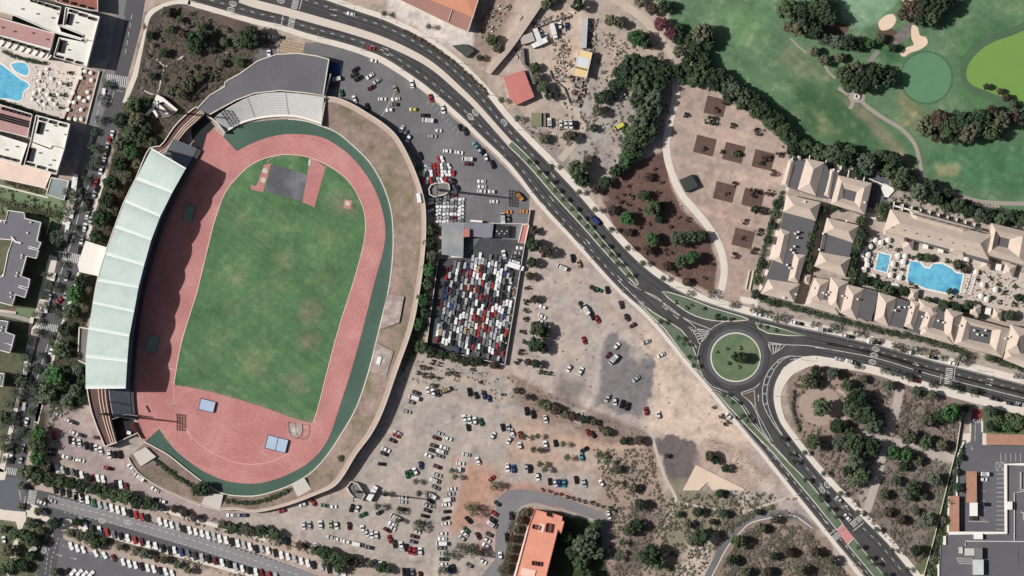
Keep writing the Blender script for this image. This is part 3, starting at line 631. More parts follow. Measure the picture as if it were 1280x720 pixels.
sheet("clearing", smooth([(1000,498),(1012,487),(1030,484),(1046,492),(1051,508),(1044,524),(1026,532),(1008,526),(999,513)], 3, True), 0.035, mat("bare clearing", (164,143,131), 0.95, 0.1, 0.3, 1.6))
path([(985,470),(996,458),(1012,455),(1028,457)], 2, PAVE, 0.145)
for pl in ([(196,74),(205,82),(212,80),(229,70)], [(256,62),(270,60),(290,70)], [(178,112),(196,117),(206,85),(228,72)]): path(pl, 1.2, PAVE, 0.06)
path([(192,50),(185,75),(178,110),(172,128)], 5, mat("garden path", (112,100,98)), 0.035); path([(215,35),(240,30),(240,12),(225,8)], 3, mat("garden path"), 0.035)
path([(258,105),(245,118),(240,128)], 3, mat("dirt path"), 0.05)
# yard tracks
path([(672,60),(676,85),(690,108),(706,130),(720,135),(728,160),(715,182),(700,200)], 9, mat("yard track", (184,170,156), 0.95, 0.08), 0.03)
path([(735,70),(745,85),(735,100),(728,120),(735,140),(760,150),(745,170),(715,200)], 10, mat("grey track", (166,158,150), 0.95, 0.08), 0.033)
# ================================================================ STADIUM
TRACK = mat("running track", (184,118,114), 0.9, 0.12, 0.06, 0.8, tint=(198,140,132), tintamt=0.9, ts=0.05)
SURR = mat("green surround", (68,94,82), 0.9, 0.09, 0.05, 0.8, tint=(88,112,98), tintamt=0.6, ts=0.03)
surr = smooth([(284,163),(300,157),(320,152),(360,149),(385,152),(400,157),(420,165),(440,181),(462,203),(477,228),(487,255),(491,282),(491,317),(486,360),(475,407),(460,467),
  (445,510),(428,540),(412,565),(396,584),(380,597),(357,609),(325,619),(300,620),(279,617),(260,607),(237,590),(212,570),(195,560),(180,552)], 3)
sheet("track_surround", surr+[(190,480),(260,200)], 0.05, SURR)
trk = [(262,158),(280,172),(296,189)]+smooth([(296,189),(320,177),(345,169.5),(370,167.5),(400,171),(420,181),(440,197),(460,222),(474,250),(481,280),(480,308),(467,357),(455,405),(440,460),(427,500),
  (414,540),(402,562),(386,578),(368,589),(345,599),(318,604.5),(287,602),(262,593),(240,580),(220,562),(207,547),(199,536)], 4)+[(180,553),(172,528),(167,500),(166,440),(170,380),(183,320),(203,260),(230,215),(248,186)]
sheet("running_track", trk, 0.08, TRACK)
infield = smooth([(277,250),(284,236),(296,222),(312,207),(330,198),(345,194.5),(357,193),(380,195),(400,202),(420,213),(438,229),(450,250),(456.5,272),(455,303),(442,352),(425,405),(410,460),(398,508),(391,529)], 4)
foot = smooth([(391,529),(370,524),(340,513),(300,500),(260,489),(235,484),(217,481)], 3)
fld = infield+foot+smooth([(217,481),(225,435),(235,400),(246,365),(257,320),(267,280),(277,250)], 3)
PZ = [([(x-r_, y-r_), (x+r_, y-r_*.7), (x+r_*.8, y+r_), (x-r_*.7, y+r_*.8)], tuple(int(v*.85+q*.15) for v, q in zip(c, (74,104,78))), s_+3, 9) for x, y, r_, c, s_ in [(295,344,8,(120,128,98),8),(353,325,9,(124,130,98),8),(388,387,10,(132,120,98),7),(318,455,9,(126,130,98),8),(385,427,9,(130,122,98),7),
  (272,430,10,(112,126,92),8),(300,270,10,(104,124,88),9),(350,272,9,(100,122,86),9),(410,300,9,(112,126,92),9),(290,385,9,(108,126,90),9),(370,480,8,(128,120,98),7),(415,250,7,(112,126,94),6),(322,375,7,(108,124,90),8),(250,455,8,(100,122,88),8),(405,345,8,(112,124,90),8),(330,300,6,(110,126,90),6),(280,490,7,(108,124,90),7),(435,255,9,(124,122,98),6),(350,350,6,(112,126,92),8)]]
PZ += [([(240,480),(395,525),(390,532),(230,486)], (112,120,92), 5, 4), ([(326,412),(336,412),(338,426),(324,428)], (92,118,88), 3, 1)]
grid_sheet("playing_field", fld, 0.11, (84,116,80), PZ, 1.0, GLM, 0.7)
mk = B()
for i in range(1, 8):      # lane lines follow the bend and the straights
    e = smooth([(217,481),(235,400),(257,320),(277,250)], 6); line(mk, offset(e, -i*2.9), 0.2, 0.12)
    line(mk, offset(infield, -i*2.9), 0.2, 0.12)
line(mk, infield, 1.1, 0.15); line(mk, smooth([(217,481),(225,435),(235,400),(246,365),(257,320),(267,280),(277,250)], 3), 1.1, 0.15)
line(mk, smooth([(205,545),(222,565),(245,580),(270,590)], 3), 0.4, .12)
line(mk, smooth([(217,483),(219,510),(228,530),(250,556),(278,572),(305,580),(335,578),(362,566)], 4), 0.55, 0.12)
line(mk, [(205,459.5),(218,462)], 1.0, 0.12); line(mk, [(218,505),(222,520),(240,550)], 0.6, .12); line(mk, [(333,203),(345,193)], .4, .12)
line(mk, [(354,583),(340,573),(325,563)], 0.4, .12)
structure("track_markings", mk, mat("track line paint", (224,178,172), 0.85, 0.1))
sheet("throwing_area", [(340,205),(386,219),(379,252),(331,239)], 0.13, mat("dark rubber", (92,92,98), 0.85, 0.12, 0.08, 0.6, tint=(118,118,124), tintamt=0.8, ts=0.08))
sheet("runway", [(388,196),(407,209),(393,259),(378,253)], 0.14, TRACK); sheet("runway", [(330,206),(339,204),(329,239),(319,237)], 0.14, TRACK); sheet("runway", [(313,231),(330,235),(329,240),(314,237)], 0.145, TRACK)
b = B(); b.prism([(386,199),(389,199),(388,207),(385,207)], 0.1, 0.3); single("take_off_board", b, WHITE, "small white take-off board at the top of the pink runway", "board")
for c, r_, lab in [((331,213.5),3.2,"northern white throwing disc on the pink strip beside the grey square"),((329,225),3.2,"southern white throwing disc on the pink strip beside the grey square"),((434.5,254.5),3.0,"white throwing disc on a pink pad in the grass")]:
    if r_ == 3.0: sheet("throwing_pad", rect(434.5, 255.5, 9, 11, 10), 0.135, TRACK)
    b = B(); b.prism(ellipse(*c, r_, r_, 16), 0.1, 0.2); single("throwing_circle", b, CONC, lab, "throwing circle")
# hammer cage
t = thing("throwing_cage", "dark netted throwing cage around a white disc at the pitch end", "throwing cage", (369,538))
b = B(); b.prism(ellipse(369,538,4,4,16), 0.1, 0.2); b.build("disc", CONC, t)
arc = [(360,528),(361,540),(364,546),(370,548),(376,545),(378,538),(377,530)]
b = B(); b.wall(arc, 0.15, 3.7, 3.9); b.wall(arc, 0.2, 0.1, 0.5); b.wall([(360,525),(391,530)], 0.2, 0.1, .6); b.build("net", mat("pale netting", (150,146,146), 0.8), t)
sheet("cage_floor", [(361,529),(377,530),(378,540),(373,547),(364,546),(360,539)], 0.13, mat("cage concrete", (176,150,146), 0.9))
for p in arc:
    b = B(); b.cyl(*W(p), 0.08, 0, 4.0, 6); b.build("post", mat("steel dark", (80,80,84), 0.5), t)
# landing mats with pale blue covers
CV = mat("blue cover", (168,186,208), 0.6, 0.05); CVS = mat("blue edge", (52,70,110), 0.7)
def matbed(c, l, wd, ang, n, lab, h=1.6, m=CV):
    t = thing("landing_mat", lab, "landing mat", c)
    for i in range(n):
        q = ((i+0.5)/n-0.5)*l; cx, cy = c[0]+q*math.cos(R(ang)), c[1]+q*math.sin(R(ang))
        b = B(); b.prism(rect(cx, cy, l/n-0.8, wd, ang), 0.4, h); b.build("cover", m, t)
    b = B(); b.prism(rect(*c, l+1.2, wd+1.6, ang), 0.1, 0.5); b.build("base", m if m is not CV else CVS, t)
matbed((259,507), 19, 13, 14, 1, "single pale blue covered landing mat on the pink apron")
matbed((346,555), 26, 16, 14, 2, "twin pale blue covered landing mat at the bottom of the track")
GC = mat("grey green cover", (128,146,132), 0.8)
matbed((236,267), 11, 20, 12, 1, "grey green landing mat in the upper part of the stand shadow", 1.0, GC)
matbed((190,430), 13, 20, 15, 1, "grey green landing mat in the lower part of the stand shadow", 1.0, GC)
b = B(); b.box(184, 511, 9, 0.9, 0.1, 1.0, 62); single("hurdle_rack", b, mat("steel dark"), "thin dark rail lying across the pink apron south of stand", "rail")

# inner rim wall of the surround
b = B(); rim = surr[9:]; b.wall(rim, 0.5, 0.0, 1.1, 0); single("rim_wall", b, CREAM, "low cream wall curving around the green track surround", "wall")

# embankment: dirt bank rising from the rim to the ring walk, retained by an outer wall
outer = smooth([(404,121),(420,122),(440,130),(457,140),(480,155),(498,173),(517,210),(530,250),(532,285),(530,320),(524,365),(515,410),(495,467),(480,510),(465,541),(445,568),(422,604),(395,618),(357,632),(320,640),(297,637),(275,637),(250,631),(212,615),(186,601),(170,588),(160,572)], 4)
no = len(outer)
def ztop(i): 
    t = i/(no-1); return float(np.interp(t, [0,0.15,0.3,0.66,0.72,0.8,1], [3.5,5.0,5.6,5.6,3.6,3.0,3.0]))
ot = resample(outer, 4.0); it = resample(surr[15:], 3.0)
m_ = 120
def arcl(pts, m):
    d = [0]; 
    for a, c in zip(pts[:-1], pts[1:]): d.append(d[-1]+math.hypot(c[0]-a[0], c[1]-a[1]))
    q = np.linspace(0, d[-1], m); return list(zip(np.interp(q, d, [p[0] for p in pts]), np.interp(q, d, [p[1] for p in pts])))
OA = arcl(outer, m_); IA = arcl(smooth([(400,157),(420,165),(440,181),(462,203),(477,228),(487,255),(491,282),(491,317),(486,360),(475,407),(460,467),(445,510),(428,540),(412,565),(396,584),(380,597),(357,609),(325,619),(300,620),(279,617),(260,607),(237,590),(212,570),(195,560),(182,553)], 4), m_)
ZO = [float(np.interp(i/(m_-1), [0,0.15,0.3,0.62,0.70,0.78,1], [3.5,5.0,5.6,5.6,3.8,3.0,3.0])) for i in range(m_)]
Wp = [float(np.interp(i/(m_-1), [0,0.5,0.66,0.7,1], [6.5,6.5,6,4,1.5])) for i in range(m_)]
PA = [lerp(o, i_, min(0.6, w_/max(1, math.dist(o, i_)))) for o, i_, w_ in zip(OA, IA, Wp)]
b = B(); K = 7
rows = []
for k in range(K+1):
    t = k/K; rows.append(([lerp(p, i_, t) for p, i_ in zip(PA, IA)], [z*(1-t)**1.0+0.9*t+(0.25*(vnoise(np.array(i*0.9), np.array(k*1.7), 5)-0.5) if 0 < k < K else 0) for i, z in enumerate(ZO)]))
for (a, za), (c, zc) in zip(rows[:-1], rows[1:]): b.strip(a, c, [float(v) for v in za], [float(v) for v in zc])
b.build("embankment", mat("embankment soil", (140,120,110), 0.95, 0.26, 0.25, 1.4, tint=(108,102,74), tintamt=1.0, ts=0.07), kind='structure')
b = B(); b.strip(OA, PA, ZO, ZO); 
b.build("ring_walk", mat("ring walk paving", (184,162,146), 0.9, 0.1, 0.2, 1.2), kind='structure')
b = B(); b.wall(OA, 0.5, 0, [z+0.9 for z in ZO]); single("stadium_wall", b, CONC, "long curved pale retaining wall around the outside of the stadium bank", "wall")
# ramps through the bank
for q, lab in [([(365,606),(380,597),(392,616),(375,627)], "pale concrete gate slab by the hexagonal mast base"), ([(257,617),(279,618),(275,638),(251,632)], "pale concrete gate slab at the bottom of the ring"),
          ([(166,567),(182,559),(195,571),(176,583)], "pale concrete gate slab near the lower end of the stand")]:
    b = B(); b.prism(q, 0, 3.2); single("gate_slab", b, CONC, lab, "gate slab", "gate slabs in the stadium bank")
# broken-down terraces on the east bank and the white bench
for q, lab in [([(484,367),(505,371),(499,403),(475,412)], "grey stepped terrace on the bank above the green notch"), ([(470,428),(492,439),(483,470),(462,464)], "grey stepped terrace on the bank below the green notch")]:
    t = thing("terrace", lab, "terrace", q[0])
    for k in range(6):
        a0, a1 = lerp(q[0], q[1], k/6), lerp(q[0], q[1], (k+1)/6); c0, c1 = lerp(q[3], q[2], k/6), lerp(q[3], q[2], (k+1)/6)
        b = B(); b.prism([a0, a1, c1, c0], 0.5, 2.2+k*0.62); b.build("step", mat("old terrace", (156,140,134), 0.9, 0.12, 0.3, 1.5, tint=(186,176,168), tintamt=0.7, ts=0.3), t)
for c, l, wd, a, lab in [((523.5,247.5),12,5,80,"long white box on the eastern ring walk"),((473.5,450.5),10,5,-75,"white box on the lower terrace of the bank")]:
    b = B(); z = 6.6 if c[0] > 500 else 4.6; b.box(*c, l, wd, 0.5, z, a, 0, 0); single("storage_box", b, mat("white plastic", (226,226,222), 0.6, 0.03), lab, "box")

# ---- main stand: curved tiers, rear concourse and nine arched roof panels
front = smooth([(252,188),(243,205),(224,240),(206,280),(193,320),(182,362),(175,400),(170,445),(167,490),(170,525)], 5)
back = smooth([(214,172),(206,186),(190,214),(174,252),(161,288),(151,326),(144,365),(139,405),(135,450),(134,490),(139,520)], 5)
FA, BA = arcl(front, 60), arcl(back, 60)
stand = thing("grandstand", "long curved grandstand under a pale green ribbed roof", "grandstand", (150,340))
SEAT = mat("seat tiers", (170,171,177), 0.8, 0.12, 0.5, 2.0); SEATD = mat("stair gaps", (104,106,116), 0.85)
b = B(); K = 16
for k in range(K):
    a = [lerp(f, q, 0.14+0.80*k/K) for f, q in zip(FA, BA)]; c = [lerp(f, q, 0.14+0.80*(k+1)/K) for f, q in zip(FA, BA)]; z = 2.0+k*0.5
    m2 = [lerp(p, q, 0.45) for p, q in zip(a, c)]
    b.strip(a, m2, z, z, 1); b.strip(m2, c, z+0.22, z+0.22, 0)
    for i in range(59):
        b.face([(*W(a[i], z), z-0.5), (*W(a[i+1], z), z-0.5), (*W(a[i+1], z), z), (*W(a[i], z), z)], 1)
b.build("seating", [SEAT, SEATD], stand)
b = B(); b.prism(FA+[lerp(f, q, 0.14) for f, q in zip(FA, BA)][::-1], 0, 1.6, 0); b.build("front_walk", mat("front walk", (74,74,78), 0.9), stand)
for i in (6, 13, 21, 29, 37, 45, 52, 56):    # stairs between seat blocks
    b = B(); a = lerp(FA[i], BA[i], 0.14); c = lerp(FA[i], BA[i], 0.94); b.strip(offset([a, c], 0.8), offset([a, c], -0.8), [2.1, 10.4], [2.1, 10.4]); b.build("stair", SEATD, stand)
wb = smooth([(246,133),(236,140),(218,158),(201,182),(186,186),(170,222),(155,252),(143,284),(131,318),(121,352),(115,388),(110,420),(108,450),(109,487),(116,520),(131,558)], 4)
wi = smooth([(256,142),(246,152),(232,165),(214,188),(196,205),(176,245),(163,280),(153,318),(146,358),(141,396),(136,440),(134,487),(138,520),(146,553)], 4)
WB, WI = arcl(wb, 70), arcl(wi, 70)
b = B(); b.prism(WB+WI[::-1], 0, 6.0, 0, 1); b.build("concourse", [mat("brown concourse", (104,76,72), 0.9, 0.12, 0.2, 1.0), CONC], stand)
b = B()
for f_ in (0.55, 0.72, 0.9):
    l = [lerp(p, q, f_) for p, q in zip(WB, WI)]
    for seg in (l[:17], l[50:]):
        b = B(); b.wall(seg, 0.5, 6.0, 6.5); b.build("bench_row", mat("cream step", (206,178,158), 0.85), stand)
b = B(); b.wall(WB, 0.5, 0, 7.2); b.build("rear_parapet", CREAM, stand)
b = B(); b.wall([(131,558),(146,553)], 0.5, 0, 7.0); b.wall([(146,553),(172,541),(176,548)], 0.4, 0, 2.5); b.build("end_parapet", CREAM, stand)
b = B(); 
for i in range(9): b.wall([lerp((163,531),(170,548),i/9),lerp((168,528),(175,545),i/9)], .3, 0, 2.4)
b.build("turnstile", mat("maroon railing", (120,62,62), 0.8), stand)
WL = [(189,186),(170,224),(156,252),(144,284),(132,318),(122,351),(116,379),(110.5,411),(107,446),(107,485)]
EL = [(232,211),(215,241),(200,271),(189,300),(180,332),(173,359.5),(167.5,390),(161.5,420.5),(159,452),(157,484.5)]
RP = mat("pale green roof sheeting", (190,205,198), 0.8, 0.045, 0.1, 0.7, spec=0.1, tint=(176,190,184), tintamt=0.7, ts=0.12)
for k in range(9):
    b = B(); n = 14; A0, A1, E0, E1 = WL[k], WL[k+1], EL[k], EL[k+1]
    for i in range(n):
        t0, t1 = i/n, (i+1)/n
        def pt(t, s_):    # shallow vault: highest near the upper third, eases down to the lower seam
            p = lerp(lerp(A0, A1, t), lerp(E0, E1, t), s_); z = 17.6+1.7*s_+1.3*math.sin(math.pi*min(1, t/1.0)**.8)
            return (*W(p, z), z)
        for s0, s1 in ((0, .34), (.34, .67), (.67, 1)):
            b.face([pt(t1, s0), pt(t1, s1), pt(t0, s1), pt(t0, s0)])
    b.build("roof_panel", RP, stand, smooth_=False)
for k in range(9):     # pale flashing along the lower seam of each vault
    b = B(); n = 4
    for i in range(n):
        t0, t1 = .9+.075*i/n, .9+.075*(i+1)/n; f = lambda t, s_: (*W(lerp(lerp(WL[k], WL[k+1], t), lerp(EL[k], EL[k+1], t), s_), 19), 17.68+1.7*s_+1.3*math.sin(math.pi*t**.8))
        b.face([f(t1, 0), f(t1, 1), f(t0, 1), f(t0, 0)])
    b.build("flashing", mat("pale flashing", (206,218,212), 0.7, 0.03), stand)
for k in range(10):    # gutters / roof beams between vaults and the raking columns that carry them
    b = B(); b.wall([WL[k], EL[k]], 0.9, 17.2, [17.7, 19.4]); b.build("roof_beam", mat("white steel", (224,230,224), 0.6, 0.02), stand)
    b = B(); p = lerp(WL[k], EL[k], 0.3); b.cyl(*W(p, 17), 0.45, 0, 17.8, 10); b.build("column", CONCD, stand)
# end void walls
b = B(); b.prism([(138,523),(158,517),(166,524),(172,541),(146,553)], 0, 0.3); structure("dark_void", b, mat("dark void", (46,46,48), 0.9))  # the void's darkness is put into the flat slab's colour
b = B(); b.prism([(238,150),(254,141),(268,158),(258,168),(252,190),(240,172)], 0, .3); structure("dark_void", b, mat("dark void"))
b = B(); b.wall([(140,524),(158,518),(172,520)], 0.5, 0, 7.5); single("end_wall", b, CONCD, "dark end wall closing the south end of the seating", "wall")
b = B(); b.box(161, 541, 5, 4, 0, 3.0, 20); single("roof_vent", b, mat("white plastic"), "small white box in the dark void south of stand", "box")
b = B(); b.prism([(99,409),(111,412),(110,455),(97,450)], 0, 5.0, 0, 1); b.wall([(99,409),(97,450)], .6, 0, 6.0, 1); b.wall([(99,409),(111,411)], .6, 0, 6.0, 1); b.wall([(97,450),(107,455)], .6, 0, 6.0, 1); single("stand_annex", b, [CONCD, CREAM], "narrow grey annex with a cream rim behind the stand", "annex")
b = B(); b.prism([(107,301),(133,309),(123,345),(99,340),(97,331)], 0, 4.2, 0, 0); single("entrance_deck", b, mat("bright deck", (234,226,216), 0.85, 0.04), "bright square entrance deck between the street and the stand", "entrance deck")
# ---- north stand and its roof deck
DECK = mat("grey roofing felt", (102,101,107), 0.9, 0.06, 0.06, 0.5, tint=(112,112,118), tintamt=0.7, ts=0.05)
ns = thing("north_stand", "curved white seating bank at the top bend of the track", "grandstand", (340,130))
no_ = arcl(smooth([(268,147),(280,138),(295,129),(318,119),(350,115.5),(382,118.5),(405,122)], 4), 40); ni_ = arcl(smooth([(281,165),(292,158),(305,152),(325,147),(350,144.5),(375,146),(401,154)], 4), 40)
b = B(); K = 14
for k in range(K):
    a = [lerp(f, q, k/K) for f, q in zip(ni_, no_)]; c = [lerp(f, q, (k+1)/K) for f, q in zip(ni_, no_)]; z = 1.4+k*0.36
    m2 = [lerp(p, q, 0.35) for p, q in zip(a, c)]; b.strip(a, m2, z, z, 1); b.strip(m2, c, z+0.12, z+0.12, 0)
    for i in range(39): b.face([(*W(a[i], z), z-0.4), (*W(a[i+1], z), z-0.4), (*W(a[i+1], z), z), (*W(a[i], z), z)], 0)
b.build("seating", [mat("white seat tiers", (206,204,200), 0.85, 0.06, 0.4, 1.6), mat("seat gaps", (172,170,170), 0.85, 0.06)], ns)
b = B(); b.wall(ni_, 1.0, 0, 1.9); b.build("front_wall", mat("bright deck"), ns)
for i in (13, 26):
    b = B(); b.strip(offset([ni_[i], no_[i]], 0.35), offset([ni_[i], no_[i]], -0.35), [1.6, 6.5], [1.6, 6.5]); b.build("stair", mat("seat gaps"), ns)
b = B(); b.wall([(281,166),(270,152),(258,144)], 0.8, 0, 4.5); b.build("side_wall", CONC, ns)
b = B(); b.wall([(401,157),(407,122)], 0.6, 0, 4.8); b.build("side_wall", CONC, ns)
bd = thing("stand_building", "flat grey roofed building with a pale rim behind the north seating", "building", (340,95))
dk = [(246,136),(262,119),(281,108),(281,103),(285,100),(300,92),(322,76),(345,68),(372,66.5),(396,70),(411,74),(404,119),(382,116),(350,113),(318,116.5),(295,125),(262,143)]
b = B(); b.prism(dk, 0, 6.5, 0, 1); b.build("roof", [DECK, CONCD], bd)
b = B(); b.wall(dk[:11], 0.5, 6.5, 7.0); b.wall(dk[10:17], 0.5, 6.5, 7.1); b.build("parapet", CREAM, bd)
b = B(); b.wall([(413,92),(406,121)], 0.6, 0, 5.5); single("ramp_wall", b, CREAM, "straight pale wall beside the dark gap east of the grey roof", "wall")
# ---- floodlight masts
STEEL = mat("galvanised steel", (150,152,154), 0.5, 0.04, metal=0.4)
def mast(p, hgt, lab, rack=(8.5, 4.2), lean=0):
    t = thing("floodlight_mast", lab, "floodlight mast", p, "floodlight masts around the stadium"); x, y = W(p)
    b = B(); b.cyl(x, y, 0.75, 0, hgt, 12, 0, 0.35); b.build("pole", STEEL, t)
    b = B()
    for r_ in range(4):
        z = hgt-1+r_*1.3
        q = rect(0, 0, 0.25, rack[0]); b.face([(x-.12, y-rack[0]/2, z), (x+.12, y-rack[0]/2, z), (x+.12, y+rack[0]/2, z), (x-.12, y+rack[0]/2, z)]); b.face([(x-.12, y-rack[0]/2, z-.2), (x-.12, y-rack[0]/2, z), (x-.12, y+rack[0]/2, z), (x-.12, y+rack[0]/2, z-.2)])
        b.face([(x+.12, y-rack[0]/2, z-.2), (x+.12, y-rack[0]/2, z), (x+.12, y+rack[0]/2, z), (x+.12, y+rack[0]/2, z-.2)])
    b.build("lamp_frame", STEEL, t)
    for r_ in range(4):
        for k in range(6):
            b = B(); z = hgt-1+r_*1.3; yy = y-rack[0]/2+(k+0.5)*rack[0]/6
            for s_ in (1,): 
                b.face([(x, yy-.55, z-.35), (x, yy+.55, z-.35), (x, yy+.55, z+.6), (x, yy-.55, z+.6)]); b.face([(x-.4, yy-.5, z+.6), (x, yy-.55, z+.6), (x, yy+.55, z+.6), (x-.4, yy+.5, z+.6)])
            b.build("lamp", mat("lamp housing", (60,60,64), 0.5), t)
mast((548,237.5), 37, "tall floodlight mast rising from the hexagonal enclosure in the upper car park")
mast((445,614), 37, "tall floodlight mast rising from the hexagonal enclosure below the stadium")
mast((130,517), 38, "tall floodlight mast behind the south end of the main stand")
mast((204,139), 37, "tall floodlight mast beside the white fan shaped structure in the garden")
for q, lab in [([(536,236),(539,231),(545,229),(557,228.5),(561,230),(562,238),(556,243),(543,246),(537,243)], "pale rimmed hexagonal mast enclosure in the upper car park"),
               ([(433.5,609),(439,602),(447,605),(456,619),(452,625.5),(443,623),(437,616)], "pale rimmed hexagonal mast enclosure below the stadium")]:
    t = thing("mast_enclosure", lab, "enclosure", q[0]); b = B(); b.wall(q, 0.6, 0, 4.0, 0, True); b.build("rim", CONC, t)
    b = B(); b.prism(q, 0, 2.6); b.build("deck", CONCD, t)
b = B()
fan = thing("fan_canopy", "white fan shaped concrete structure in the dark garden", "canopy", (205,135))
b.prism([(196,118),(204,122),(222,137),(220,139),(204,127),(200,128),(192,134),(189,133)], 0, 4.0); b.build("main_rib", mat("bright deck"), fan)
b = B(); b.prism([(193,131),(200,131),(206,136),(211,142),(208,143),(202,137),(196,134)], 0, 3.4); b.build("rib", mat("bright deck"), fan)
b = B(); b.prism([(187,136),(192,134),(198,145),(196,147),(190,138),(184,145),(181,143)], 0, 3.0); b.build("rib", mat("bright deck"), fan)
b = B(); b.prism([(192,132),(205,128),(222,139),(212,146),(200,148)], 0, 1.2); b.build("floor", CONCD, fan)
# ================================================================ BUILDINGS
TILE = mat("pink clay tile", (200,182,166), 0.9, 0.09, 0.25, 1.8)
TERR = mat("dark terrace felt", (94,92,95), 0.9, 0.08, 0.1, 1.0)
WALLC = mat("cream render", (216,200,182), 0.9, 0.05)
WALLW = mat("white render", (228,224,216), 0.9, 0.04)
ROOFW = mat("white roof coating", (226,223,212), 0.9, 0.05, 0.12, 0.8, tint=(202,198,188), tintamt=0.6, ts=0.08)
GLASS = mat("dark glass", (30,34,38), 0.15, 0.05, spec=0.5)
DARKREC = mat("painted recess shade", (70,66,62), 0.9)
PINKR = mat("pink roof felt", (180,138,134), 0.9, 0.06, 0.1, 0.8)
def villa(lab, foot, hw, roofs=(), flats=(), rings=(), vents=(), rise=2.3, group="pink roofed villas of the walled complex", base=TERR):
    t = thing("villa", lab, "villa", foot[0], group)
    b = B(); b.prism(foot, 0, hw, 0, 1); b.build("wall", [base, WALLC], t)
    for q in roofs:
        b = B(); l1 = math.dist(q[0], q[1]); l2 = math.dist(q[1], q[2]); mn = min(l1, l2)*S; b.hip(q, hw+0.3, mn/2*0.76); b.build("roof", TILE, t)
    for q in flats:
        b = B(); b.prism(q, hw-0.3, hw+0.12); b.wall(q, 0.3, hw-0.3, hw+0.5, 0, True); b.build("terrace", TERR, t)
    for o, i_, rid in rings:   # roof running round a courtyard
        n = len(o); b = B(); rg = [lerp(p, q, 0.5) for p, q in zip(o, i_)]
        for k in range(n):
            a, c = k, (k+1) % n; d = math.dist(lerp(o[a], o[c], .5), lerp(i_[a], i_[c], .5))*S/2*0.6
            b.strip([o[a], o[c]], [rg[a], rg[c]], hw+.3, hw+.3+rid); b.strip([rg[a], rg[c]], [i_[a], i_[c]], hw+.3+rid, hw+.3)
        b.build("roof", TILE, t)
        b = B(); b.flat(i_, hw-3.2 if hw > 4 else 0.5); b.build("courtyard", CONCD, t)
    for v in vents:
        b = B(); b.box(v[0], v[1], 2.2, 2.2, hw, hw+2.6, 15); b.build("chimney", WALLW, t)
    return t
villa("villa with two dark terraces, at the complex's top corner by the dirt terraces", [(987,198),(1032,205),(1037,215),(1050,213),(1040,249),(1020,246),(977,231)], 6.2,
  [[(1008,198),(1031,203),(1020,245),(997,237)], [(986,199),(993,200),(985,234),(977,231)], [(1038,211),(1044,212),(1037,247),(1030,244)]], [[(993,207),(1006,210),(1000,233),(986,229)],[(1025,215),(1037,217),(1031,240),(1020,238)]],
  vents=[(990,199),(998,196),(1042,212),(1048,214)])
villa("square villa roofed around a dark courtyard beside the grey yard", [(1048,219),(1090,229),(1080,270),(1037,254)], 6.2,
  rings=[([(1048,219),(1090,229),(1081,268),(1038,255)], [(1056,236),(1071,240),(1068,252),(1054,248)], 2.0)], vents=[(1081,253)])
villa("long villa block with a large dark roof between four hipped pieces", [(983,244),(1026,253),(1019,277),(1009,318),(998,352),(993,379),(950,367),(966,325),(975,285)], 6.2,
  [[(983,243),(1026,253),(1020,276),(979,265)], [(975,285),(988,290),(979,330),(966,325)], [(993,316),(1007,319),(998,354),(985,351)], [(960,349),(1000,355),(993,378),(951,367)]],
  vents=[(998,290),(994,292),(997,297),(993,308),(989,312),(992,316),(984,331),(987,335),(980,372),(995,368),(1006,252)])
villa("villa of two hipped roofs with a dark terrace between them", [(1034,272),(1074,282),(1062,320),(1064,322),(1057,346),(1018,333),(1025,315),(1029,292)], 6.2,
  [[(1034,272),(1074,282),(1067,304),(1029,292)], [(1025,315),(1064,322),(1057,346),(1018,333)]], [[(1033,293),(1066,303),(1062,320),(1029,315)]], vents=[(1058,276),(1029,292),(1024,312)])
villa("twin gabled villa in the front row nearest the dirt terraces", [(1017,346),(1061,352),(1048,394),(1006,383)], 6.0,
  [[(1018,347),(1037,350),(1027,380),(1008,376)], [(1038,346),(1061,352),(1051,391),(1034,384)], [(1011,369),(1052,381),(1048,394),(1006,382)]], vents=[(1029,366),(1033,368),(1036,365),(1017,360)])
villa("front row villa with the long dark terrace beside a narrow hip", [(1058,355),(1097,364),(1089,402),(1050,391)], 6.0, [[(1058,355),(1080,361),(1071,401),(1050,391)]], [[(1077,364),(1097,370),(1092,392),(1070,388)]], vents=[(1053,370),(1057,372),(1072,374)])
villa("front row villa with a dark terrace carrying white units", [(1098,365),(1139,378),(1134,412),(1092,402)], 6.0, [[(1098,365),(1121,372),(1111,409),(1093,401)]], [[(1121,377),(1139,382),(1134,402),(1114,397)]], vents=[(1124,384),(1119,388),(1136,384),(1138,391),(1131,384)])
villa("front row villa of interlocking hips in the middle of the street side", [(1138,374),(1205,391),(1192,432),(1129,411)], 6.0,
  [[(1139,375),(1152,378),(1142,412),(1130,408)], [(1148,373),(1174,381),(1168,394),(1149,388)], [(1158,388),(1172,391),(1163,416),(1149,412)], [(1152,405),(1189,417),(1192,431),(1150,419)], [(1181,383),(1204,391),(1193,430),(1180,420)]], vents=[(1153,396),(1157,397),(1173,401),(1179,403),(1193,405),(1200,407)])
villa("large front row villa with an octagonal planted court in its roof", [(1203,395),(1263,411),(1253,448),(1192,430)], 6.0,
  rings=[([(1203,395),(1263,411),(1253,447),(1192,430)], [(1214,407),(1240,413),(1237,430),(1211,424)], 2.2)], vents=[(1262,421),(1257,423),(1218,413),(1222,418),(1228,419),(1232,413)])
villa("easternmost front row villa cut by the picture edge", [(1264,406),(1295,414),(1290,462),(1254,448)], 6.0, [[(1264,406),(1290,413),(1277,445),(1256,440)], [(1258,436),(1295,446),(1290,464),(1254,449)]], vents=[(1277,425)])
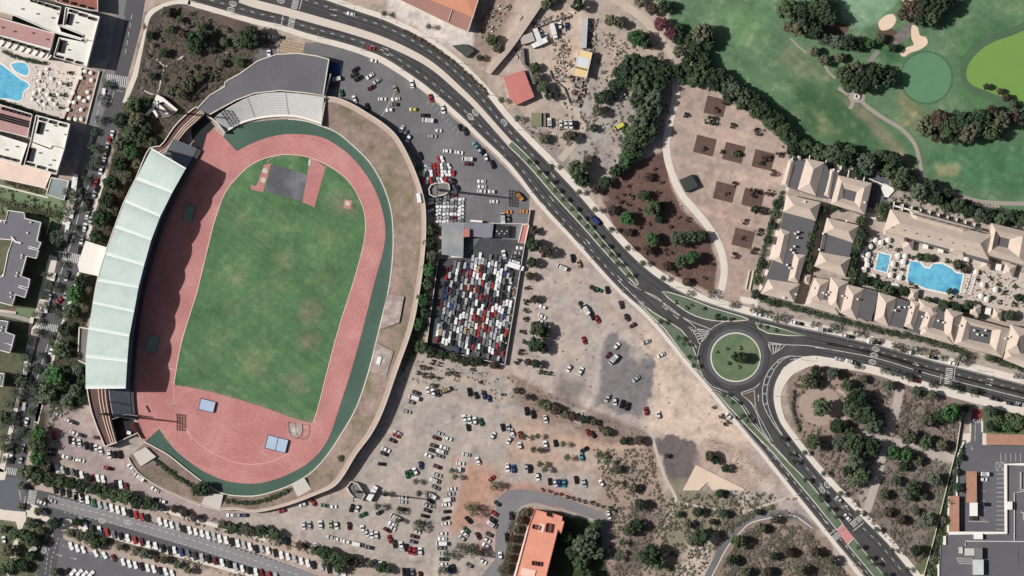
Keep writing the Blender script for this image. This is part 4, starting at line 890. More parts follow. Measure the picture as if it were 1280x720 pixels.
t = villa("long clubhouse villa with a single ridge facing the golf course", [(1113,261),(1243,292),(1236,330),(1105,289)], 6.8,
  [[(1113,261),(1243,292),(1236,325),(1105,289)], [(1105,287),(1135,295),(1131,303),(1103,293)], [(1190,309),(1208,313),(1205,322),(1186,314)]], vents=[(1141,284),(1171,292),(1230,307)])
for q in ([(1136,262),(1219,285),(1204,293),(1142,277)],):
    b = B(); b.hip(q, 8.3, 2.2); b.build("upper_roof", TILE, t)
for k in range(9):
    for dx in (0, 4.2):
        b = B(); p = (1142+k*10.4+dx, 268+k*2.75+dx*.25); z_ = 10.6; b.box(p[0], p[1], 2.4, .9, 7.0, z_+.5, 15); b.build("roof_opening", GLASS, t)
for k in range(8):
    b = B(); p = (1116+k*15, 281+k*3.9); b.box(p[0], p[1]+3, 3.2, 1.0, 7.0, 9.9, 15); b.build("roof_opening", GLASS, t)
for k in range(10):
    b = B(); p = (1118+k*11.2, 254+k*3.0); b.wall([(p[0], p[1]-2), (p[0]-1.5, p[1]+7)], .5, 0, 3.2); b.wall([(p[0]-1, p[1]+3), (p[0]+9, p[1]+5.5)], .8, 0, 2.8); b.build("garden_wall", WALLW, t)
villa("villa roofed around a small grey flat at the east end of the clubhouse row", [(1240,279),(1295,292),(1290,335),(1232,320)], 6.8, rings=[([(1240,279),(1295,292),(1288,334),(1232,318)], [(1249,296),(1262,299),(1260,310),(1247,307)], 3.2)])
for k in range(4):
    b = B(); p = (1003+k*10.3, 186+k*2.6); b.wall([(p[0], p[1]), (p[0]-2, p[1]+12)], .5, 0, 4.0); single("garden_wall", b, WALLW, ORD[k]+" white dividing wall from the west above the northwest villas", "garden wall", "white garden dividing walls")
for k in range(4):
    b = B(); p = (1052+k*9.5, 207+k*4.6); b.wall([(p[0], p[1]), (p[0]-2, p[1]+11)], .5, 0, 4.0); single("garden_wall", b, WALLW, ORD[k]+" white dividing wall from the west above the courtyard villa", "garden wall", "white garden dividing walls")
pav = [([(1131,299),(1143,298),(1141,313),(1128,311)],"small hipped pavilion just north of the small square pool"), ([(1229,321),(1240,324),(1238,338),(1226,335)],"small hipped pavilion at the east corner of the big pool"),
       ([(1257,328),(1271,332),(1266,347),(1253,343)],"small hipped pavilion east of the white pergola"), ([(1137,360),(1149,362),(1146,378),(1135,374)],"small hipped pavilion just below the big pool"),
       ([(1214,377),(1227,382),(1224,397),(1212,392)],"small hipped pavilion north of the court villa"), ([(1242,385),(1253,388),(1251,402),(1240,398)],"small hipped pavilion with bright west face near the east edge"), ([(1004,342),(1014,344),(1011,356),(1002,353)],"tiny hipped pavilion between the long block and the front row")]
for q, lab in pav:
    t = thing("pavilion", lab, "pavilion", q[0], "hipped pool pavilions"); b = B(); b.hip(q, 3.0, 1.7); b.build("roof", TILE, t); b = B(); b.prism([lerp(p, (sum(a[0] for a in q)/4, sum(a[1] for a in q)/4), 0.15) for p in q], 0, 2.9); b.build("wall", WALLC, t)
for c, a, lab in [((1157,307),10,"western white square shade below the clubhouse"),((1176,312),10,"eastern white square shade below the clubhouse"),((1248,334),12,"white pergola between two small pavilions"),((1235,389),12,"white pergola north of the court villa"),((1085,384),12,"")]:
    if not lab: continue
    t = thing("pergola", lab, "pergola", c, "white square pergolas"); b = B(); b.box(*c, 7, 8, 2.8, 3.0, a); b.build("top", WALLW, t)
    for dx, dy in ((-3,-3.5),(3,-3.5),(3,3.5),(-3,3.5)):
        b = B(); b.cyl(*W((c[0]+dx, c[1]+dy)), 0.12, 0, 2.8, 6); b.build("post", WALLW, t)
sheet("paving", [(1092,212),(1112,226),(1108,262),(1075,258),(1083,240)], 0.06, mat("grey yard", (96,96,102), 0.9))
b = B(); b.prism([(1098,228),(1108,230),(1120,236),(1110,247),(1106,246)], 0, 1.0); single("stone_terrace", b, WALLW, "white triangular terrace at the corner of the grey yard", "terrace")
b = B(); b.wall([(1078,220),(1118,236)], .5, 0, 1.6); single("yard_wall", b, WALLW, "thin white wall along the top of the grey yard", "wall")
b = B(); b.prism([(1070,262),(1105,270),(1106,276),(1078,272)], 0, .3); structure("paving", b, PAVE)
sheet("pool_deck", [(1085,295),(1130,300),(1190,318),(1232,325),(1290,345),(1290,395),(1262,392),(1215,375),(1140,372),(1085,345),(1078,320)], 0.07, mat("pool deck", (190,176,164), 0.9, 0.14, 0.4, 1.6))
POOL = mat("pool water", (96,186,216), 0.2, 0.09, 0.15, 1.6, tint=(58,144,190), tintamt=0.9, ts=0.16, spec=0.4); COP = mat("pool coping", (226,222,214), 0.8)
def pool(lab, pts, at, grp=None, wat=POOL):
    t = thing("swimming_pool", lab, "swimming pool", at); c = (sum(p[0] for p in pts)/len(pts), sum(p[1] for p in pts)/len(pts))
    q = list(pts)+[pts[0]]; b = B(); b.strip(offset(q, 1.1), offset(q, -1.1), .24, .24); b.build("coping", COP, t); b = B(); b.flat(pts, 0.16); b.build("water", wat, t)
pool("large blue swimming pool with scalloped edges inside the villa complex", [(1137,325),(1150,327),(1156,334),(1162,335),(1166,329),(1178,329),(1190,335),(1196,341),(1205,342),(1200,366),(1195,369),(1178,366),(1156,361),(1145,356),(1133,351)], (1165,345))
pool("small four sided blue pool inside the villa complex", [(1098,315),(1114,319),(1109,341),(1093,337)], (1104,328))
pool("large kidney shaped hotel pool at the left picture edge", smooth([(-12,78),(2,80),(10,86),(18,92),(27,99),(35,103),(37,109),(30,115),(28,124),(22,127),(10,124),(-12,119)], 3, True), (10,100))
pool("small rounded hotel pool above the large kidney shaped one", smooth([(14,80),(23,77),(33,79),(37,88),(34,95),(25,93),(17,88)], 3, True), (25,85))

# ---- hotel in the top left corner
sheet("pool_deck", [(-40,52),(58,72),(104,84),(78,152),(-40,128)], 0.08, mat("hotel deck", (202,190,180), 0.9, 0.09, 0.3, 1.4, tint=(220,212,200), tintamt=0.8, ts=0.04))
sheet("restaurant_terrace", [(103,85),(124,89),(106,155),(78,149)], 0.1, mat("brown terrace", (150,120,112), 0.9, 0.08))
b = B(); b.wall([(100,86),(103,84),(124,89),(107,155)], .6, 0, 1.4); b.wall([(103,88),(79,149)], .4, 0, 1.2); single("terrace_wall", b, CREAM, "low cream wall around the brown restaurant terrace", "wall")
def block(lab, foot, h, m=ROOFW, wall=WALLW, recess=(), vents=(), par=0.9, name="hotel_block", cat="building", extra=None):
    t = thing(name, lab, cat, foot[0]); b = B(); b.prism(foot, 0, h, 0, 1); b.build("wall", [m, wall], t)
    b = B(); b.wall(foot, 0.45, h-0.2, h+par, 0, True); b.build("parapet", wall, t)
    for q in recess: 
        b = B(); b.prism(rect(*q), h-0.1, h+0.14); b.wall(rect(*q), .3, h, h+1.6, 0, True); b.build("roof_opening", [DARKREC], t)  # recessed openings drawn as dark panels, their shade put into the colour
    for v in vents:
        b = B(); b.box(v[0], v[1], 1.6, 1.6, h, h+1.3, 12); b.build("roof_vent", CONCD, t)
    return t
rc = lambda x0, y0, x1, y1, n, l=6.5, w_=3, a=16: [(x0+(x1-x0)*i/max(1, n-1), y0+(y1-y0)*i/max(1, n-1), l, w_, a) for i in range(n)]
block("white hotel block with a row of dark skylights along its top edge", [(-30,-12),(20,-6),(76,9),(71,31),(104,44),(102,50),(66,40),(20,20),(-30,6)], 13, recess=rc(41,1,69,10,4), vents=[(27,11),(46,17),(65,22),(72,17)])
block("white hotel block at the street corner with dark skylights", [(82,9),(124,21),(116,52),(76,40),(73,31),(79,31)], 13, recess=rc(90,14,114,23,3,8,3)+[(85.5,24,4,14,14)], vents=[(95,28)])
block("white hotel block above the brown restaurant terrace", [(74,47),(104,53),(108,50),(116,52),(108,83),(67,71)], 13, recess=rc(73,71,97,78,3,6,2.5)+[(76,58,5,16,14)], vents=[(85,62),(82,55)])
t = block("pink roofed hotel block beside the hotel pools", [(-30,14),(68,42),(63,61),(-30,36)], 14, PINKR, vents=[(2,34),(17,39),(40,41),(58,49)])
t2 = block("stepped white balcony strip below the pink hotel roof", [(-30,36),(63,61),(58,74),(-30,50)], 10, recess=rc(-2,47,56,64,7,6,3), name="balcony_block")
for k in range(8):
    b = B(); p = (2+k*8.4, 55+k*2.4); b.wall([(p[0]+3, p[1]-3), (p[0]-2, p[1]+3)], .7, 8, 11.2); b.build("fin", WALLW, t2)
block("terracotta roofed block at the top edge beside the white hotel", [(72,-15),(122,-15),(122,14),(82,6),(70,2)], 9, mat("terracotta deck", (150,92,80), 0.9, 0.2, 0.4, 1.5), recess=rc(80,1,112,10,4,4,2.5))
block("long white roof strip between hotel blocks at left edge", [(-30,5),(16,16),(14,27),(-30,18)], 12, mat("tan roof", (170,150,134)))
t = block("lower hotel wing with solar panels and a pink strip at the left edge", [(-30,122),(40,143),(34,171),(-30,156)], 12, PINKR, recess=rc(5,136,34,144,4,6,3))
b = B(); 
for k in range(3): b.wall([(-5,141.5+k*3),(36,152.5+k*3)], 0.9, 12.2, 12.9)
b.build("solar_panel", GLASS, t)
block("white hotel wing with a dark skylight strip facing the street, south of the terrace", [(45,144),(87,155),(80,186),(64,182),(62,186),(38,177)], 13, recess=rc(52,149,77,156,3,7,3)+[(49,160,4.5,15,14)], vents=[(57,163),(68,157),(81,168)])
block("white hotel wing with twin roof fans above the pink terrace", [(38,177),(62,186),(66,182),(80,186),(70,218),(30,206)], 13, recess=rc(36,205,64,213,3,8,2.5)+[(37,193,5,17,14)], vents=[(61,206),(66,200),(49,191)])
block("white hotel wing at the left edge above the pink terrace", [(-30,160),(34,180),(25,206),(-30,190)], 12, recess=rc(-2,195,18,200,3,6,2.5), vents=[(7,187),(20,183)])
block("pink ground floor terrace roof below the hotel wings", [(-30,190),(25,206),(30,206),(64,216),(56,235),(-30,216)], 3.5, mat("pale pink terrace", (222,196,180)), name="terrace_block", par=0.5)
block("small ramped grey roof by the bus at the hotel corner", [(64,222),(86,226),(80,250),(58,243)], 3, mat("grey ramp", (136,146,146)), name="ramp_building", par=0.6)
sheet("lawn", [(-30,222),(60,240),(76,250),(82,262),(72,292),(30,268),(-30,262)], 0.04, mat("hotel lawn", (112,128,92), 0.95, 0.12))
path([(-10,229),(20,237),(60,247)], 2, PAVE, 0.08)
GREYR = mat("grey apartment roof", (112,111,118), 0.9, 0.05)
def apart(lab, foot, h=11, vents=()):
    t = block(lab, foot, h, GREYR, WALLW, vents=[], par=0.6, name="apartment_block")
    for v in vents:
        b = B(); b.box(v[0], v[1], 1.8, 1.8, h, h+1.2, 12); b.build("roof_vent", WALLW, t)
    return t
t = apart("stepped grey roofed apartment block west of the street, the largest one", [(-30,272),(7,276),(10,263),(30,266),(31,273),(51,278),(46,301),(51,303),(48,311),(36,308),(35.5,310),(48,313),(45,323),(33,320),(26,345),(37,349),(35,360),(24,357),(23,359),(34,362),(31,372),(19,368),(15,382),(-30,370),(-30,356),(4,345),(10,315),(16,300),(-30,296)], 11,
  vents=[(38,278),(34,291),(27,319),(26.5,322),(21,341),(20,345),(13,366),(13,371),(1,277),(5,278)])
b = B(); b.wall([(17,299),(12,315),(6,342),(-2,352)], 1.2, 0, 8.5); b.wall([(14,296),(19,302),(26,304)], .8, 0, 12); b.build("balcony", WALLW, t)
apart("grey roofed apartment block below the footpath at left edge", [(-30,396),(10,402),(7,415),(18,419),(15,431),(5,428),(15,432),(12,441),(-30,430)], 11, [(2,409),(1,413)])
apart("small grey roofed apartment block at the left edge, southernmost", [(-30,462),(5,467),(3,483),(-30,478)], 11, [(0,472)])
sheet("lawn", [(20,385),(44,386),(42,398),(20,392)], 0.05, mat("hotel lawn"))
b = B(); b.wall([(63,276),(58,292)], .4, 0, 2); b.wall([(-10,387),(20,391)], 1.2, 0, 1); single("garden_wall", b, CONC, "low pale garden wall east of the grey apartment block", "wall")
for q in ([(-10,388),(20,385),(20,391),(-10,398)],): sheet("paving", q, 0.07, mat("red brown paving", (126,92,78)))

# ---- south building with the orange roof
t = block("orange roofed building with a notched top end beside the dark lawn", [(669,637),(683,641),(683,645),(690,647),(691,642),(703,646),(702,651),(705,652),(701,667),(697,662),(680,730),(642,730),(662,655)], 12.5, mat("orange roof coating", (222,146,118), 0.9, 0.08, 0.2, 1.0), mat("orange render", (190,120,100)), par=0.5)
for q in [(670,659,9,5,14),(686,660,7,11,10),(667,704,4,5,10),(674,705,4,5,10)]:
    b = B(); b.prism(rect(*q), 12.4, 12.8); b.wall(rect(*q), .3, 12.4, 13.8, 0, True); b.build("roof_light", mat("maroon shade", (110,66,56)), t)
b = B(); b.prism(rect(677,660,7,10,14), 12.4, 12.9); b.prism(rect(660,716,18,10,14), 12.4, 13.0); b.build("roof_slab", mat("pale pink slab", (236,190,172)), t)
b = B(); b.wall([(661,658),(643,722)], 1.1, 0, 3.0); b.build("side_wall", WALLW, t)
b = B(); b.prism(smooth([(646,640),(652,633),(668,629),(690,634),(712,640),(742,650)],3)+smooth([(741,652),(712,643),(690,637),(668,632),(654,636),(648,644),(640,690)],3), 0, .14); structure("pavement", b, PAVEG)

# ---- supermarket at the lower right with its canopies
t = block("large flat dark roofed store filling the bottom right corner", [(1183,668),(1258,668),(1258,581),(1295,581),(1295,735),(1174,735),(1176,682),(1181,682)], 6.5, mat("dark roof membrane", (98,96,102), 0.9, 0.05, 0.06, 0.5, tint=(108,104,108), tintamt=0.7, ts=0.03), CONCD, par=0.4, name="store", cat="store")
b = B(); b.wall([(1290,580.5),(1257,580.5),(1257.5,666),(1186,666.5)], 1.6, 6.2, 7.6); b.build("white_fascia", WALLW, t)
b = B()
b.wall([(1207,682),(1207,676.5),(1290,677)], .5, 6.6, 7.2); b.wall([(1268,676),(1268,616),(1280,614)], .5, 6.6, 7.2); b.wall([(1276,590),(1276,612),(1290,612)], .6, 6.6, 7.4); b.wall([(1276,640),(1282,642)], .5, 6.6, 7.2)
for k in range(4): b.wall([(1195+k*1.2, 698+k*2.2),(1216, 697.5+k*2.4)], .3, 6.6, 7.2)
b.build("pipework", mat("pale duct", (190,188,186), 0.6), t)
for q, hh, m in [((1262,632,7,10),9,WALLW),((1223,670.5,11,7),8.5,WALLW),((1212,690,12,9),8,mat("pale duct")),((1223.5,691.5,9,14),9.5,CONCD),((1223,709,13,19),9.5,mat("pale grey housing", (196,200,200), 0.7)),((1201,688,5,8),7.3,CONC),((1283,646,7,8),8,CONC),((1284,602,5,16),8,ROOFW)]:
    b = B(); b.box(*q, 6.4, hh); b.build("rooftop_unit", m, t)
b = B(); b.wall([(1181,670),(1181,681)], 1.2, 0, 7.4); b.build("side_wall", WALLW, t)
b = B(); b.wall([(1173,697),(1173,730)], .8, 0, 5); b.build("side_wall", WALLW, t)
b = B(); b.wall([(1290,680),(1285,681)], .4, 6.6, 7); b.wall([(1272,682),(1272,708),(1290,709)], .25, 6.6, 6.8); b.build("roof_line", CONCD, t)
ORR = mat("orange tiled canopy", (172,126,102), 0.9, 0.14, 0.3, 1.8)
for q, lab in [([(1233,543),(1295,543),(1295,557),(1233,556)],"orange tiled shelter along the top of the store car park"),([(1208,589),(1221,589),(1221,628),(1208,628)],"orange tiled shelter standing in the store car park"),([(1187.5,620),(1199,620),(1199,665),(1186.5,664)],"orange tiled shelter against the west edge of the store car park")]:
    t = thing("car_shelter", lab, "shelter", q[0], "orange tiled car shelters"); b = B(); b.prism(q, 2.9, 3.3); b.build("roof", ORR, t)
    for p in q:
        b = B(); c = lerp(p, (sum(a[0] for a in q)/4, sum(a[1] for a in q)/4), .08); b.cyl(*W(c), .15, 0, 2.9, 6); b.build("post", CONC, t)
    if q[0][0] == 1208:
        b = B(); b.prism([(1212,628.3),(1222,628.3),(1222,645),(1212,645)], 3.0, 3.5); b.build("white_end_roof", WALLW, t)
b = B(); b.wall([(1207,505),(1202,522),(1196,560),(1188,590),(1176,640),(1166,680),(1154,722)], 0.35, 0, 1.8); single("boundary_wall", b, CONC, "long thin slanting boundary wall west of the store", "wall")
b = B(); b.wall([(1205,552),(1197,570),(1196,620)], 0.8, 0, .9); b.wall([(1186,620),(1185,666)], .9, 0, 1.2); single("kerb_wall", b, WALLW, "low white wall along the west side of the store car park", "wall")
b = B(); b.prism([(1204,542),(1214,541),(1213,552),(1203,556)], 0, .15); b.prism([(1228,541),(1233,542),(1233,556),(1228,556)], 0, .15); b.prism([(1152,718),(1172,716),(1172,730),(1150,730)], 0, .15); b.prism([(1212,526),(1214,526),(1214,540),(1212,540)],0,.15); b.prism([(1226.5,526),(1229,526),(1229,540),(1226.5,540)],0,.15); structure("pavement", b, PAVE)
# ---- triangular plaza slab
b = B(); b.prism([(870,581),(880,586),(931,611.5),(930,613),(890,612.8),(884,603),(874,613),(853.5,613.2)], 0, 0.5); single("triangular_slab", b, mat("tan slab", (214,190,168), 0.9, 0.05), "plain tan triangular slab with a notch in its lower edge on waste ground", "slab")
# ---- industrial yard at the top
t = block("large roof at the top edge split into orange and dusky pink halves", [(498,-25),(606,-25),(585,39),(568,33),(500,0)], 8, mat("dusky roof", (166,120,108), 0.9, 0.08), WALLC, par=0.3, name="warehouse")
b = B(); b.hip([(520,-25),(606,-28),(592,22),(524,-6)], 8.05, 1.2); b.build("roof", mat("orange metal roof", (208,138,106), 0.9, 0.06), t)
b = B(); b.wall([(565,12),(560,27)], .25, 8, 8.6); b.build("ridge", CREAM, t)
b = B(); b.prism([(629,96),(641,92),(655,87.5),(668,121),(645,131.5),(637,122)], 0, 4.5, 0, 1); b.box(659,105,1.6,1.2,4.5,5.0); single("shed", b, [mat("salmon roof", (192,116,106), 0.9, 0.09), WALLC], "salmon roofed shed beside the carriageway verge", "shed")
b = B(); b.prism([(565,57),(580,55),(593,63),(583,72)], 0, 3, 0, 0); single("shed", b, mat("green grey sheet", (74,80,74)), "dark green grey shed by the verge below the large roof", "shed")
b = B(); b.prism([(606,90),(613,93),(636,66),(648,50),(682,0),(692,-20),(672,-20),(657,10),(643,40)], 0, 4.0, 0, 1); b.box(649.5,23,7,2.2,4.0,4.8,-48); single("loading_ramp", b, [mat("ramp concrete", (186,168,154)), CONC], "long straight concrete ramp running down from the top edge", "ramp")
b = B(); b.prism([(650,46),(665,40),(669,51),(652,56)], 0, 3.2, 0, 0); single("shed", b, mat("pale sheet roof", (176,166,160)), "small pale roofed shed beside the parked lorries", "shed")
t = block("narrow cabin with a yellow and pale striped roof in the yard", [(724,62),(740,66),(733,97),(716,94)], 5, mat("yellow roof", (222,194,136)), WALLC, par=0.2, name="yard_cabin")
b = B(); b.prism([(723,70),(737,74),(734,85),(720,81)], 4.9, 5.15); b.build("roof_panel", mat("pale sheet", (200,206,212)), t)
b = B(); b.wall([(719.5,84),(734,87.5)], .8, 4.9, 5.35); b.build("ridge", mat("dark ridge", (120,104,80)), t)
b = B(); b.prism([(728,22),(735,22),(733,60),(726,60)], 0, 3.5, 0, 0); single("long_container", b, mat("grey container", (176,176,176), 0.7), "long grey container lying north south above the striped cabin", "container")
b = B(); b.prism([(664,141),(677,141),(677,158),(664,157)], 0, 3.2); b.prism([(679,141),(682,141),(682,158),(679,158)], 0, 2.2); single("shed", b, mat("olive sheet roof", (126,126,100)), "square olive roofed shed near the bottom of the yard", "shed")
b = B(); b.wall([(716,110),(727,113)], 1.0, 0, 2); b.box(718,122,8,5,0,2.4,10); b.box(720,131,9,4,0,1.6,5); b.box(723,105,10,6,0,1.2,20); single("scrap_heap", b, mat("pale scrap", (150,146,142), 0.9, 0.3, 1.0, 3.0), "pile of pale scrap and crates south of the striped cabin", "scrap heap")
b = B(); b.wall([(653,60),(655,80),(662,88),(668,105)], 1.2, 0, 2.5); b.wall([(666,36),(692,26),(712,20)], .4, 0, 1.6); b.wall([(687,88),(690,98),(705,110),(712,128)], .5, 0, 1.2); single("yard_wall", b, CONCD, "dark broken yard walls around the lorry park", "wall")
# ---- impound yard buildings
b = B(); b.prism([(552,278),(580,278),(579,322),(552,318)], 0, 5, 0, 1); single("yard_office", b, [mat("pale grey roof", (138,140,144), 0.9, 0.09, 0.08, 0.5, tint=(166,164,158), tintamt=0.7, ts=0.15), CONCD], "pale grey flat roof at the top corner of the impound yard", "office")
b = B(); b.prism([(580,278),(617,280),(615,297),(603,297),(586,295),(581,297)], 0, 5, 0, 1); single("yard_office", b, [mat("slate roof", (126,126,136)), CONCD], "slate coloured flat roof beside the pale grey one", "office")
b = B(); b.box(583.5, 291, 7, 10, 0, 7, 0); single("stair_tower", b, mat("salmon roof"), "small salmon square tower between the two yard roofs", "tower")
b = B(); b.prism([(617,281),(637,282),(636,297),(617,296)], 0, 3.5); single("dark_canopy", b, mat("dark canopy", (48,50,54)), "dark square canopy above the impound yard", "canopy")
for i in range(5):
    b = B(); b.box(621+i*3.2, 289+(i%2)*3, 1.6, 1.6, 3.5, 4.0); single("canopy_vent", b, CONC, ORD[i]+" little roof vent from the west on the dark square canopy", "vent", "vents on the dark canopy")
t = thing("gatehouse", "white rimmed red roofed gatehouse on the yard's right corner", "gatehouse", (654,292)); b = B(); b.prism([(653,281),(661,281),(656,304),(648,303)], 0, 3.5, 0, 1); b.build("roof", [mat("salmon roof"), WALLW], t); b = B(); b.wall([(653,281),(661,281),(656,304),(648,303)], .5, 0, 4.0, 0, True); b.build("rim", WALLW, t)
b = B(); b.wall([(663,262),(656,304),(631,456)], .35, 0, 2.4); b.wall([(548,322),(533,432),(543,436),(631,456)], .35, 0, 2.4); b.wall([(612,279),(660,280)], .4, 0, 2.2); single("yard_wall", b, CONC, "thin wall enclosing the crowded impound yard", "wall")
b = B(); b.wall([(564,320),(578,320.5)], 1.4, 0, 2.6); single("site_cabin", b, WALLW, "white strip cabin below the pale grey yard roof", "cabin")
b = B(); b.wall([(588,276),(603,277)], 1.0, 0, 2.6); single("site_cabin", b, WALLW, "white strip cabin above the slate yard roof", "cabin")
# ---- canopies and squares on the terraces
b = B(); b.prism([(849,225),(865,218),(873,233),(857,240)], 0, 3.0); single("kiosk", b, mat("dark kiosk roof", (58,64,62)), "dark square kiosk roof beside the curved pale path", "kiosk")
BED = mat("brown planting bed", (98,76,68), 0.95, 0.22, 0.3, 1.5)
for i, (x, y) in enumerate([(894,133),(881,182),(917,191),(954,200),(905.5,240),(941,248),(929,298)]):
    b = B(); b.prism(rect(x, y, 25, 22, 14), 0, .15); structure("planting_bed", b, BED)
b = B(); b.wall([(932,362),(937,338),(942,338),(937,363)], .6, 0, 1.0, 0, True); single("planter", b, CREAM, "narrow rectangular planter wall left of the villas", "planter")
b = B(); b.wall(smooth([(852,352),(890,374),(940,385),(985,398),(1040,412)], 3), .4, 0, 0.9); single("low_wall", b, CONC, "low wall between the upper pavement and the villa hedge", "wall")
b = B(); b.wall(ellipse(1071.5,120.5,3,3,20)+[ellipse(1071.5,120.5,3,3,20)[0]], .5, 0, 1.0); single("ring_seat", b, WALLW, "small white ring at the cart path junction on the golf course", "ring")
# ================================================================ VEGETATION
LEAF = leafmat("foliage", None); BARK = mat("bark", (96,78,62), 0.95, 0.1)
def leaf_cloud(seed, R0, hgt, clumps, per, size, flat=0.75, base=None, z0=0.0):
    r = random.Random(seed); b = B(); base = hgt if base is None else base
    cs = []
    for _ in range(clumps):
        while True:
            x, y, z = r.uniform(-1, 1), r.uniform(-1, 1), r.uniform(-0.6, 1)
            d = math.sqrt(x*x+y*y+z*z)
            if 0.25 < d < 1: break
        k = r.uniform(0.72, 1.0)/max(d, .55) if r.random() < .55 else 1
        cs.append((x*R0*k*0.86, y*R0*k*0.86, base+z*k*R0*flat*0.8, R0*r.uniform(0.17, 0.34)))
    for cx, cy, cz, cr in cs:
        for _ in range(per):
            u, v = r.uniform(-1, 1), r.uniform(0, 6.283); q = math.sqrt(1-u*u); rr = cr*r.uniform(.6, 1.08)
            n = Vector((q*math.cos(v), q*math.sin(v), u)); p = Vector((cx, cy, cz))+n*rr
            n = (n+Vector((r.uniform(-.6, .6), r.uniform(-.6, .6), r.uniform(-.1, .9)))).normalized()
            t = n.orthogonal().normalized(); t.rotate(Matrix.Rotation(r.uniform(0, 6.28), 3, n)); s_ = size*r.uniform(.6, 1.3)
            w2 = n.cross(t)*s_*0.6; t = t*s_
            if p.z < 0.1: continue
            b.face([p-t, p+w2, p+t, p-w2])
    return b, cs
def cyl_to(b, p, q, r0, r1, n=6):
    p, q = Vector(p), Vector(q); d = (q-p).normalized(); u = d.orthogonal().normalized(); v = d.cross(u)
    A = [p+(u*math.cos(6.283*i/n)+v*math.sin(6.283*i/n))*r0 for i in range(n)]; D = [q+(u*math.cos(6.283*i/n)+v*math.sin(6.283*i/n))*r1 for i in range(n)]
    for i in range(n): b.face([A[i], A[(i+1) % n], D[(i+1) % n], D[i]])
def proto(name, cat, crown_b, trunk_b, crown_name="crown"):
    root = bpy.data.objects.new(name, None); root["label"] = name.replace('_', ' '); root["category"] = cat; root["origin"] = (0, 0, 0)
    for nm, bb, m in ((crown_name, crown_b, LEAF), ("trunk", trunk_b, BARK)):
        if bb is None: continue
        me = bpy.data.meshes.new(nm); me.from_pydata([tuple(p) for p in bb.v], [], bb.f); me.materials.append(m); o = bpy.data.objects.new(nm, me); o.parent = root
    return root
PROTO = {}
def mk_protos():
    for i in range(5):     # broad crowns, unit radius 4 m
        b, cs = leaf_cloud(100+i, 4.0, 5.2, 52, 34, 0.46, 0.72); t = B(); cyl_to(t, (0,0,0), (0.1,0,3.2), .28, .18)
        for c in cs[:9]: cyl_to(t, (0.1,0,3.1), (c[0]*.8, c[1]*.8, c[2]), .13, .04, 4)
        PROTO['tree', i] = proto("broadleaf_tree", "tree", b, t)
    for i in range(4):     # airy grey-green crowns
        b, cs = leaf_cloud(200+i, 4.0, 4.8, 36, 17, 0.34, 0.6); t = B(); cyl_to(t, (0,0,0), (0.1,0,2.6), .22, .15)
        for c in cs[:12]: cyl_to(t, (0.1,0,2.5), (c[0]*.9, c[1]*.9, c[2]), .1, .03, 4)
        PROTO['airy', i] = proto("open_tree", "tree", b, t)
    for i in range(4):
        b, cs = leaf_cloud(300+i, 1.5, 0.9, 13, 18, 0.26, 0.7); t = B(); cyl_to(t, (0,0,0), (0,0,.8), .08, .05, 5)
        PROTO['shrub', i] = proto("shrub", "shrub", b, t, "foliage")
    for i in range(3):
        r = random.Random(400+i); b = B(); t = B(); hgt = 5.6; cyl_to(t, (0,0,0), (.15,0,hgt), .24, .17, 7)
        for k in range(26):
            a = k*2.399+r.uniform(-.2, .2); el = r.uniform(-.15, 1.1); L = r.uniform(2.1, 2.7); P = []
            for j in range(7):
                q = j/6; d = L*q; P.append(Vector((math.cos(a)*d*math.cos(el*(1-q*.5)), math.sin(a)*d*math.cos(el*(1-q*.5)), hgt+d*math.sin(el)-1.3*q*q*L*.5)))
            sd = Vector((-math.sin(a), math.cos(a), 0))
            for j in range(6):
                for s_ in (-1, 1):
                    w_ = (.16+.42*math.sin(math.pi*(j+.6)/7))*r.uniform(.8, 1.1); o = sd*s_*w_
                    b.face([P[j], P[j]+(P[j+1]-P[j])*.55, P[j]+(P[j+1]-P[j])*1.0+o+Vector((0,0,-.12)), P[j]+(P[j+1]-P[j])*.5+o+Vector((0,0,-.12))])
        PROTO['palm', i] = proto("palm_tree", "tree", b, t)
mk_protos()
LC = {'dark': (56,74,52), 'mid': (80,96,66), 'bright': (66,104,58), 'olive': (98,100,78), 'silver': (90,102,82), 'magenta': (118,66,76), 'brown': (88,76,64), 'palm': (74,86,62), 'dry': (116,110,90), 'hedge': (64,80,54), 'dusty': (116,104,94), 'sage': (98,98,80), 'ash': (134,124,110)}
LOOK = {'dark': 'dark green', 'mid': 'green', 'bright': 'bright green', 'olive': 'olive', 'silver': 'grey green', 'magenta': 'purple flowering', 'brown': 'brown', 'palm': 'small', 'dry': 'straw coloured', 'hedge': 'green'}
USED = set(); vr = random.Random(11)
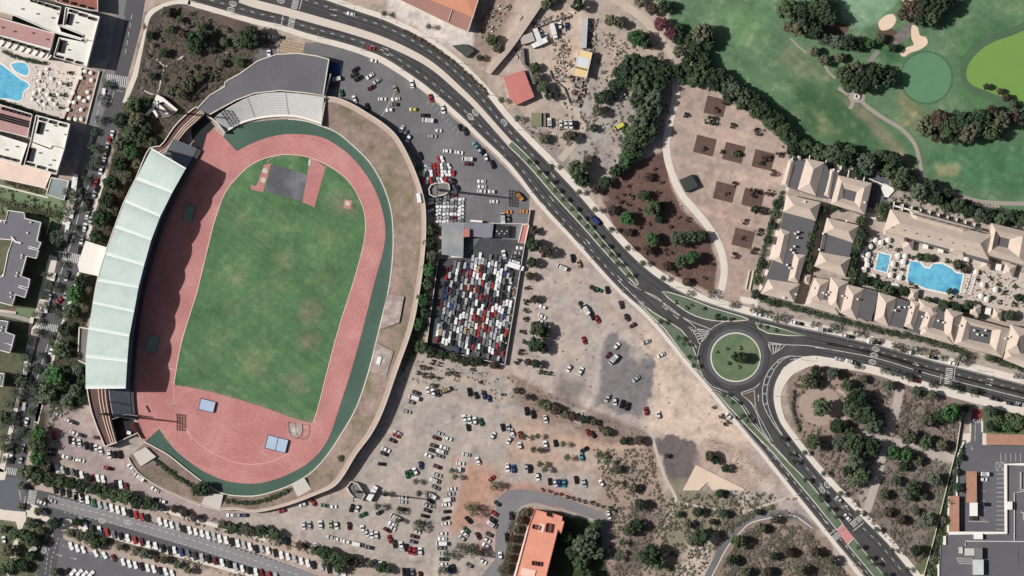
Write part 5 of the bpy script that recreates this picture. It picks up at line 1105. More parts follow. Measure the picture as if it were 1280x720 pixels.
def plant(kind, phrase, items, group=None, dflt='mid', zb=0.0):
    """items: (px, py, r px[, colour])"""
    its = [(i[0], i[1], i[2], i[3] if len(i) > 3 else dflt) for i in items]
    if kind == 'tree' and any(i[2] <= 6 for i in its) and any(i[2] > 6 for i in its):
        plant(kind, phrase, [i for i in its if i[2] > 6], group, dflt, zb); plant(kind, phrase, [i for i in its if i[2] <= 6], group, dflt, zb); return
    bush = kind == 'tree' and its[0][2] <= 6
    word = {'tree': 'bush' if bush else 'tree', 'airy': 'sparse tree', 'shrub': 'shrub', 'palm': 'palm'}[kind]
    def key(it):
        sz = '' if kind == 'palm' else ('large ' if it[2] >= (11 if kind != 'shrub' and not bush else (6 if bush else 4.5)) else ('small ' if it[2] < (8 if kind != 'shrub' and not bush else (5 if bush else 2.6)) else ''))
        return (sz+(LOOK[it[3]] if kind != 'palm' else '')).strip()
    labs = ordered_labels(its, key, phrase, word)
    for it, lab in zip(its, labs):
        n = {'tree': 5, 'airy': 4, 'shrub': 4, 'palm': 3}[kind]; p = PROTO[kind, vr.randrange(n)]
        r0 = {'tree': 4.0, 'airy': 4.0, 'shrub': 1.5, 'palm': 2.4}[kind]; s_ = it[2]*S/r0*(1.14 if kind != 'palm' else 1.0)
        h0 = s_*vr.uniform(1.0, 1.35) if kind != 'palm' else s_**0.5*vr.uniform(.85, 1.1)
        if kind in ('tree', 'airy'): h0 = min(h0, 1.6)
        c = lin(LC[it[3]]); j = vr.uniform(.82, 1.2); c = tuple(min(1, v*j) for v in c)
        if h0 > 1.0 and bush: h0 = 1.0
        hh = {'tree': 5, 'airy': 4.6, 'shrub': 1, 'palm': 5.5}[kind]*h0
        o = copy_tree(p, (X(it[0], hh), Y(it[1], hh), zb), vr.uniform(0, 6.28), lab, group or (word+("es " if bush else "s ")+phrase), c, (s_, s_, h0))
        if bush: o.name = "bush"
plant('shrub', "across the brown garden above the stadium", [(196,38,3),(202,50,3),(222,14,3.4),(238,18,3),(262,26,3),(270,40,3.6,'dark'),(285,38,3.4,'dark'),(292,62,3.4),(284,70,3),(270,88,4),(258,86,4),(245,84,4,'dark'),(236,92,4),(222,100,4),(243,116,4),(206,100,3),(198,84,3,'dark'),(186,70,3),(180,88,3),(193,56,3,'dark'),(250,36,3.6,'dark'),(234,32,3.6),(262,98,4),(272,97,4),(252,104,4),(230,84,3)], dflt='olive')
plant('tree', "in the brown garden above the stadium", [(312,45,12,'dark'),(300,52,8,'mid'),(247,50,12,'dark'),(240,60,8),(262,58,7,'olive'),(204,66,5.5,'dark'),(187,44,5,'dark'),(207,15,6,'olive'),(215,37,5,'dark'),(228,42,5,'brown'),(235,105,9,'olive'),(248,96,6,'olive'),(300,78,6,'mid'),(224,25,4.5,'mid'),(276,78,5,'olive'),(280,52,5),(213,113,6,'olive'),(226,118,7,'olive'),(190,95,4.5,'dark'),(255,33,4,'dark')])
plant('tree', "in the strip behind the main stand", [(166,132,10,'mid'),(180,128,7,'dark'),(150,150,9),(170,150,9,'olive'),(162,168,9,'mid'),(184,160,7,'dark'),(148,180,8,'olive'),(176,172,7,'mid'),(163,190,9,'bright'),(148,205,9),(171,205,6,'olive'),(138,228,9),(156,222,8,'olive'),(133,250,9),(148,243,7,'brown'),(126,272,10),(140,264,7,'olive'),(120,295,8),(134,288,6,'brown'),
  (101,352,8,'dark'),(93,368,10,'bright'),(110,362,5,'olive'),(88,390,9,'mid'),(104,385,6,'olive'),(82,412,9),(92,428,6,'dark'),(78,438,11,'mid'),(93,445,7,'olive'),(68,468,12,'bright'),(60,492,11,'mid'),(80,480,9,'dark'),(96,462,7,'silver'),(93,488,8,'silver'),(84,500,8,'silver'),(103,474,7),(103,500,6,'dark'),(190,178,6,'olive')], dflt='dark')
plant('airy', "on the west street's left pavement", [(113,182,4.5),(108,228,4),(84,240,6),(82,262,6.4),(69,306,5),(56,344,5,'mid'),(58,370,5),(44,392,5,'mid'),(47,416,6),(36,425,5),(29,446,6),(22,470,6.5),(17,490,5,'mid'),(12,505,6),(8,530,7,'mid'),(6,548,6),(4,574,5),(30,490,4),(100,262,4,'mid')], dflt='silver')
plant('airy', "over the west street's parked cars", [(131,104,6),(126,122,5),(124,150,6,'mid'),(118,165,5),(117,200,6),(107,222,5,'mid'),(126,190,5,'mid'),(122,205,5),(99,240,5,'mid'),(106,262,5),(91,285,5.5),(97,298,5),(79,330,5,'mid'),(78,345,5),(72,360,6),(66,385,5,'mid'),(72,392,6),(62,420,5),(66,430,6,'mid'),(50,445,5),(46,462,6),(52,480,6,'mid'),(38,480,5),(44,500,6),(36,515,6,'mid'),(25,540,6),(34,548,5),(24,562,5,'mid'),(40,490,5)], dflt='silver')
plant('airy', "along the west street", [(120,186,6),(112,208,5),(96,246,8),(88,252,5),(71,297,9),(77,318,4),(68,288,5),(61,357,6),(54,383,7),(47,402,5),(26,478,8),(33,460,7),(22,495,8),(36,440,4),(14,520,7),(10,555,7),(18,545,5),(135,107,5),(130,130,4),(72,270,6,'mid'),(105,455,5),(22,530,4)], dflt='silver')
plant('tree', "in the belt below the inner car park", [(47,541,9,'bright'),(45,556,10,'mid'),(47,573,9,'bright'),(34,590,9),(48,597,9),(61,600,8),(75,603,7),(88,604,7,'dark'),(101,609,7,'dark'),(120,611,8,'dark'),(131,616,8,'mid'),(144,620,8),(157,622,9,'mid'),(171,628,8,'dark'),(183,629,7),(195,634,5,'silver'),(110,598,4,'dark'),(57,583,6,'olive')], dflt='mid')
plant('tree', "north of the south-west street", [(230,641,5,'brown'),(218,636,5,'brown'),(243,647,5,'brown'),(277,656,5,'olive'),(289,660,7,'mid'),(300,659,6),(310,664,7,'olive'),(327,663,7,'dark'),(341,667,7),(350,676,5,'olive'),(375,681,5,'brown'),(395,688,6),(406,691,8,'dark'),(419,697,8,'mid'),(431,700,8,'dark'),(443,703,6,'brown'),(462,705,5,'olive'),(476,709,6,'dark'),(484,712,5),(408,703,6,'mid'),(424,710,6)], dflt='mid')
plant('tree', "south of the south-west street", [(95,652,5,'dark'),(112,669,7,'mid'),(101,670,6,'olive'),(119,680,6,'mid'),(128,676,5),(67,654,7,'dark'),(88,666,5,'olive'),(170,688,5,'olive'),(180,692,6,'silver'),(150,684,4,'olive'),(205,700,5,'olive'),(222,706,5),(235,712,5,'olive'),(196,699,4,'brown')], dflt='mid')
plant('tree', "in the lower left corner park", [(37,654,6,'mid'),(40,675,8,'dark'),(31,668,6),(50,663,5,'olive'),(10,688,8,'olive'),(18,668,7,'mid'),(14,705,7),(28,708,7,'dark'),(38,695,6,'dark'),(4,662,5,'olive'),(3,712,6),(52,678,4,'olive'),(68,715,5,'olive'),(27,607,5,'olive'),(48,639,5,'olive'),(26,633,4.5,'olive'),(7,560,6,'mid'),(2,520,7,'olive')], dflt='mid')
plant('tree', "inside the stadium ring at its foot", [(253,611,9,'dark'),(245,613,6,'dark')])
plant('tree', "between stadium wall and impound yard", [(538,288,6,'mid'),(536,304,7),(539,320,7,'olive'),(536,337,8,'bright'),(533,354,7,'mid'),(528,375,8,'bright'),(531,391,6),(523,405,7,'bright'),(527,434,8,'mid'),(539,441,7,'dark'),(553,444,6,'dark'),(567,447,6,'olive'),(582,451,6,'dark'),(598,452,5,'dark'),(617,456,5,'brown')], dflt='dark')
plant('tree', "east of the impound yard", [(667,288,5,'brown'),(667,306,8,'dark'),(682,315,7,'brown'),(664,328,6,'dark'),(662,345,5,'brown'),(671,411,9,'mid'),(681,416,7,'dark'),(668,430,9,'dark'),(679,436,6,'dark'),(660,453,4.5,'brown'),(670,455,5,'dark'),(668,374,5,'brown')])
plant('shrub', "right of the impound yard wall", [(657,377,4),(657,388,3.6),(657,399,3.6),(653,415,3.8),(655,427,3),(651,440,4),(659,360,3.4),(646,452,4)], dflt='dark')
plant('tree', "around the lorry yard at the top", [(722,6,8,'dark'),(684,5,7,'olive'),(692,-2,6,'mid'),(795,47,10,'bright'),(806,52,8,'dark'),(763,25,7,'olive'),(775,30,6,'olive'),(750,122,8,'dark'),(747,139,7,'olive'),(668,84,6,'mid'),(672,97,6),(679,109,7,'mid'),(687,119,6,'dark'),(680,173,6,'olive'),(711,171,7,'olive'),(742,160,5,'dark'),(722,212,11,'mid'),(728,225,9,'dark'),(735,200,6,'olive'),(615,50,7,'mid'),(622,60,6,'olive'),(600,72,4,'dark'),(783,162,6,'bright'),(790,149,5,'mid')], dflt='olive')
plant('tree', "in the dense grove by the terraces", [(775,90,8,'dark'),(830,92,11,'dark'),(845,88,9,'dark'),(798,124,10,'dark'),(814,162,9,'mid'),(804,175,9,'mid'),(793,190,9,'mid'),(781,205,8,'dark'),(760,118,7,'dark'),(855,98,8,'dark'),(880,80,9,'dark'),(892,106,8,'dark'),(790,82,14,'dark'),(812,88,15,'dark'),(800,104,14,'mid'),(780,98,10,'dark'),(824,104,10,'dark'),(768,108,8,'dark'),(818,122,11,'silver'),(806,137,12,'silver'),(800,153,12,'silver'),(794,168,11,'mid'),(786,182,10,'silver'),(784,198,9,'bright'),(770,214,8,'dark'),(862,82,12,'dark'),(875,92,14,'mid'),(890,96,10,'dark'),(868,100,9,'bright'),(850,64,8,'olive'),(757,228,7,'dark'),(745,236,6,'brown'),(813,150,8),(822,138,7,'silver')])
plant('tree', "along the golf course's lower left boundary", [(848,48,8,'dark'),(868,62,9,'dark'),(880,72,8,'dark'),(900,95,9,'dark'),(912,120,8,'dark'),(938,120,8,'dark'),(950,132,8,'dark'),(966,144,8,'dark'),(800,2,7,'olive'),(815,12,7,'brown'),(826,30,8,'magenta'),(838,42,7,'magenta'),(832,8,8,'dark'),(848,35,6,'dark'),(858,50,7,'mid'),(908,103,9,'silver'),(920,112,9,'silver'),(905,112,6),(931,120,9,'silver'),(926,130,7,'mid'),(944,128,9,'dark'),(945,140,8,'mid'),(958,140,9,'dark'),(962,152,8,'mid'),(975,150,8,'dark'),(980,163,9,'mid'),(990,174,9,'dark'),(970,160,6),(1000,180,7,'mid'),(878,42,12,'olive'),(886,54,8,'dark')], dflt='mid')
plant('tree', "in the clumps on the golf course", [(985,12,13,'mid'),(1005,20,14,'dark'),(1022,8,13,'mid'),(1035,20,10,'dark'),(1000,36,11,'olive'),(1020,38,10,'dark'),(986,33,7,'olive'),(1030,48,8,'silver'),(1044,52,9,'silver'),(1060,52,9,'dark'),(1072,58,7,'dark'),(1088,55,6,'bright'),(1100,48,6,'mid'),(1115,60,5),(1050,72,6,'olive'),(1030,75,7,'olive'),(1018,65,6,'olive'),
  (1056,92,11,'mid'),(1072,86,9,'olive'),(1076,103,12,'dark'),(1094,92,12,'dark'),(1108,98,11,'dark'),(1062,106,9,'mid'),(1130,18,8,'brown'),(1145,10,12,'brown'),(1160,3,14,'dark'),(1176,8,12,'dark'),(1152,25,9,'dark'),(1165,22,9,'mid'),(1185,-3,10,'dark'),(1132,5,6,'olive'),
  (1158,158,12,'olive'),(1175,150,12,'brown'),(1186,162,13,'mid'),(1200,150,12,'dark'),(1212,165,13,'olive'),(1226,150,13,'dark'),(1240,163,11,'mid'),(1252,150,10,'olive'),(1268,146,9,'brown'),(1281,150,9,'dark'),(1240,140,8,'brown'),(1258,122,5,'brown'),(1250,114,4,'brown'),(1266,130,5,'olive'),(1233,108,4,'brown'),(1195,172,9,'dark'),(1172,170,8,'brown')], dflt='dark')
plant('tree', "between the villas and golf course", [(992,188,8,'dark'),(1008,184,9,'mid'),(1023,190,9,'mid'),(1042,193,11,'silver'),(1056,200,10,'dark'),(1064,190,9,'mid'),(1085,205,12,'silver'),(1074,214,8,'dark'),(1100,196,9,'mid'),(1118,200,9,'dark'),(1112,214,9,'mid'),(1128,218,8,'silver'),(1122,230,8,'mid'),(1138,225,8,'dark'),(1150,240,11,'silver'),(1163,232,9,'dark'),(1170,247,9,'dark'),(1182,258,7,'mid'),(1185,242,6,'dark'),(1198,256,8,'mid'),(1210,264,8,'dark'),(1224,270,8,'silver'),(1238,268,7,'dark'),(1252,274,8,'mid'),(1266,270,8,'dark'),(1278,276,8,'mid'),(1048,182,6)], dflt='dark')
plant('tree', "in the lane between the villas", [(1018,284,6,'dark'),(1014,296,6.4,'mid'),(1012,308,6.4,'dark'),(1010,322,6.4,'dark'),(1012,334,5,'mid'),(1024,262,5,'mid'),(1030,262,5,'dark'),(1022,272,6.2,'dark'),(1074,300,6.2,'mid'),(1068,312,6.4,'dark'),(1064,352,5,'mid'),(1090,352,5,'dark')], dflt='dark')
plant('shrub', "around the villa pools", [(1128,337,2.6),(1118,338,2.4),(1140,322,3),(1152,322,3.4),(1169,324,3),(1184,326,3.4),(1208,340,2.8),(1198,371,3),(1188,372,3),(1144,359,3),(1138,354,2.8),(1096,345,2.6),(1222,350,2.4),(1238,348,3),(1248,356,3),(1256,366,3.4),(1240,372,3),(1228,384,2.6),(1250,378,3),(1268,380,3.4),(1112,308,2.4),(1122,312,3),(1226,314,3),(1268,358,3)], dflt='hedge')
plant('tree', "inside the villa complex", [(1102,260,7,'mid'),(1076,276,6,'mid'),(1078,292,7,'dark'),(1072,308,7,'mid'),(1067,325,7,'dark'),(1066,340,7,'mid'),(1045,258,6,'dark'),(1080,350,6),(1098,356,6,'dark'),(1110,363,7,'mid'),(1130,364,6,'dark'),(1100,271,6,'olive'),(1160,377,6,'dark'),(1180,383,7,'mid'),(1195,386,7,'dark'),(1210,381,6,'mid'),(1262,394,6,'mid'),(1160,322,5,'mid'),(1197,331,6,'olive'),(1205,336,5,'olive'),(1215,317,5,'mid'),(1226,395,4),(1262,395,5,'dark'),(944,262,5,'dark'),(972,255,6,'dark'),(970,268,5,'mid'),(966,281,6,'dark'),(960,300,5),(953,330,6,'dark'),(947,350,6,'mid'),(945,368,6,'dark'),(1150,321,5,'dark'),(1187,364,4,'mid'),(1273,372,5)], dflt='dark')
plant('tree', "in the maroon garden", [(804,245,7,'mid'),(816,261,10,'mid'),(810,221,5,'brown'),(784,273,8,'bright'),(815,299,8,'bright'),(848,298,9,'silver'),(862,296,8,'silver'),(876,295,7,'dark'),(852,327,8,'mid'),(866,322,8,'bright'),(785,290,5,'brown'),(809,313,6,'brown'),(834,333,6,'brown'),(766,263,6,'brown'),(827,257,5,'dark'),(858,352,5,'brown'),(824,274,5,'dark')])
plant('shrub', "scattered over the maroon garden", [(780,225,2.6),(786,233,2.4),(788,243,2.8),(779,243,2.4),(822,240,3),(775,252,3),(785,255,2.8),(838,253,2.4),(840,267,3),(848,272,2.4),(837,283,2.8),(860,274,3.4),(800,285,2.4),(826,297,2.6),(832,312,2.6),(839,316,2.4),(833,318,2.2),(818,211,2.4),(827,228,2.6),(790,247,2.4),(812,280,2.4),(880,348,3),(890,330,2.6),(846,343,2.6),(770,247,2.4),(798,262,2.6)], dflt='brown')
plant('shrub', "on the dirt terraces beside the villas", [(887,151,6.9,'mid'),(857,144,3.8,'dark'),(915,157,4.0,'brown'),(947,164,5.0,'brown'),(906,127,5.0,'brown'),(920,192,5.6,'mid'),(956,197,5.6,'brown'),(941,240,6.2,'brown'),(974,193,4.8,'brown'),(967,216,4.8,'brown'),(960,241,4.5,'brown'),(955,264,4.8,'brown'),(948,290,4.8,'brown'),(943,314,5.0,'brown'),(918,230,3.8,'brown'),(930,277,3.8),(895,138,3.8,'brown'),(951,204,3.8,'dark'),(918,320,4.5,'brown'),(908,242,3.2),(929,298,3.0),(902,190,3.0),(880,186,3.2)], dflt='brown')
plant('tree', "in the wedge garden by the roundabout", [(1027,509,11,'mid'),(1011,476,9,'olive'),(1021,464,7,'dark'),(1041,467,7,'silver'),(1058,481,7,'mid'),(1070,500,13,'dark'),(1066,514,11,'mid'),(1083,518,12,'dark'),(1092,532,10,'silver'),(1047,533,9,'dark'),(1060,542,8,'mid'),(1080,474,5,'olive'),(1111,482,6,'silver'),(1145,489,6,'silver'),(1165,494,6,'olive'),(1190,516,11,'bright'),(1178,520,8,'dark'),(1160,524,9,'olive'),(1207,510,5,'dark'),
  (1017,552,9,'mid'),(1050,555,9,'silver'),(1068,556,12,'mid'),(1090,560,11,'dark'),(1070,576,10,'silver'),(1078,594,10,'mid'),(1066,600,8,'olive'),(1060,590,7,'dark'),(1118,566,9,'bright'),(1132,569,8,'bright'),(1129,583,6,'dark'),(1142,611,9,'dark'),(1135,620,6,'silver'),(1170,599,8,'silver'),(1120,601,6,'mid'),(1148,576,6,'olive'),(1160,649,9,'silver'),(1146,688,7,'dark'),(1135,546,9,'olive'),(1158,553,9,'mid'),(1178,557,7,'olive'),(1105,618,6,'olive'),(1110,640,6,'brown'),(1126,650,6,'brown'),(1145,640,5,'olive'),(1155,620,5)], dflt='mid')
plant('tree', "beside the store car park", [(1237,514,7,'silver'),(1248,527,7,'mid'),(1262,522,6,'silver'),(1258,532,7,'bright'),(1272,527,9,'mid'),(1284,530,8,'dark'),(1240,533,7,'dark'),(1199,609,6,'dark'),(1190,628,4,'olive'),(1180,650,5,'olive'),(1176,672,6,'mid'),(1168,700,6,'olive'),(1166,716,6,'mid'),(1195,590,4,'olive'),(1201,572,3.5,'dark')], dflt='olive')
plant('tree', "on the bottom centre slope", [(877,669,10,'dark'),(866,676,6,'olive'),(922,677,8,'mid'),(795,657,8,'dark'),(785,662,7,'olive'),(800,631,7,'dark'),(812,692,12,'dark'),(822,703,9,'mid'),(801,698,8,'olive'),(770,586,5,'olive'),(791,610,6,'olive'),(872,640,6,'dark'),(860,655,5,'olive'),(905,642,5,'dark'),(950,660,6,'olive'),(887,570,6,'olive'),(894,575,5,'dark'),(907,585,5,'dark'),(900,617,5,'dark'),(850,643,3.5,'dark'),(780,551,5,'dark'),(799,551,6,'brown'),(948,640,4,'dark'),(968,650,5,'olive'),(833,570,3),(915,700,6,'dark'),(932,715,6,'olive'),(960,715,6,'brown'),(1000,712,7,'olive'),(985,690,6,'brown'),(967,695,5,'dark'),(1020,690,6,'brown'),(1040,700,6,'olive'),(890,652,4)], dflt='brown')
plant('tree', "right of the orange roofed building", [(730,682,13,'silver'),(740,668,9,'silver'),(727,703,10,'mid'),(715,690,8,'dark'),(745,690,9,'silver'),(734,718,8,'dark'),(708,672,7,'bright'),(748,655,6,'dark')])
plant('tree', "left of the orange roofed building", [(656,640,5,'olive'),(650,650,5,'brown'),(645,662,5),(642,674,5,'brown'),(638,686,5),(635,698,5,'olive'),(632,710,5)], dflt='olive')
plant('airy', "in the dirt car park", [(593,638,8,'olive'),(585,632,6,'olive'),(523,657,8,'olive'),(577,686,9,'olive'),(590,690,9,'olive'),(562,692,7,'silver'),(617,607,6,'mid'),(605,692,5),(628,607,4),(553,714,7,'silver'),(628,712,7,'olive'),(500,638,5,'dark')], dflt='olive')
plant('shrub', "on dirt below the impound yard", [(540,453,3.5),(549,455,3),(527,459,3.6),(535,460,3),(523,466,3),(531,469,3.4),(538,470,3.4),(548,473,2.6),(596,450,4,'dark'),(604,452,3.6,'dark'),(620,457,3.6),(581,455,3),(590,462,3),(560,465,5,'dry'),(568,468,4,'dry'),(600,478,2.6),(541,482,4,'dry'),(628,493,2.6),(680,466,3,'dark'),(674,465,3,'dark'),(688,467,3,'dark')], dflt='brown')
plant('tree', "in the gully across the dirt lots", [(684,508,6,'olive'),(694,512,6,'brown'),(676,504,5,'olive'),(706,518,5,'olive'),(716,521,5,'brown'),(730,524,5,'dark'),(742,528,4,'olive'),(758,540,5,'olive'),(660,496,4,'brown'),(645,488,4,'olive'),(752,536,4,'brown')], dflt='olive')
plant('palm', "on the dual carriageway's right pavement", [(627,125,4.5),(647,148,4.5),(724,240,4.2),(744,262,4.2),(765,287,4.4),(785,310,4.2),(804,329,4.2),(829,348,4.2),(690,208,4),(536,33,4),(480,17,4)], dflt='palm')
plant('palm', "standing in for a bush in the median above the roundabout", [(662,202,3.8),(674,215,3.8),(685,226,3.8),(694,238,3.8),(704,249,3.8),(715,261,3.8),(724,272,3.8),(734,283,3.8),(744,295,3.6),(754,307,3.8),(764,318,3.8),(772,330,3.8),(786,344,3.6)], dflt='hedge')  # median bushes, drawn with the palm shape
plant('palm', "standing in for a bush in the median below the roundabout", [(976,548,3.6),(986,568,3.6),(992,577,3.8),(1006,600,3.8),(1025,620,3.6),(1027,625,3.8),(1037,636,3.8),(1046,646,3.8),(1073,684,3.8),(1086,697,3.8),(1094,705,3.8),(1107,718,3.6),(905,493,3.6),(916,503,3.6),(929,520,3.8),(934,526,3.6)], dflt='hedge')  # bushes again, built from the palm prototype
plant('palm', "beside the dual carriageway below the roundabout", [(1006,566,4),(1030,592,4),(1051,617,4.2),(1072,641,4.2),(1096,662,4.2),(1115,688,4),(1133,712,4.2)], dflt='palm')
plant('palm', "in the dirt car park", [(472,633,5),(655,546,4.5),(667,562,4.5),(675,562,3.6),(709,572,4.5),(704,555,4),(749,569,4.5),(760,577,4.5),(675,580,4.5),(681,587,4.6),(672,545,4),(482,617,4.2),(524,617,4.4),(569,596,4.2),(565,588,4.2),(520,602,4.2),(765,588,4.5),(771,604,4.5),(777,678,5),(772,698,5),(776,691,4.5),(426,573,5),(497,651,4)], dflt='palm')
plant('palm', "on the long island left of the roundabout", [(826,402,3.8),(848,423,3.8),(855,430,3.4),(862,446,3.6),(867,457,3.4)], dflt='hedge')
plant('shrub', "on the roundabout lawn", [(911,454,2.6),(926,435,2.6),(924,459,2.4),(909,436,2),(896,440,2),(918,446,4,'dark')], dflt='mid')
plant('tree', "at the middle of the roundabout lawn", [(929,447,6.5,'dark'),(922,446,6.4,'dark')])
plant('airy', "on the east road's north side", [(942,387,5),(954,391,5,'dark'),(972,396,8,'olive'),(964,379,5,'dark'),(1017,406,4,'dark'),(1044,410,7,'silver'),(1072,416,6,'olive'),(1092,426,5,'dark'),(1118,433,6,'brown'),(1129,436,5,'brown'),(1145,438,6,'dark'),(1160,441,6,'olive'),(1177,448,4,'dark'),(1200,451,7,'dark'),(1237,447,6,'mid'),(1270,470,4,'dark'),(890,367,6,'olive'),(915,380,5,'silver'),(862,366,4,'olive')], dflt='olive')
plant('airy', "on the east road's south side", [(1104,464,4.5),(1117,466,5),(1130,470,5),(1138,473,5,'dark'),(1166,480,5),(1191,482,6,'dark'),(1199,488,4),(1217,490,6,'dark'),(1072,458,4)], dflt='dark')
plant('shrub', "in the row above the orange building", [(678,612,2.2),(687,614,2.2),(694,617,2.2),(701,618,2.4),(709,621,2.6),(717,623,2.6),(724,625,2.4),(731,627,2.6),(739,628,2.8),(746,631,2.4),(753,633,2.2),(761,636,3,'mid'),(768,638,3,'mid')], dflt='brown')
plant('shrub', "on the roundabout's small verge islands", [(845,378,2.6),(858,385,3),(865,381,2.2),(880,386,2.4),(897,396,4,'dark'),(904,398,3,'dark'),(914,399,3,'dark'),(950,407,2.4),(958,409,2.6),(970,413,2.6)], dflt='mid')
plant('shrub', "beside the roundabout bypass", [(776,380,2.8),(776,377,2.2),(922,522,3),(902,521,3.6),(908,529,4),(892,509,2.4),(783,397,3)], dflt='brown')
# hedges: leafy bands
def hedge(lab, pts, wd, hgt, col, dens=1.0, name="hedge", cat="hedge", zb=0.0, kind=None):
    r = random.Random(int(pts[0][0]*7+pts[0][1])); b = B(); P = resample(pts, 1.2)
    for p in P:
        cx, cy = W((p[0]+r.uniform(-wd, wd)*.35, p[1]+r.uniform(-wd, wd)*.35)); rr = wd*S*r.uniform(.35, .6); z = zb+hgt*r.uniform(.35, .75)
        for _ in range(int(26*dens)):
            u, v = r.uniform(-.4, 1), r.uniform(0, 6.283); q = math.sqrt(1-u*u); n = Vector((q*math.cos(v), q*math.sin(v), u))
            c = Vector((cx+n.x*rr, cy+n.y*rr, z+n.z*hgt*.45)); n = (n+Vector((r.uniform(-.6,.6), r.uniform(-.6,.6), r.uniform(0,.8)))).normalized(); t = n.orthogonal().normalized()
            t.rotate(Matrix.Rotation(r.uniform(0, 6.28), 3, n)); s_ = r.uniform(.2, .42); w2 = n.cross(t)*s_*.6; t = t*s_; b.face([c-t, c+w2, c+t, c-w2])
    o = b.build(name, LEAF); o.color = (*lin(LC[col]), 1)
    if kind: o["kind"] = kind
    else: o["label"] = lab; o["category"] = cat
    return o
hedge("long clipped hedge between the front row villas and the east road", smooth([(950,373),(985,382),(1020,392),(1060,402),(1100,413),(1140,421),(1180,431),(1217,446)], 3), 7, 2.2, 'hedge', 1.3)
hedge("clipped hedge in front of the easternmost front row villas", smooth([(1232,446),(1250,452),(1290,464)], 3), 7, 2.2, 'hedge', 1.3)
hedge("dark hedge along the west side of the long villa block", [(978,240),(968,262),(958,300),(945,345)], 5, 2.4, 'dark', 1.2)
hedge("hedge between the pool deck and the front row villas", smooth([(1085,352),(1110,362),(1132,365)], 3), 6, 2.4, 'dark', 1.2)
hedge("hedge north of the court villa beside the pool terraces", smooth([(1172,378),(1195,385),(1213,388)], 3), 6, 2.4, 'hedge', 1.2)
hedge("dark green hedge inside the lower left arc of the stadium ring", smooth([(192,574),(208,585),(225,598),(240,608)], 3), 5, 1.8, 'dark', 1.2, zb=1.2)
hedge("green hedge inside the ring between the two lower gate slabs", smooth([(282,626),(300,628),(325,627),(350,618),(362,612)], 3), 5, 1.8, 'hedge', 1.2, zb=1.2)
hedge("row of planting beside the second hotel pool", [(4,64),(22,72),(40,76),(58,80)], 4, 1.8, 'dark', 1.0)
hedge("dark hedge between the pool deck and the lower hotel wing", [(-5,126),(20,133),(42,141),(80,152)], 4, 2.0, 'dark', 1.0)
hedge("bushes below the pale pink hotel terrace", smooth([(10,226),(25,230),(38,234),(52,238)], 3), 8, 2.2, 'brown', 1.2)
hedge("planting belt on the lawn south of the hotel", smooth([(-5,250),(18,256),(40,262),(62,268),(72,262)], 3), 9, 2.6, 'olive', 1.1)
hedge("low planting around the oleander bend of the wedge garden", smooth([(992,488),(990,505),(993,522),(1000,540)], 3), 4, 1.4, 'olive', .9)
hedge("dense dark boundary planting along the golf course fence", smooth([(905,108),(930,130),(955,150),(980,172),(1010,185)], 3), 8, 2.6, 'dark', 1.2)
hedge("boundary planting between the villas and the golf cart path", smooth([(1000,190),(1060,198),(1110,212),(1150,235),(1200,255),(1285,275)], 3), 10, 2.6, 'dark', 1.4)
hedge("narrow planting strip along the slanting store boundary wall", smooth([(1203,560),(1195,585),(1186,620),(1176,660),(1168,690),(1160,715)], 3), 6, 1.4, 'hedge', 1.0)
hedge("roadside planting below the upper right verge wall", smooth([(505,38),(540,58),(575,85),(610,118)], 3), 3, 1.4, 'brown', .8)
# scrub that nobody could count
AVOID = [[(1000,498),(1012,487),(1030,484),(1046,492),(1051,508),(1044,524),(1026,532),(1008,526),(999,513)], [(1119,486),(1131,486),(1125,515),(1115,546),(1104,546),(1112,515)],
 [(1062,534),(1105,544),(1150,555),(1193,568),(1191,579),(1150,566),(1105,555),(1060,542)], [(1100,552),(1112,552),(1105,590),(1089,642),(1077,638),(1093,590)], [(1044,486),(1050,486),(1064,500),(1060,528),(1054,532),(1056,500)],
 [(896,690),(920,660),(950,643),(1012,652),(1012,660),(955,652),(930,664),(905,700),(892,730),(880,730)]]
def scrub(name, poly, n, col, seed, rmin=.4, rmax=1.35, hgt=.55):
    r = random.Random(seed); b = B(); x0, x1 = min(p[0] for p in poly), max(p[0] for p in poly); y0, y1 = min(p[1] for p in poly), max(p[1] for p in poly); c_ = 0
    while c_ < n:
        x, y = r.uniform(x0, x1), r.uniform(y0, y1)
        if polydist(np.array([x]), np.array([y]), poly)[0] < 1: continue
        if any(polydist(np.array([x]), np.array([y]), a_)[0] > -.8 for a_ in AVOID): c_ += .05; continue
        if vnoise(np.array([x/9.0]), np.array([y/9.0]), seed)[0] < r.uniform(0.15, .75): c_ += .2; continue
        c_ += 1; cx, cy = W((x, y)); rr = r.uniform(rmin, rmax)
        for _ in range(int(9+rr*16)):
            u, v = r.uniform(0, 1), r.uniform(0, 6.283); q = math.sqrt(1-u*u); nn = Vector((q*math.cos(v), q*math.sin(v), u)); k = r.uniform(.4, 1)
            c = Vector((cx+nn.x*rr*k, cy+nn.y*rr*k, .05+nn.z*rr*hgt*k)); nn = (nn+Vector((r.uniform(-.5,.5), r.uniform(-.5,.5), .4))).normalized(); t = nn.orthogonal().normalized()
            t.rotate(Matrix.Rotation(r.uniform(0, 6.28), 3, nn)); s_ = r.uniform(.14, .34); w2 = nn.cross(t)*s_*.6; t = t*s_; b.face([c-t, c+w2, c+t, c-w2])
    o = b.build(name, LEAF, kind='stuff'); o.color = (*lin(LC[col]), 1); return o
scrub("undergrowth", [(185,20),(225,8),(340,55),(300,90),(246,133),(205,185),(165,185),(172,100)], 997, 'sage', 1)
scrub("undergrowth", [(185,20),(225,8),(340,55),(300,90),(246,133),(205,185),(165,185),(172,100)], 200, 'dark', 2)
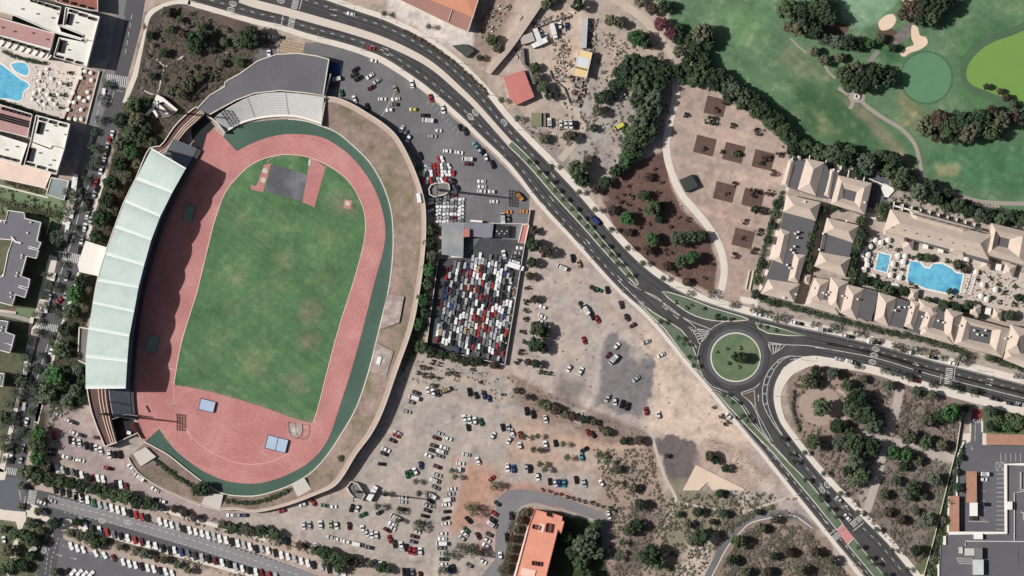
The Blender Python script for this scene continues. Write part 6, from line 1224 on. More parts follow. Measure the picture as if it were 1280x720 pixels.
scrub("undergrowth", [(158,120),(195,175),(135,310),(108,400),(105,500),(60,540),(60,470),(95,350),(125,260)], 600, 'mid', 3, .5, 1.3)
scrub("undergrowth", [(158,120),(195,175),(135,310),(108,400),(105,500),(60,540),(60,470),(95,350),(125,260)], 830, 'sage', 31, .5, 1.3)
scrub("undergrowth", [(990,470),(1055,462),(1210,505),(1150,715),(1070,635),(1000,550)], 1235, 'sage', 4)
scrub("undergrowth", [(990,470),(1055,462),(1210,505),(1150,715),(1070,635),(1000,550)], 438, 'dusty', 5)
scrub("undergrowth", [(905,645),(990,640),(1070,728),(890,728)], 1235, 'sage', 6, .4, 1.3)
scrub("undergrowth", [(905,645),(990,640),(1070,728),(890,728)], 438, 'dusty', 7, .4, 1.2)
scrub("undergrowth", [(905,645),(990,640),(1070,728),(890,728)], 700, 'ash', 61, .5, 1.6)
scrub("undergrowth", [(1090,560),(1195,580),(1152,712),(1085,645)], 420, 'ash', 62, .5, 1.5)
scrub("undergrowth", [(1120,490),(1210,507),(1190,570),(1110,545)], 200, 'dusty', 63, .5, 1.5)
scrub("undergrowth", [(830,620),(930,612),(1000,622),(920,660),(870,728),(820,728)], 997, 'sage', 8, .4, 1.1)
scrub("undergrowth", [(740,560),(815,560),(835,640),(820,728),(755,728),(765,640)], 712, 'sage', 9, .4, 1.2)
scrub("undergrowth", [(740,560),(815,560),(835,640),(820,728),(755,728),(765,640)], 271, 'dusty', 10, .4, 1.0)
scrub("undergrowth", [(690,20),(830,60),(840,150),(770,225),(700,180),(690,110)], 522, 'sage', 12)
scrub("undergrowth", [(975,178),(1290,272),(1290,292),(1100,255),(1100,225),(985,200)], 420, 'dark', 13, .5, 1.3)
scrub("undergrowth", [(-5,230),(75,255),(80,280),(40,270),(-5,268)], 140, 'dark', 14, .5, 1.2)
scrub("undergrowth", [(0,655),(60,662),(45,728),(0,728)], 220, 'mid', 15, .4, 1.1)
scrub("undergrowth", [(80,660),(130,660),(350,722),(300,722),(100,682)], 260, 'dry', 16, .4, 1.0)
scrub("undergrowth", [(190,628),(310,655),(420,690),(480,715),(330,680),(200,645)], 229, 'dusty', 17, .4, 1.0)
scrub("undergrowth", [(755,245),(790,210),(830,195),(835,230),(890,300),(893,360),(850,345),(780,290)], 176, 'dusty', 18, .3, .7)
scrub("undergrowth", [(490,445),(640,470),(760,525),(810,550),(760,545),(640,505),(500,475)], 160, 'dry', 19, .3, .8)
scrub("undergrowth", [(1195,555),(1210,545),(1186,620),(1160,725),(1150,725),(1176,640)], 160, 'mid', 20, .4, 1.0)
scrub("undergrowth", [(655,265),(800,375),(935,548),(1000,605),(900,600),(660,460)], 80, 'dry', 22, .2, .5)
scrub("undergrowth", [(636,640),(664,637),(646,728),(624,728)], 188, 'dusty', 23, .4, 1.0)
scrub("undergrowth", [(530,280),(552,280),(545,330),(530,435),(500,470),(515,420)], 240, 'mid', 24, .4, 1.2)
# ================================================================ VEHICLES
PAINT = mat("car paint", objcol=True, rough=0.35, var=0.03, spec=0.5); CGL = mat("car glass", (22,26,30), 0.12, 0.05, spec=0.6); TYRE = mat("tyre", (26,26,28), 0.9)
TRIM = mat("dark trim", (40,40,42), 0.7)
def loft(b, secs, mi=0, caps=True):
    """secs: list of closed rings with the same number of points"""
    n = len(secs[0])
    for a, c in zip(secs[:-1], secs[1:]):
        for i in range(n): b.face([a[i], a[(i+1) % n], c[(i+1) % n], c[i]], mi)
    if caps: b.face(secs[-1], mi); b.face(secs[0][::-1], mi)
def vehicle_proto(kind):
    L, Wd, Hc = {'car': (4.3,1.85,1.45), 'hatch': (3.9,1.78,1.5), 'van': (5.3,2.1,2.3), 'truck': (8.2,2.5,3.2), 'bus': (11.5,2.6,3.1)}[kind]
    b = B(); g = B()
    def ring(z, sx0, sx1, w_, cr=.25):   # plan outline with rounded corners
        return [(sx0+cr, -w_/2, z), (sx1-cr, -w_/2, z), (sx1, -w_/2+cr, z), (sx1, w_/2-cr, z), (sx1-cr, w_/2, z), (sx0+cr, w_/2, z), (sx0, w_/2-cr, z), (sx0, -w_/2+cr, z)]
    l = L/2
    if kind in ('car', 'hatch'):
        tail = .55 if kind == 'car' else .12
        loft(b, [ring(.25,-l+.08,l-.05,Wd-.1), ring(.55,-l,l,Wd), ring(.80,-l+.04,l-.12,Wd-.06), ring(.90,-l+.15,l-.45,Wd-.16)])
        loft(g, [ring(.88,-l+tail*.9,l-1.05,Wd-.2,.2), ring(Hc-.06,-l+tail+.55,l-1.95,Wd-.5,.2)])
        loft(b, [ring(Hc-.07,-l+tail+.5,l-1.9,Wd-.46,.2), ring(Hc,-l+tail+.62,l-2.05,Wd-.56,.2)])
        for s_ in (-1, 1):    # pillars
            for x in (l-1.9-.6, -l+tail+1.3): b.face([(x-.06, s_*(Wd/2-.1), .88), (x+.06, s_*(Wd/2-.1), .88), (x+.04, s_*(Wd/2-.24), Hc-.05), (x-.1, s_*(Wd/2-.24), Hc-.05)])
    elif kind == 'van':
        loft(b, [ring(.3,-l,l-.05,Wd-.05), ring(.8,-l,l,Wd), ring(1.15,-l,l-.25,Wd)])
        loft(g, [ring(1.12,-l+1.2,l-.35,Wd-.04,.2), ring(Hc-.25,-l+1.3,l-1.2,Wd-.2,.2)])
        loft(b, [ring(1.14,-l,l-1.75,Wd-.02,.15), ring(Hc-.15,-l+.03,l-1.75,Wd-.1,.15), ring(Hc,-l+.1,l-1.7,Wd-.25,.15)]); loft(b, [ring(Hc-.27,-l+1,l-1.22,Wd-.2,.15), ring(Hc,-l+1.1,l-1.5,Wd-.25,.15)])
    elif kind == 'truck':
        loft(b, [ring(.5,l-2.0,l,Wd-.2,.2), ring(1.5,l-2.0,l,Wd-.2,.2), ring(2.4,l-2.0,l-.35,Wd-.3,.2)]); loft(g, [ring(1.45,l-1.0,l+.02,Wd-.35,.15), ring(2.25,l-1.0,l-.28,Wd-.4,.15)])
        loft(b, [ring(.9,-l,l-2.15,Wd,.05), ring(Hc,-l,l-2.15,Wd,.05)]); 
    else:
        loft(b, [ring(.35,-l,l,Wd,.3), ring(Hc-.2,-l,l,Wd,.3), ring(Hc,-l+.1,l-.1,Wd-.15,.3)]); loft(g, [ring(1.3,-l-.02,l+.02,Wd+.04,.3), ring(2.4,-l-.02,l+.02,Wd+.04,.3)])
        for x in (-3.2, 0.5, 3.2): loft(b, [ring(Hc-.02,x-.8,x+.8,1.4,.1), ring(Hc+.2,x-.7,x+.7,1.2,.1)])
    nm = {'car': 'parked_car', 'hatch': 'parked_car', 'van': 'van', 'truck': 'lorry', 'bus': 'bus'}[kind]
    root = bpy.data.objects.new(nm, None); root["label"] = nm; root["category"] = {'parked_car': 'car'}.get(nm, nm)
    def part(n_, bb, m, sm=False):
        me = bpy.data.meshes.new(n_); me.from_pydata([tuple(p) for p in bb.v], [], bb.f); me.materials.append(m); o = bpy.data.objects.new(n_, me); o.parent = root; return o
    part("body", b, PAINT); part("windows", g, CGL)
    for sx in (-1, 1):
        for sy in (-1, 1):
            t = B(); x, y, rr = sx*L*.31, sy*(Wd/2-.12), .33; n = 10
            A = [(x+rr*math.cos(6.283*i/n), y-.11, .33+rr*math.sin(6.283*i/n)) for i in range(n)]; D = [(p[0], y+.11, p[2]) for p in A]
            for i in range(n): t.face([A[i], A[(i+1) % n], D[(i+1) % n], D[i]])
            t.face(A); t.face(D[::-1]); part("wheel", t, TYRE)
    return root
VP = {k: vehicle_proto(k) for k in ('car', 'hatch', 'van', 'truck', 'bus')}
CCOL = {'w': ('white', (226,226,224)), 's': ('silver', (172,174,178)), 'g': ('grey', (108,110,114)), 'k': ('black', (26,27,30)), 'd': ('dark', (52,54,60)), 'r': ('red', (158,40,42)), 'm': ('dark red', (92,30,36)),
        'b': ('blue', (44,62,118)), 't': ('teal', (70,140,150)), 'G': ('green', (40,92,64)), 'y': ('yellow', (196,190,60)), 'o': ('orange', (206,140,60)), 'n': ('tan', (168,146,112)), 'l': ('pale green', (150,176,130))}
KW = {'c': 'car', 'h': 'car', 'v': 'van', 'T': 'lorry', 'B': 'bus'}; KP = {'c': 'car', 'h': 'hatch', 'v': 'van', 'T': 'truck', 'B': 'bus'}
cr = random.Random(5); NCAR = [0]
MASS = []
def cars(phrase, items, z=0.06, mass=False):
    """items: (px, py, heading deg in the picture, colour letter + optional kind letter)"""
    its = []
    for x, y, a, c in items: its.append((x, y, a, c[0], c[1] if len(c) > 1 else cr.choice('cch')))
    if mass: MASS.extend([i for i in its if i[4] in 'ch']); its = [i for i in its if i[4] not in 'ch']
    for kset in ('ch', 'v', 'T', 'B'):
        sub = [i for i in its if i[4] in kset]
        if not sub: continue
        labs = ordered_labels(sub, lambda i: CCOL[i[3]][0], phrase, KW[sub[0][4]])
        for i, lab in zip(sub, labs):
            cj = cr.uniform(.82, 1.04); c = tuple(v*cj for v in lin(CCOL[i[3]][1])); fl = cr.choice((0, math.pi))
            s_ = cr.uniform(.96, 1.06); copy_tree(VP[KP[i[4]]], (X(i[0], .7), Y(i[1], .7), z), -R(i[2])+fl, lab, KW[i[4]]+"s "+phrase, c, s_); NCAR[0] += kset == 'ch'
def row(x0, y0, x1, y1, cols, ang, jit=.5):
    n = len(cols); out = []
    for i, c in enumerate(cols):
        if c == '.': continue
        t = i/max(1, n-1); out.append((x0+(x1-x0)*t+cr.uniform(-jit, jit)*.6, y0+(y1-y0)*t+cr.uniform(-jit, jit), ang+cr.uniform(-3, 3), c))
    return out
def Q(ox, oy, lst, f=4.0): return [(ox+u/f, oy+v/f, a, c) for u, v, a, c in lst]
cars("above the orange roofed building", [(634,585,85,'w'),(642,586,85,'b'),(658,585,80,'s'),(662,586,85,'k'),(672,596,80,'w'),(687,602,85,'k'),(694,604,75,'w'),(699,604,88,'b'),(705,604,88,'t'),(720,600,80,'k'),(730,604,80,'s'),(752,604,60,'w'),(761,644,75,'w')])
cars("on the orange brown dirt right of centre", [(727,571,80,'t'),(730,562,-30,'k'),(650,544,75,'r'),(650,557,80,'w'),(682,556,80,'w'),(694,554,80,'k'),(735,541,60,'r'),(741,543,60,'k'),(658,514,80,'k'),(666,518,80,'k'),(682,524,80,'w'),(640,541,70,'w')])
cars("driving on the dual carriageway", Q(320,0,[(475,70,14,'w'),(575,240,14,'r')])+[(911,520,48,'w'),(744,275,48,'bv')]+[(1146,464,14,'k'),(1145,476,14,'r')])
cars("in the asphalt car park's west third", Q(320,0,[(497,348,-30,'k'),(488,374,-30,'d'),(512,392,-30,'k'),(570,380,-35,'w'),(605,405,-35,'s'),(577,438,-30,'m'),(585,303,12,'w'),(428,465,80,'G'),(493,497,70,'w'),(555,535,80,'k'),(397,395,-10,'wv'),(390,430,-20,'d'),(65,270,85,'w'),(82,185,5,'w'),(120,187,5,'d')]))
cars("in the asphalt car park's middle third", Q(320,0,[(780,420,80,'w'),(632,495,2,'w'),(698,495,-8,'w'),(695,522,3,'d'),(668,550,-4,'w'),(787,547,2,'y'),(845,577,3,'k'),(860,602,5,'wv'),(874,490,75,'r'),(935,547,80,'w'),(1020,637,70,'k'),(1046,656,70,'d'),(910,653,2,'w'),(883,681,2,'s'),(728,645,-60,'w'),(745,668,-65,'g'),(762,692,-65,'w'),(697,447,70,'n')]))
cars("in the asphalt car park's east third", Q(320,180,[(957,35,3,'w'),(1015,43,8,'w'),(1057,75,3,'wv'),(1063,100,3,'m'),(820,60,75,'k'),(1100,8,50,'t'),(1114,27,60,'s'),(1133,42,70,'k'),(1150,68,75,'w'),(1183,102,70,'k'),(1128,187,2,'w'),(1130,213,2,'w'),(1128,236,4,'w'),(1180,238,4,'w'),(1190,288,2,'w'),(1262,340,0,'o'),(1235,372,88,'wv'),(1262,372,88,'g')])+[(649,245,50,'ov'),(655,264,8,'o')])
cars("inside the impound yard's right wall", [(650,310,5,'w'),(646,316,5,'s'),(644,321,5,'d'),(643,328,18,'wv'),(645,333,18,'wT'),(630,318,78,'w')])
cars("on dirt right of the impound yard", Q(640,180,[(303,572,80,'k'),(335,600,75,'n'),(250,617,25,'wv')]))
cars("on dirt beside the bypass road", Q(640,360,[(430,8,25,'G'),(345,85,60,'d'),(370,107,60,'wv'),(155,95,20,'w'),(150,142,25,'w'),(152,170,25,'w'),(401,142,70,'k'),(425,156,60,'r'),(360,262,70,'r'),(575,148,60,'d'),(603,187,-30,'m'),(670,270,-20,'s'),(745,335,-30,'w'),(475,10,80,'k'),(407,3,35,'k'),(545,85,70,'d')]))
cars("on and around the dark asphalt patch", Q(640,360,[(523,290,-50,'w'),(480,337,-50,'m'),(508,358,-50,'wv'),(285,402,-65,'w'),(343,416,-65,'w'),(620,455,-40,'s'),(477,550,-65,'s'),(515,568,88,'w'),(550,580,-70,'k'),(577,592,-70,'k'),(670,615,80,'r'),(733,634,85,'w')]))
cars("at the dirt car park's top", Q(320,360,[(790,548,20,'wv'),(776,570,20,'g'),(755,618,15,'s'),(800,523,20,'d'),(860,515,80,'w'),(885,525,75,'w'),(912,525,75,'d'),(945,510,-25,'nv'),(1066,520,78,'k'),(1100,537,70,'k'),(1140,535,75,'d'),(1165,553,70,'b'),(1043,655,75,'w'),(1067,659,82,'w'),(1094,664,82,'w'),(1125,670,75,'G'),(1060,698,75,'k'),(1233,698,75,'k'),(1263,700,75,'s')]))
cars("on dirt along the stadium wall", Q(320,540,[(709,5,25,'s'),(700,17,25,'r'),(682,42,25,'d'),(650,88,25,'w'),(640,108,25,'k'),(628,160,5,'k')]))
cars("in the dirt car park's double column", Q(320,540,[(918,8,20,'s'),(903,30,20,'m'),(958,32,18,'w'),(888,68,18,'d'),(940,78,18,'w'),(884,93,18,'d'),(927,98,18,'wv'),(863,118,22,'w'),(920,120,18,'g'),(905,173,22,'m'),(908,215,20,'s'),(893,243,20,'wv'),(898,277,28,'g'),(877,317,32,'wv'),(873,345,32,'k'),(857,367,25,'w'),(855,392,22,'k'),(844,420,12,'k'),(820,452,10,'d'),(805,497,15,'w'),(792,522,15,'m'),(785,548,15,'d')]))
cars("in the dirt car park's foursome", Q(320,540,[(823,167,80,'b'),(797,197,65,'w'),(775,205,65,'G'),(755,213,75,'G')]))
cars("above the orange dirt patch", Q(320,540,[(1050,112,12,'s'),(1022,158,4,'w'),(997,187,2,'wv'),(1110,145,72,'w'),(1185,18,-65,'w'),(1265,42,-65,'w'),(1258,178,85,'w'),(1178,232,-40,'r')]))
cars("in the column left of orange dirt", Q(320,540,[(980,284,-2,'w'),(972,310,-8,'s'),(962,338,-10,'wv'),(951,363,-5,'w'),(955,398,-4,'k'),(947,432,-14,'k'),(950,457,-8,'w'),(935,508,0,'w'),(932,534,2,'w'),(928,558,0,'wv'),(928,580,0,'g'),(935,608,2,'s'),(938,636,2,'d')]))
cars("on the lane beside the orange patch", Q(320,540,[(1205,357,35,'d'),(1190,406,35,'r'),(1185,438,35,'k'),(1178,462,35,'wv'),(1165,512,28,'d'),(1155,540,30,'w'),(1150,568,30,'w'),(1135,648,32,'w'),(1253,525,85,'k'),(1222,618,80,'w'),(1275,418,85,'d'),(1062,440,45,'k'),(1050,490,45,'G'),(1030,530,40,'s'),(1043,508,45,'w'),(1110,520,60,'m'),(1065,665,30,'g')]))
cars("at the dirt car park's bottom end", Q(320,540,[(935,660,5,'w'),(950,672,5,'s'),(965,682,5,'g'),(975,698,5,'b'),(940,690,5,'w'),(985,680,75,'d'),(740,700,85,'k'),(760,702,85,'k'),(782,704,85,'g'),(820,715,80,'m')]))
cars("near the lower hexagonal mast base", Q(320,540,[(735,325,3,'w'),(735,350,3,'s'),(728,385,10,'k'),(617,402,-30,'d'),(582,305,-60,'wT'),(478,380,-70,'k'),(507,382,-70,'w'),(533,414,-25,'G'),(385,373,0,'w'),(340,367,10,'G'),(285,350,60,'r'),(235,362,-15,'w'),(130,394,-18,'r')]))
cars("in the broken row below the stadium", Q(320,540,[(238,468,85,'w'),(267,466,85,'s'),(323,464,85,'w'),(373,464,85,'l'),(402,468,80,'w'),(465,470,85,'m'),(533,487,80,'w'),(552,505,70,'w'),(578,512,85,'w'),(602,517,85,'w')]))
cars("in the nose to tail line", Q(320,540,[(373,526,12,'s'),(410,537,12,'w'),(453,549,12,'w'),(507,562,12,'wv'),(565,577,12,'d')]))
cars("in the dirt car park's middle block", Q(320,540,[(697,427,28,'wv'),(683,460,25,'w'),(679,478,30,'w'),(655,490,30,'m'),(668,535,70,'r'),(692,560,80,'d'),(727,568,75,'w'),(750,578,85,'k'),(768,592,85,'r'),(792,596,85,'r'),(822,598,85,'w')]))
cars("in front of the street row trees", Q(320,540,[(112,538,85,'w'),(137,540,75,'w'),(300,575,80,'w'),(310,580,80,'s'),(520,648,80,'w'),(555,650,80,'k'),(590,655,80,'w'),(628,670,75,'wv')]))
cars("in the south-west street's north bays", row(69,612,102,622,"kkkkk", 80)+row(93.5,620,109,625,"www", 82)+row(117,629,320,686,"Gsswwwkrrk.wwwskwwwwswwkwswk", 76)+row(327,686,385,704,"swkwwsww", 76)+row(392,706,430,717,"ksksw", 76), mass=True)
cars("in the south-west street's south bays", row(107,658,212,688,"wkwrgkwrmwwkk", 78)+row(218,688,320,715,"wbgdskmwkswkw", 78)+row(327,716,345,721,"mrs", 78), mass=True)
cars("in the lower left side street", row(89,683,104,687,"www", 70)+row(120,692,142,697,"wwm", 65)+row(154,703,215,717,"wwwkwwkww", 72)+row(84,714,114,718,"kwwww", -45), mass=True)
cars("on the street by the lower left junction", [(52,628,20,'w'),(58,626,20,'d'),(65,626,20,'s'),(43,686,-35,'wv'),(5,675,80,'w'),(36,706,20,'g')])
cars("by the inner car park's entrance", Q(0,540,[(270,15,80,'rv'),(262,88,5,'k'),(257,112,8,'k'),(370,5,25,'w'),(410,17,20,'d')])+[(72,518,20,'s'),(86,526,28,'w'),(93,528,25,'d'),(122,547,5,'m')])
cars("in the inner car park's upper row", Q(0,540,[(350,40,82,'k'),(367,52,78,'w'),(397,55,80,'w'),(430,68,80,'k'),(456,75,80,'d'),(480,83,78,'w'),(503,94,78,'w'),(545,112,82,'w'),(573,113,82,'k'),(600,113,82,'k')]))
cars("along the middle of the inner car park", Q(0,540,[(332,125,12,'w'),(358,133,12,'g'),(378,138,12,'w'),(403,142,12,'w'),(532,178,10,'r'),(548,184,5,'k')]))
cars("below the stadium's lower left wall", Q(0,540,[(655,177,48,'w'),(697,227,35,'wv'),(775,288,32,'w'),(812,347,12,'w'),(788,338,12,'k')])+[(289,644,0,'w'),(297,644,0,'s'),(305,644,0,'b')])
cars("in the inner car park's lower row", Q(0,540,[(235,172,75,'d'),(260,178,75,'k'),(285,184,75,'w'),(311,190,75,'s'),(335,196,75,'k'),(360,202,75,'g'),(385,208,75,'k'),(408,216,75,'w'),(434,226,75,'k'),(460,232,75,'r'),(489,234,78,'w'),(515,238,78,'w'),(580,260,80,'k'),(603,263,80,'w'),(630,272,80,'m')]), mass=True)
cars("on the west street's right kerb", [(140,168,100,'w'),(137,173,100,'r'),(134,183,100,'s'),(131,194,101,'w'),(130,200,101,'w'),(126,213,101,'w'),(120,228,102,'r'),(121,236,100,'k'),(118,243,100,'s'),(111,254,100,'m'),(109,269,102,'w'),(113,276,100,'s'),(106,284,103,'w'),(102,300,103,'w'),(100,313,100,'k'),(83,346,103,'w'),(84,343,100,'g'),(82,368,103,'s'),(75,375,130,'r'),(80,389,100,'w'),(64,438,108,'w'),(57,466,112,'w'),(53,478,110,'s'),(60,450,108,'k'),(33,527,105,'w'),(28,560,105,'w'),(26,575,105,'s')])
cars("on the west street's left kerb", [(130,115,95,'w'),(93,232,98,'wB'),(101,238,95,'d'),(101,246,95,'s'),(114,175,100,'s'),(105,212,100,'g'),(90,268,105,'w'),(85,282,105,'w'),(82,299,105,'w'),(80,305,105,'k'),(67,346,103,'w'),(62,371,103,'w'),(58,386,103,'w'),(60,379,100,'s'),(39,434,15,'w'),(34,447,100,'wv'),(32,465,100,'wv'),(33,462,100,'w'),(26,503,100,'m'),(30,508,100,'s'),(14,568,100,'w'),(15,575,100,'k'),(30,471,100,'k'),(22,524,100,'g')], mass=True)
cars("in the bays of the east road", Q(960,360,[(135,172,12,'w'),(155,177,12,'k'),(262,207,12,'wv'),(298,212,12,'k'),(388,238,12,'w'),(412,243,12,'d'),(515,270,12,'w'),(545,272,12,'k'),(690,317,14,'wv'),(825,347,12,'k'),(925,377,14,'w'),(355,356,14,'s'),(410,368,14,'wv'),(438,378,14,'d'),(1035,522,14,'k'),(1130,552,14,'k'),(1150,558,14,'d'),(1212,577,12,'d'),(1250,583,12,'k'),(1260,580,14,'s')])+[(948,393,14,'w'),(963,396,14,'w')])
cars("in the store car park", Q(960,540,[(1078,210,2,'wv'),(1078,237,2,'w'),(1090,362,3,'k'),(1030,432,2,'d')]))
cars("on the carriageway by the red crossing", [(1059,647,45,'w'),(1049,624,45,'s')])
cars("in the lorry yard at the top", [(700,32,80,'w'),(708.5,33,85,'b'),(677,43,65,'w'),(683,46,85,'s'),(701,155,85,'w'),(707.5,155.5,85,'w'),(713.5,155.5,85,'w'),(720,156.5,85,'k'),(736,34,88,'w'),(687,154,85,'wv'),(774,158,-30,'yv'),(769,122,-45,'g'),(781,119,60,'s')]+[(672,45,70,'wT'),(692,39,75,'wT'),(674,54,-25,'wT')])
print("individual cars:", NCAR[0])
# ---- the crowded impound yard: past three hundred of a kind, so one massed object
def body_into(b, kind_root, x, y, a, mi, z=0.06, k_=1.0):
    ca, sa = math.cos(a), math.sin(a)
    for ch, m_ in ((kind_root.children[0], mi), (kind_root.children[1], 0)):
        k = len(b.v); me = ch.data
        for v in me.vertices: b.v.append((x+(v.co.x*ca-v.co.y*sa)*k_, y+(v.co.x*sa+v.co.y*ca)*k_, z+v.co.z))
        for p in me.polygons: b.f.append([k+i for i in p.vertices]); b.m.append(m_)
IM = [CGL]+[mat("impound paint "+CCOL[k][0], CCOL[k][1], 0.4, 0.05, spec=.5) for k in 'wsgkdrmbtGn']; IX = {k: i+1 for i, k in enumerate('wsgkdrmbtGn')}
ir = random.Random(21); b = B(); yard = [(560,328),(583,326),(598,316),(632,322),(645,340),(630,452),(590,444),(540,431),(543,405),(550,360)]
nn = 0
u = (-0.155, 0.988)   # column direction
for ci in range(31):
    for ri in range(18):
        x = 555+ci*4.15-0.155*9.0*ri; y = 306+ri*8.8+ci*.9+ir.uniform(-.8, .8)+(ci%3)*1.5
        if polydist(np.array([x]), np.array([y]), yard)[0] < 1.5: continue
        dark = x+0.155*(y-320) < 560 and y < 400
        if dark and ir.random() < .55: continue
        redzone = math.hypot(x-592, y-350) < 16 or math.hypot(x-592, y-405) < 15 or math.hypot(x-553, y-425) < 11 or math.hypot(x-612,y-392) < 10
        c = ir.choice('rrmwnm') if redzone and ir.random() < .5 else ir.choice('wwwwwsssssggggggkkkdddddmbrws')
        body_into(b, VP[ir.choice(('car', 'hatch', 'car', 'hatch'))], X(x+ir.uniform(-.5,.5), .7), Y(y, .7), -R(99)+ir.uniform(-.04, .04)+math.pi*ir.choice((0, 1)), IX[c], k_=ir.uniform(.74, .84)); nn += 1
for zone, cols, ang in (([(534,210),(547,199),(560,202),(568,220),(560,229),(530,229),(524,212)], 'rmwnwwsrgd', 75), ([(538,248),(552,242),(572,240),(583,262),(580,277),(541,277)], 'wwssgmwgwn', -12), ([(524,208),(534,208),(535,216),(525,216)], 'wsG', 0), ([(562,226),(570,228),(573,240),(566,238)], 'wgk', 60)):
    x0, x1 = min(p[0] for p in zone), max(p[0] for p in zone); y0, y1 = min(p[1] for p in zone), max(p[1] for p in zone)
    st = (9.4, 4.6) if abs(ang) < 45 else (4.6, 8.8); yy = y0
    while yy < y1:
        xx = x0+ir.uniform(0, 1.5)
        while xx < x1:
            if polydist(np.array([xx]), np.array([yy]), zone)[0] > -1.5: body_into(b, VP[ir.choice(('car', 'hatch'))], X(xx, .7), Y(yy, .7), -R(ang+ir.uniform(-16, 16)), IX[ir.choice(cols)], k_=.82); nn += 1
            xx += st[0]
        yy += st[1]
for x, y, a, c, k in MASS: body_into(b, VP[KP[k]], X(x, .7), Y(y, .7), -R(a), IX.get(c, 2)); nn += 1
b.build("massed_cars", IM, kind='stuff'); print("massed cars:", nn)
yl = B(); yl.flat([(545,324),(582,322),(600,298),(650,300),(656,304),(631,455),(543,436),(533,432)], 0.05); structure("yard_surface", yl, mat("oily asphalt", (70,70,74), 0.9, 0.12, 0.08, 0.8, tint=(96,94,96), tintamt=.6, ts=.05))

# loose material nobody could count: crates, timber, rubble
def clutter(name, poly, n, seed, smin=.3, smax=1.3, hmax=.9):
    r = random.Random(seed); b = B(); x0, x1 = min(p[0] for p in poly), max(p[0] for p in poly); y0, y1 = min(p[1] for p in poly), max(p[1] for p in poly); k = 0
    while k < n:
        x, y = r.uniform(x0, x1), r.uniform(y0, y1)
        if polydist(np.array([x]), np.array([y]), poly)[0] < 0: k += .1; continue
        k += 1; l, w_ = r.uniform(smin, smax)/S, r.uniform(smin, smax*.6)/S; b.box(x, y, l, w_, 0, r.uniform(.1, hmax), r.uniform(0, 180), r.randrange(5))
    b.build(name, [mat("rubble grey", (150,144,138)), mat("rubble pale", (206,198,188)), mat("timber", (140,112,88)), mat("rust", (120,84,70)), mat("dark junk", (60,58,58))], kind='stuff')
clutter("debris", [(700,50),(712,52),(712,80),(706,105),(694,100),(696,70)], 120, 1)
clutter("debris", [(712,92),(734,100),(726,135),(716,132)], 140, 2, .4, 1.6, 1.6)
clutter("debris", [(664,26),(716,14),(716,22),(668,36)], 90, 3, .3, 2.2)
clutter("debris", [(738,24),(746,24),(742,62),(736,62)], 60, 4, .3, 1.6, 1.2)
clutter("debris", [(640,55),(654,62),(664,90),(655,86),(645,75)], 60, 5)
clutter("debris", [(600,10),(640,5),(620,40),(600,50)], 80, 6, .3, 1.4)
clutter("debris", [(752,30),(780,60),(770,80),(752,60)], 60, 7, .3, 1.0)
clutter("debris", [(660,165),(735,165),(730,172),(662,172)], 50, 8, .3, 1.2)
clutter("debris", [(635,340),(650,345),(634,440),(625,440)], 60, 9, .5, 1.8, 1.2)
clutter("debris", [(640,130),(655,150),(700,180),(690,190),(645,150)], 60, 10, .2, .8)
clutter("rubble", [(880,545),(925,560),(955,600),(930,606),(890,575)], 200, 11, .15, .6, .35)
clutter("rubble", [(650,470),(700,490),(830,550),(760,560),(645,500)], 200, 12, .15, .55, .3)
clutter("rubble", [(850,690),(900,665),(885,728),(845,728)], 260, 13, .15, .7, .4)
clutter("rubble", [(715,160),(760,175),(775,215),(745,230),(720,195)], 200, 14, .12, .5, .3)
clutter("rubble", [(500,445),(640,470),(640,500),(500,480)], 120, 15, .12, .5, .3)
clutter("pool_clutter", [(1085,298),(1130,303),(1130,360),(1080,345)], 160, 16, .3, .8, .6)
clutter("pool_clutter", [(1207,335),(1285,350),(1285,388),(1205,372)], 200, 17, .3, 1.1, .7)
clutter("terrace_clutter", [(105,88),(122,91),(106,152),(82,148)], 120, 18, .3, .8, .6)
clutter("terrace_clutter", [(40,82),(96,92),(76,146),(38,130)], 200, 19, .25, .7, .5)
clutter("terrace_clutter", [(990,192),(1040,200),(1048,206),(990,200)], 40, 20, .2, .8, .5)
clutter("terrace_clutter", [(1115,256),(1230,288),(1230,292),(1115,260)], 80, 21, .2, .8, 2.4)
# ================================================================ small things
PAR = mat("parasol cloth", (232,226,216), 0.8, 0.03)
def parasol_proto():
    root = bpy.data.objects.new("parasol", None); root["label"] = "p"; root["category"] = "parasol"; b = B(); n = 8
    A = [(1.45*math.cos(6.283*i/n), 1.45*math.sin(6.283*i/n), 2.1) for i in range(n)]
    for i in range(n): b.face([A[i], A[(i+1) % n], (0, 0, 2.65)])
    t = B(); t.cyl(0, 0, .05, 0, 2.6, 6)
    for nm, bb, m in (("canopy", b, PAR), ("pole", t, STEEL)):
        me = bpy.data.meshes.new(nm); me.from_pydata([tuple(p) for p in bb.v], [], bb.f); me.materials.append(m); o = bpy.data.objects.new(nm, me); o.parent = root
    return root
PP = parasol_proto()
def parasols(phrase, pts, sc_=1.0):
    for (x, y), lab in zip(pts, ordered_labels(pts, lambda i: "white", phrase, "parasol")): copy_tree(PP, (X(x, 2.4), Y(y, 2.4), .08), cr.uniform(0, .7), lab, "parasols "+phrase, None, sc_)
parasols("right of the small villa pool", [(1122,320),(1131,320),(1116,330),(1129,327),(1113,344),(1124,347),(1117,357),(1121,358)])
parasols("left of the small villa pool", [(1087,300),(1082,311),(1085,318),(1078,323),(1084,331),(1080,337),(1088,308),(1092,346),(1094,300),(1077,316),(1083,325),(1110,300),(1101,303)])
parasols("right of the big villa pool", [(1208,325),(1208,332),(1220,340),(1228,356),(1226,370),(1244,362),(1233,374)])
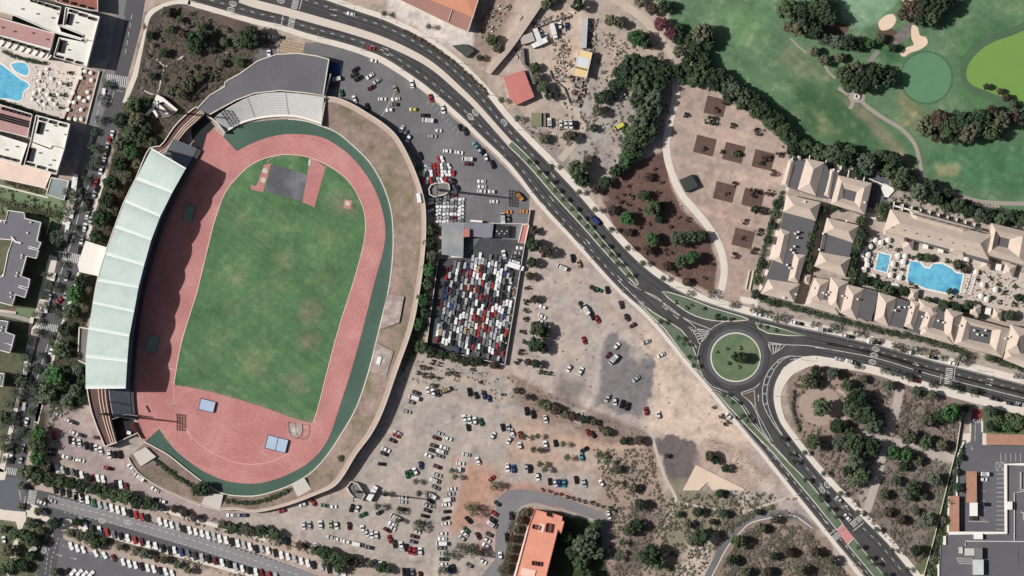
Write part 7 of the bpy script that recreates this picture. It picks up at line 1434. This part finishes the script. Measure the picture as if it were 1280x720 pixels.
parasols("on the brown restaurant terrace", [(106,89),(114,100),(92,128),(87,127),(109,115),(105,126),(101,149),(94,149),(86,149),(85,137),(101,137),(99,122),(111,122),(113,91),(101,97),(91,116)], .72)
parasols("on the hotel pool deck", [(50,92),(58,86),(50,112),(59,118),(42,116),(48,126),(62,124),(75,104),(55,130),(68,130),(47,101),(64,98),(40,124),(72,118)], .65)
LG = mat("lounger cloth", (214,206,202), 0.8, .05)
def loungers(phrase, pts, ang, word="sun lounger"):
    labs = ordered_labels(pts, lambda i: "pale", phrase, word); first = None
    for (x, y), lab in zip(pts, labs):
        if first is None:
            root = bpy.data.objects.new("sun_lounger", None); b = B(); loft(b, [[(-.95,-.33,.28),(.4,-.33,.28),(.4,.33,.28),(-.95,.33,.28)], [(-.95,-.33,.38),(.4,-.33,.38),(.4,.33,.38),(-.95,.33,.38)]]); t = B(); loft(t, [[(.4,-.33,.28),(.95,-.33,.6),(.95,.33,.6),(.4,.33,.28)], [(.4,-.33,.38),(.93,-.33,.72),(.93,.33,.72),(.4,.33,.38)]])
            l_ = B(); 
            for sx in (-.8, .3):
                for sy in (-.28, .28): l_.cyl(sx, sy, .04, 0, .3, 5)
            root["category"] = "sun lounger"; root["label"] = lab; first = root
            for nm, bb, m in (("mattress", b, LG), ("backrest", t, LG), ("leg_frame", l_, STEEL)):
                me = bpy.data.meshes.new(nm); me.from_pydata([tuple(p) for p in bb.v], [], bb.f); me.materials.append(m); o = bpy.data.objects.new(nm, me); o.parent = root
        copy_tree(first, (X(x), Y(y), .08), -R(ang)+cr.uniform(-.1, .1), lab, "sun loungers "+phrase, None, 1.0)
loungers("in the first line beside the big pool", [(1211-i*.9, 344+i*3) for i in range(8)], 14)
loungers("in the second line beside the big pool", [(1218-i*.9, 345+i*3) for i in range(8)], 14)
loungers("between the two villa pools", [(1130-i*.6, 327+i*2.7) for i in range(8)], 14)
loungers("west of the small villa pool", [(1090-i*.8, 318+i*3) for i in range(6)], 14)
loungers("on the hotel deck's upper patch", [(46+i*3.2+(i%2), 90+(i%4)*5) for i in range(9)], 60)
loungers("on the hotel deck's middle patch", [(44+i*3+(i%2), 107+(i%4)*5) for i in range(9)], 60)
loungers("on the hotel deck's lower patch", [(40+i*3.2+(i%2), 122+(i%4)*4.4) for i in range(9)], 60)
# round dark shrubs along the right edge of the hotel deck
for (x, y), lab in zip([(87,91),(84,105),(80,119),(76,134),(64,119)], ordered_labels([(87,91),(84,105),(80,119),(76,134),(64,119)], lambda i: "dark round", "along the right edge of the hotel deck", "bush")):
    copy_tree(PROTO['shrub', cr.randrange(4)], (X(x), Y(y), .08), cr.uniform(0, 6), lab, "round bushes on the hotel deck", lin(LC['dark']), (.95, .95, 1.3))
# street lamps: a pole, an arm and a lantern
def lamp_proto():
    root = bpy.data.objects.new("street_lamp", None); root["category"] = "street lamp"; root["label"] = "x"
    p = B(); p.cyl(0, 0, .11, 0, 8.2, 7, 0, .07); a = B(); cyl_to(a, (0,0,8.1), (1.7,0,8.5), .05, .04, 5); h = B(); loft(h, [[(1.5,-.16,8.42),(2.3,-.13,8.5),(2.3,.13,8.5),(1.5,.16,8.42)], [(1.5,-.16,8.55),(2.3,-.1,8.6),(2.3,.1,8.6),(1.5,.16,8.55)]])
    for nm, bb in (("pole", p), ("arm", a), ("lantern", h)):
        me = bpy.data.meshes.new(nm); me.from_pydata([tuple(q) for q in bb.v], [], bb.f); me.materials.append(STEEL); o = bpy.data.objects.new(nm, me); o.parent = root
    return root
LP = lamp_proto()
def lamps(phrase, edge, d, step, a0, n0=0, z=.14, lim=30):
    P = resample(offset(edge, d), step)[n0:n0+lim]; N = normals(P)
    pts = [p for p in P if 0 < p[0] < 1280 and 0 < p[1] < 720]
    for p, lab in zip(pts, ordered_labels(pts, lambda i: "tall grey", phrase, "lamp")):
        i = P.index(p); n = N[i]; sg = -1 if d > 0 else 1
        copy_tree(LP, (X(p[0]), Y(p[1]), z), math.atan2(-n[1]*sg, n[0]*sg), lab, "street lamps "+phrase)
lamps("on the dual carriageway's left pavement", south_edge, 2.2, 56, 0)
lamps("on the dual carriageway's right pavement", north_edge, -2.2, 56, 0, 1)
lamps("along the pavement around the wedge garden", east_edge, 2.5, 60, 0, 1)

tail = [o for o in C.objects if "label" in o and len(o["label"].split()) > 16]
for o in tail[:20]: print("LONG", o["label"])
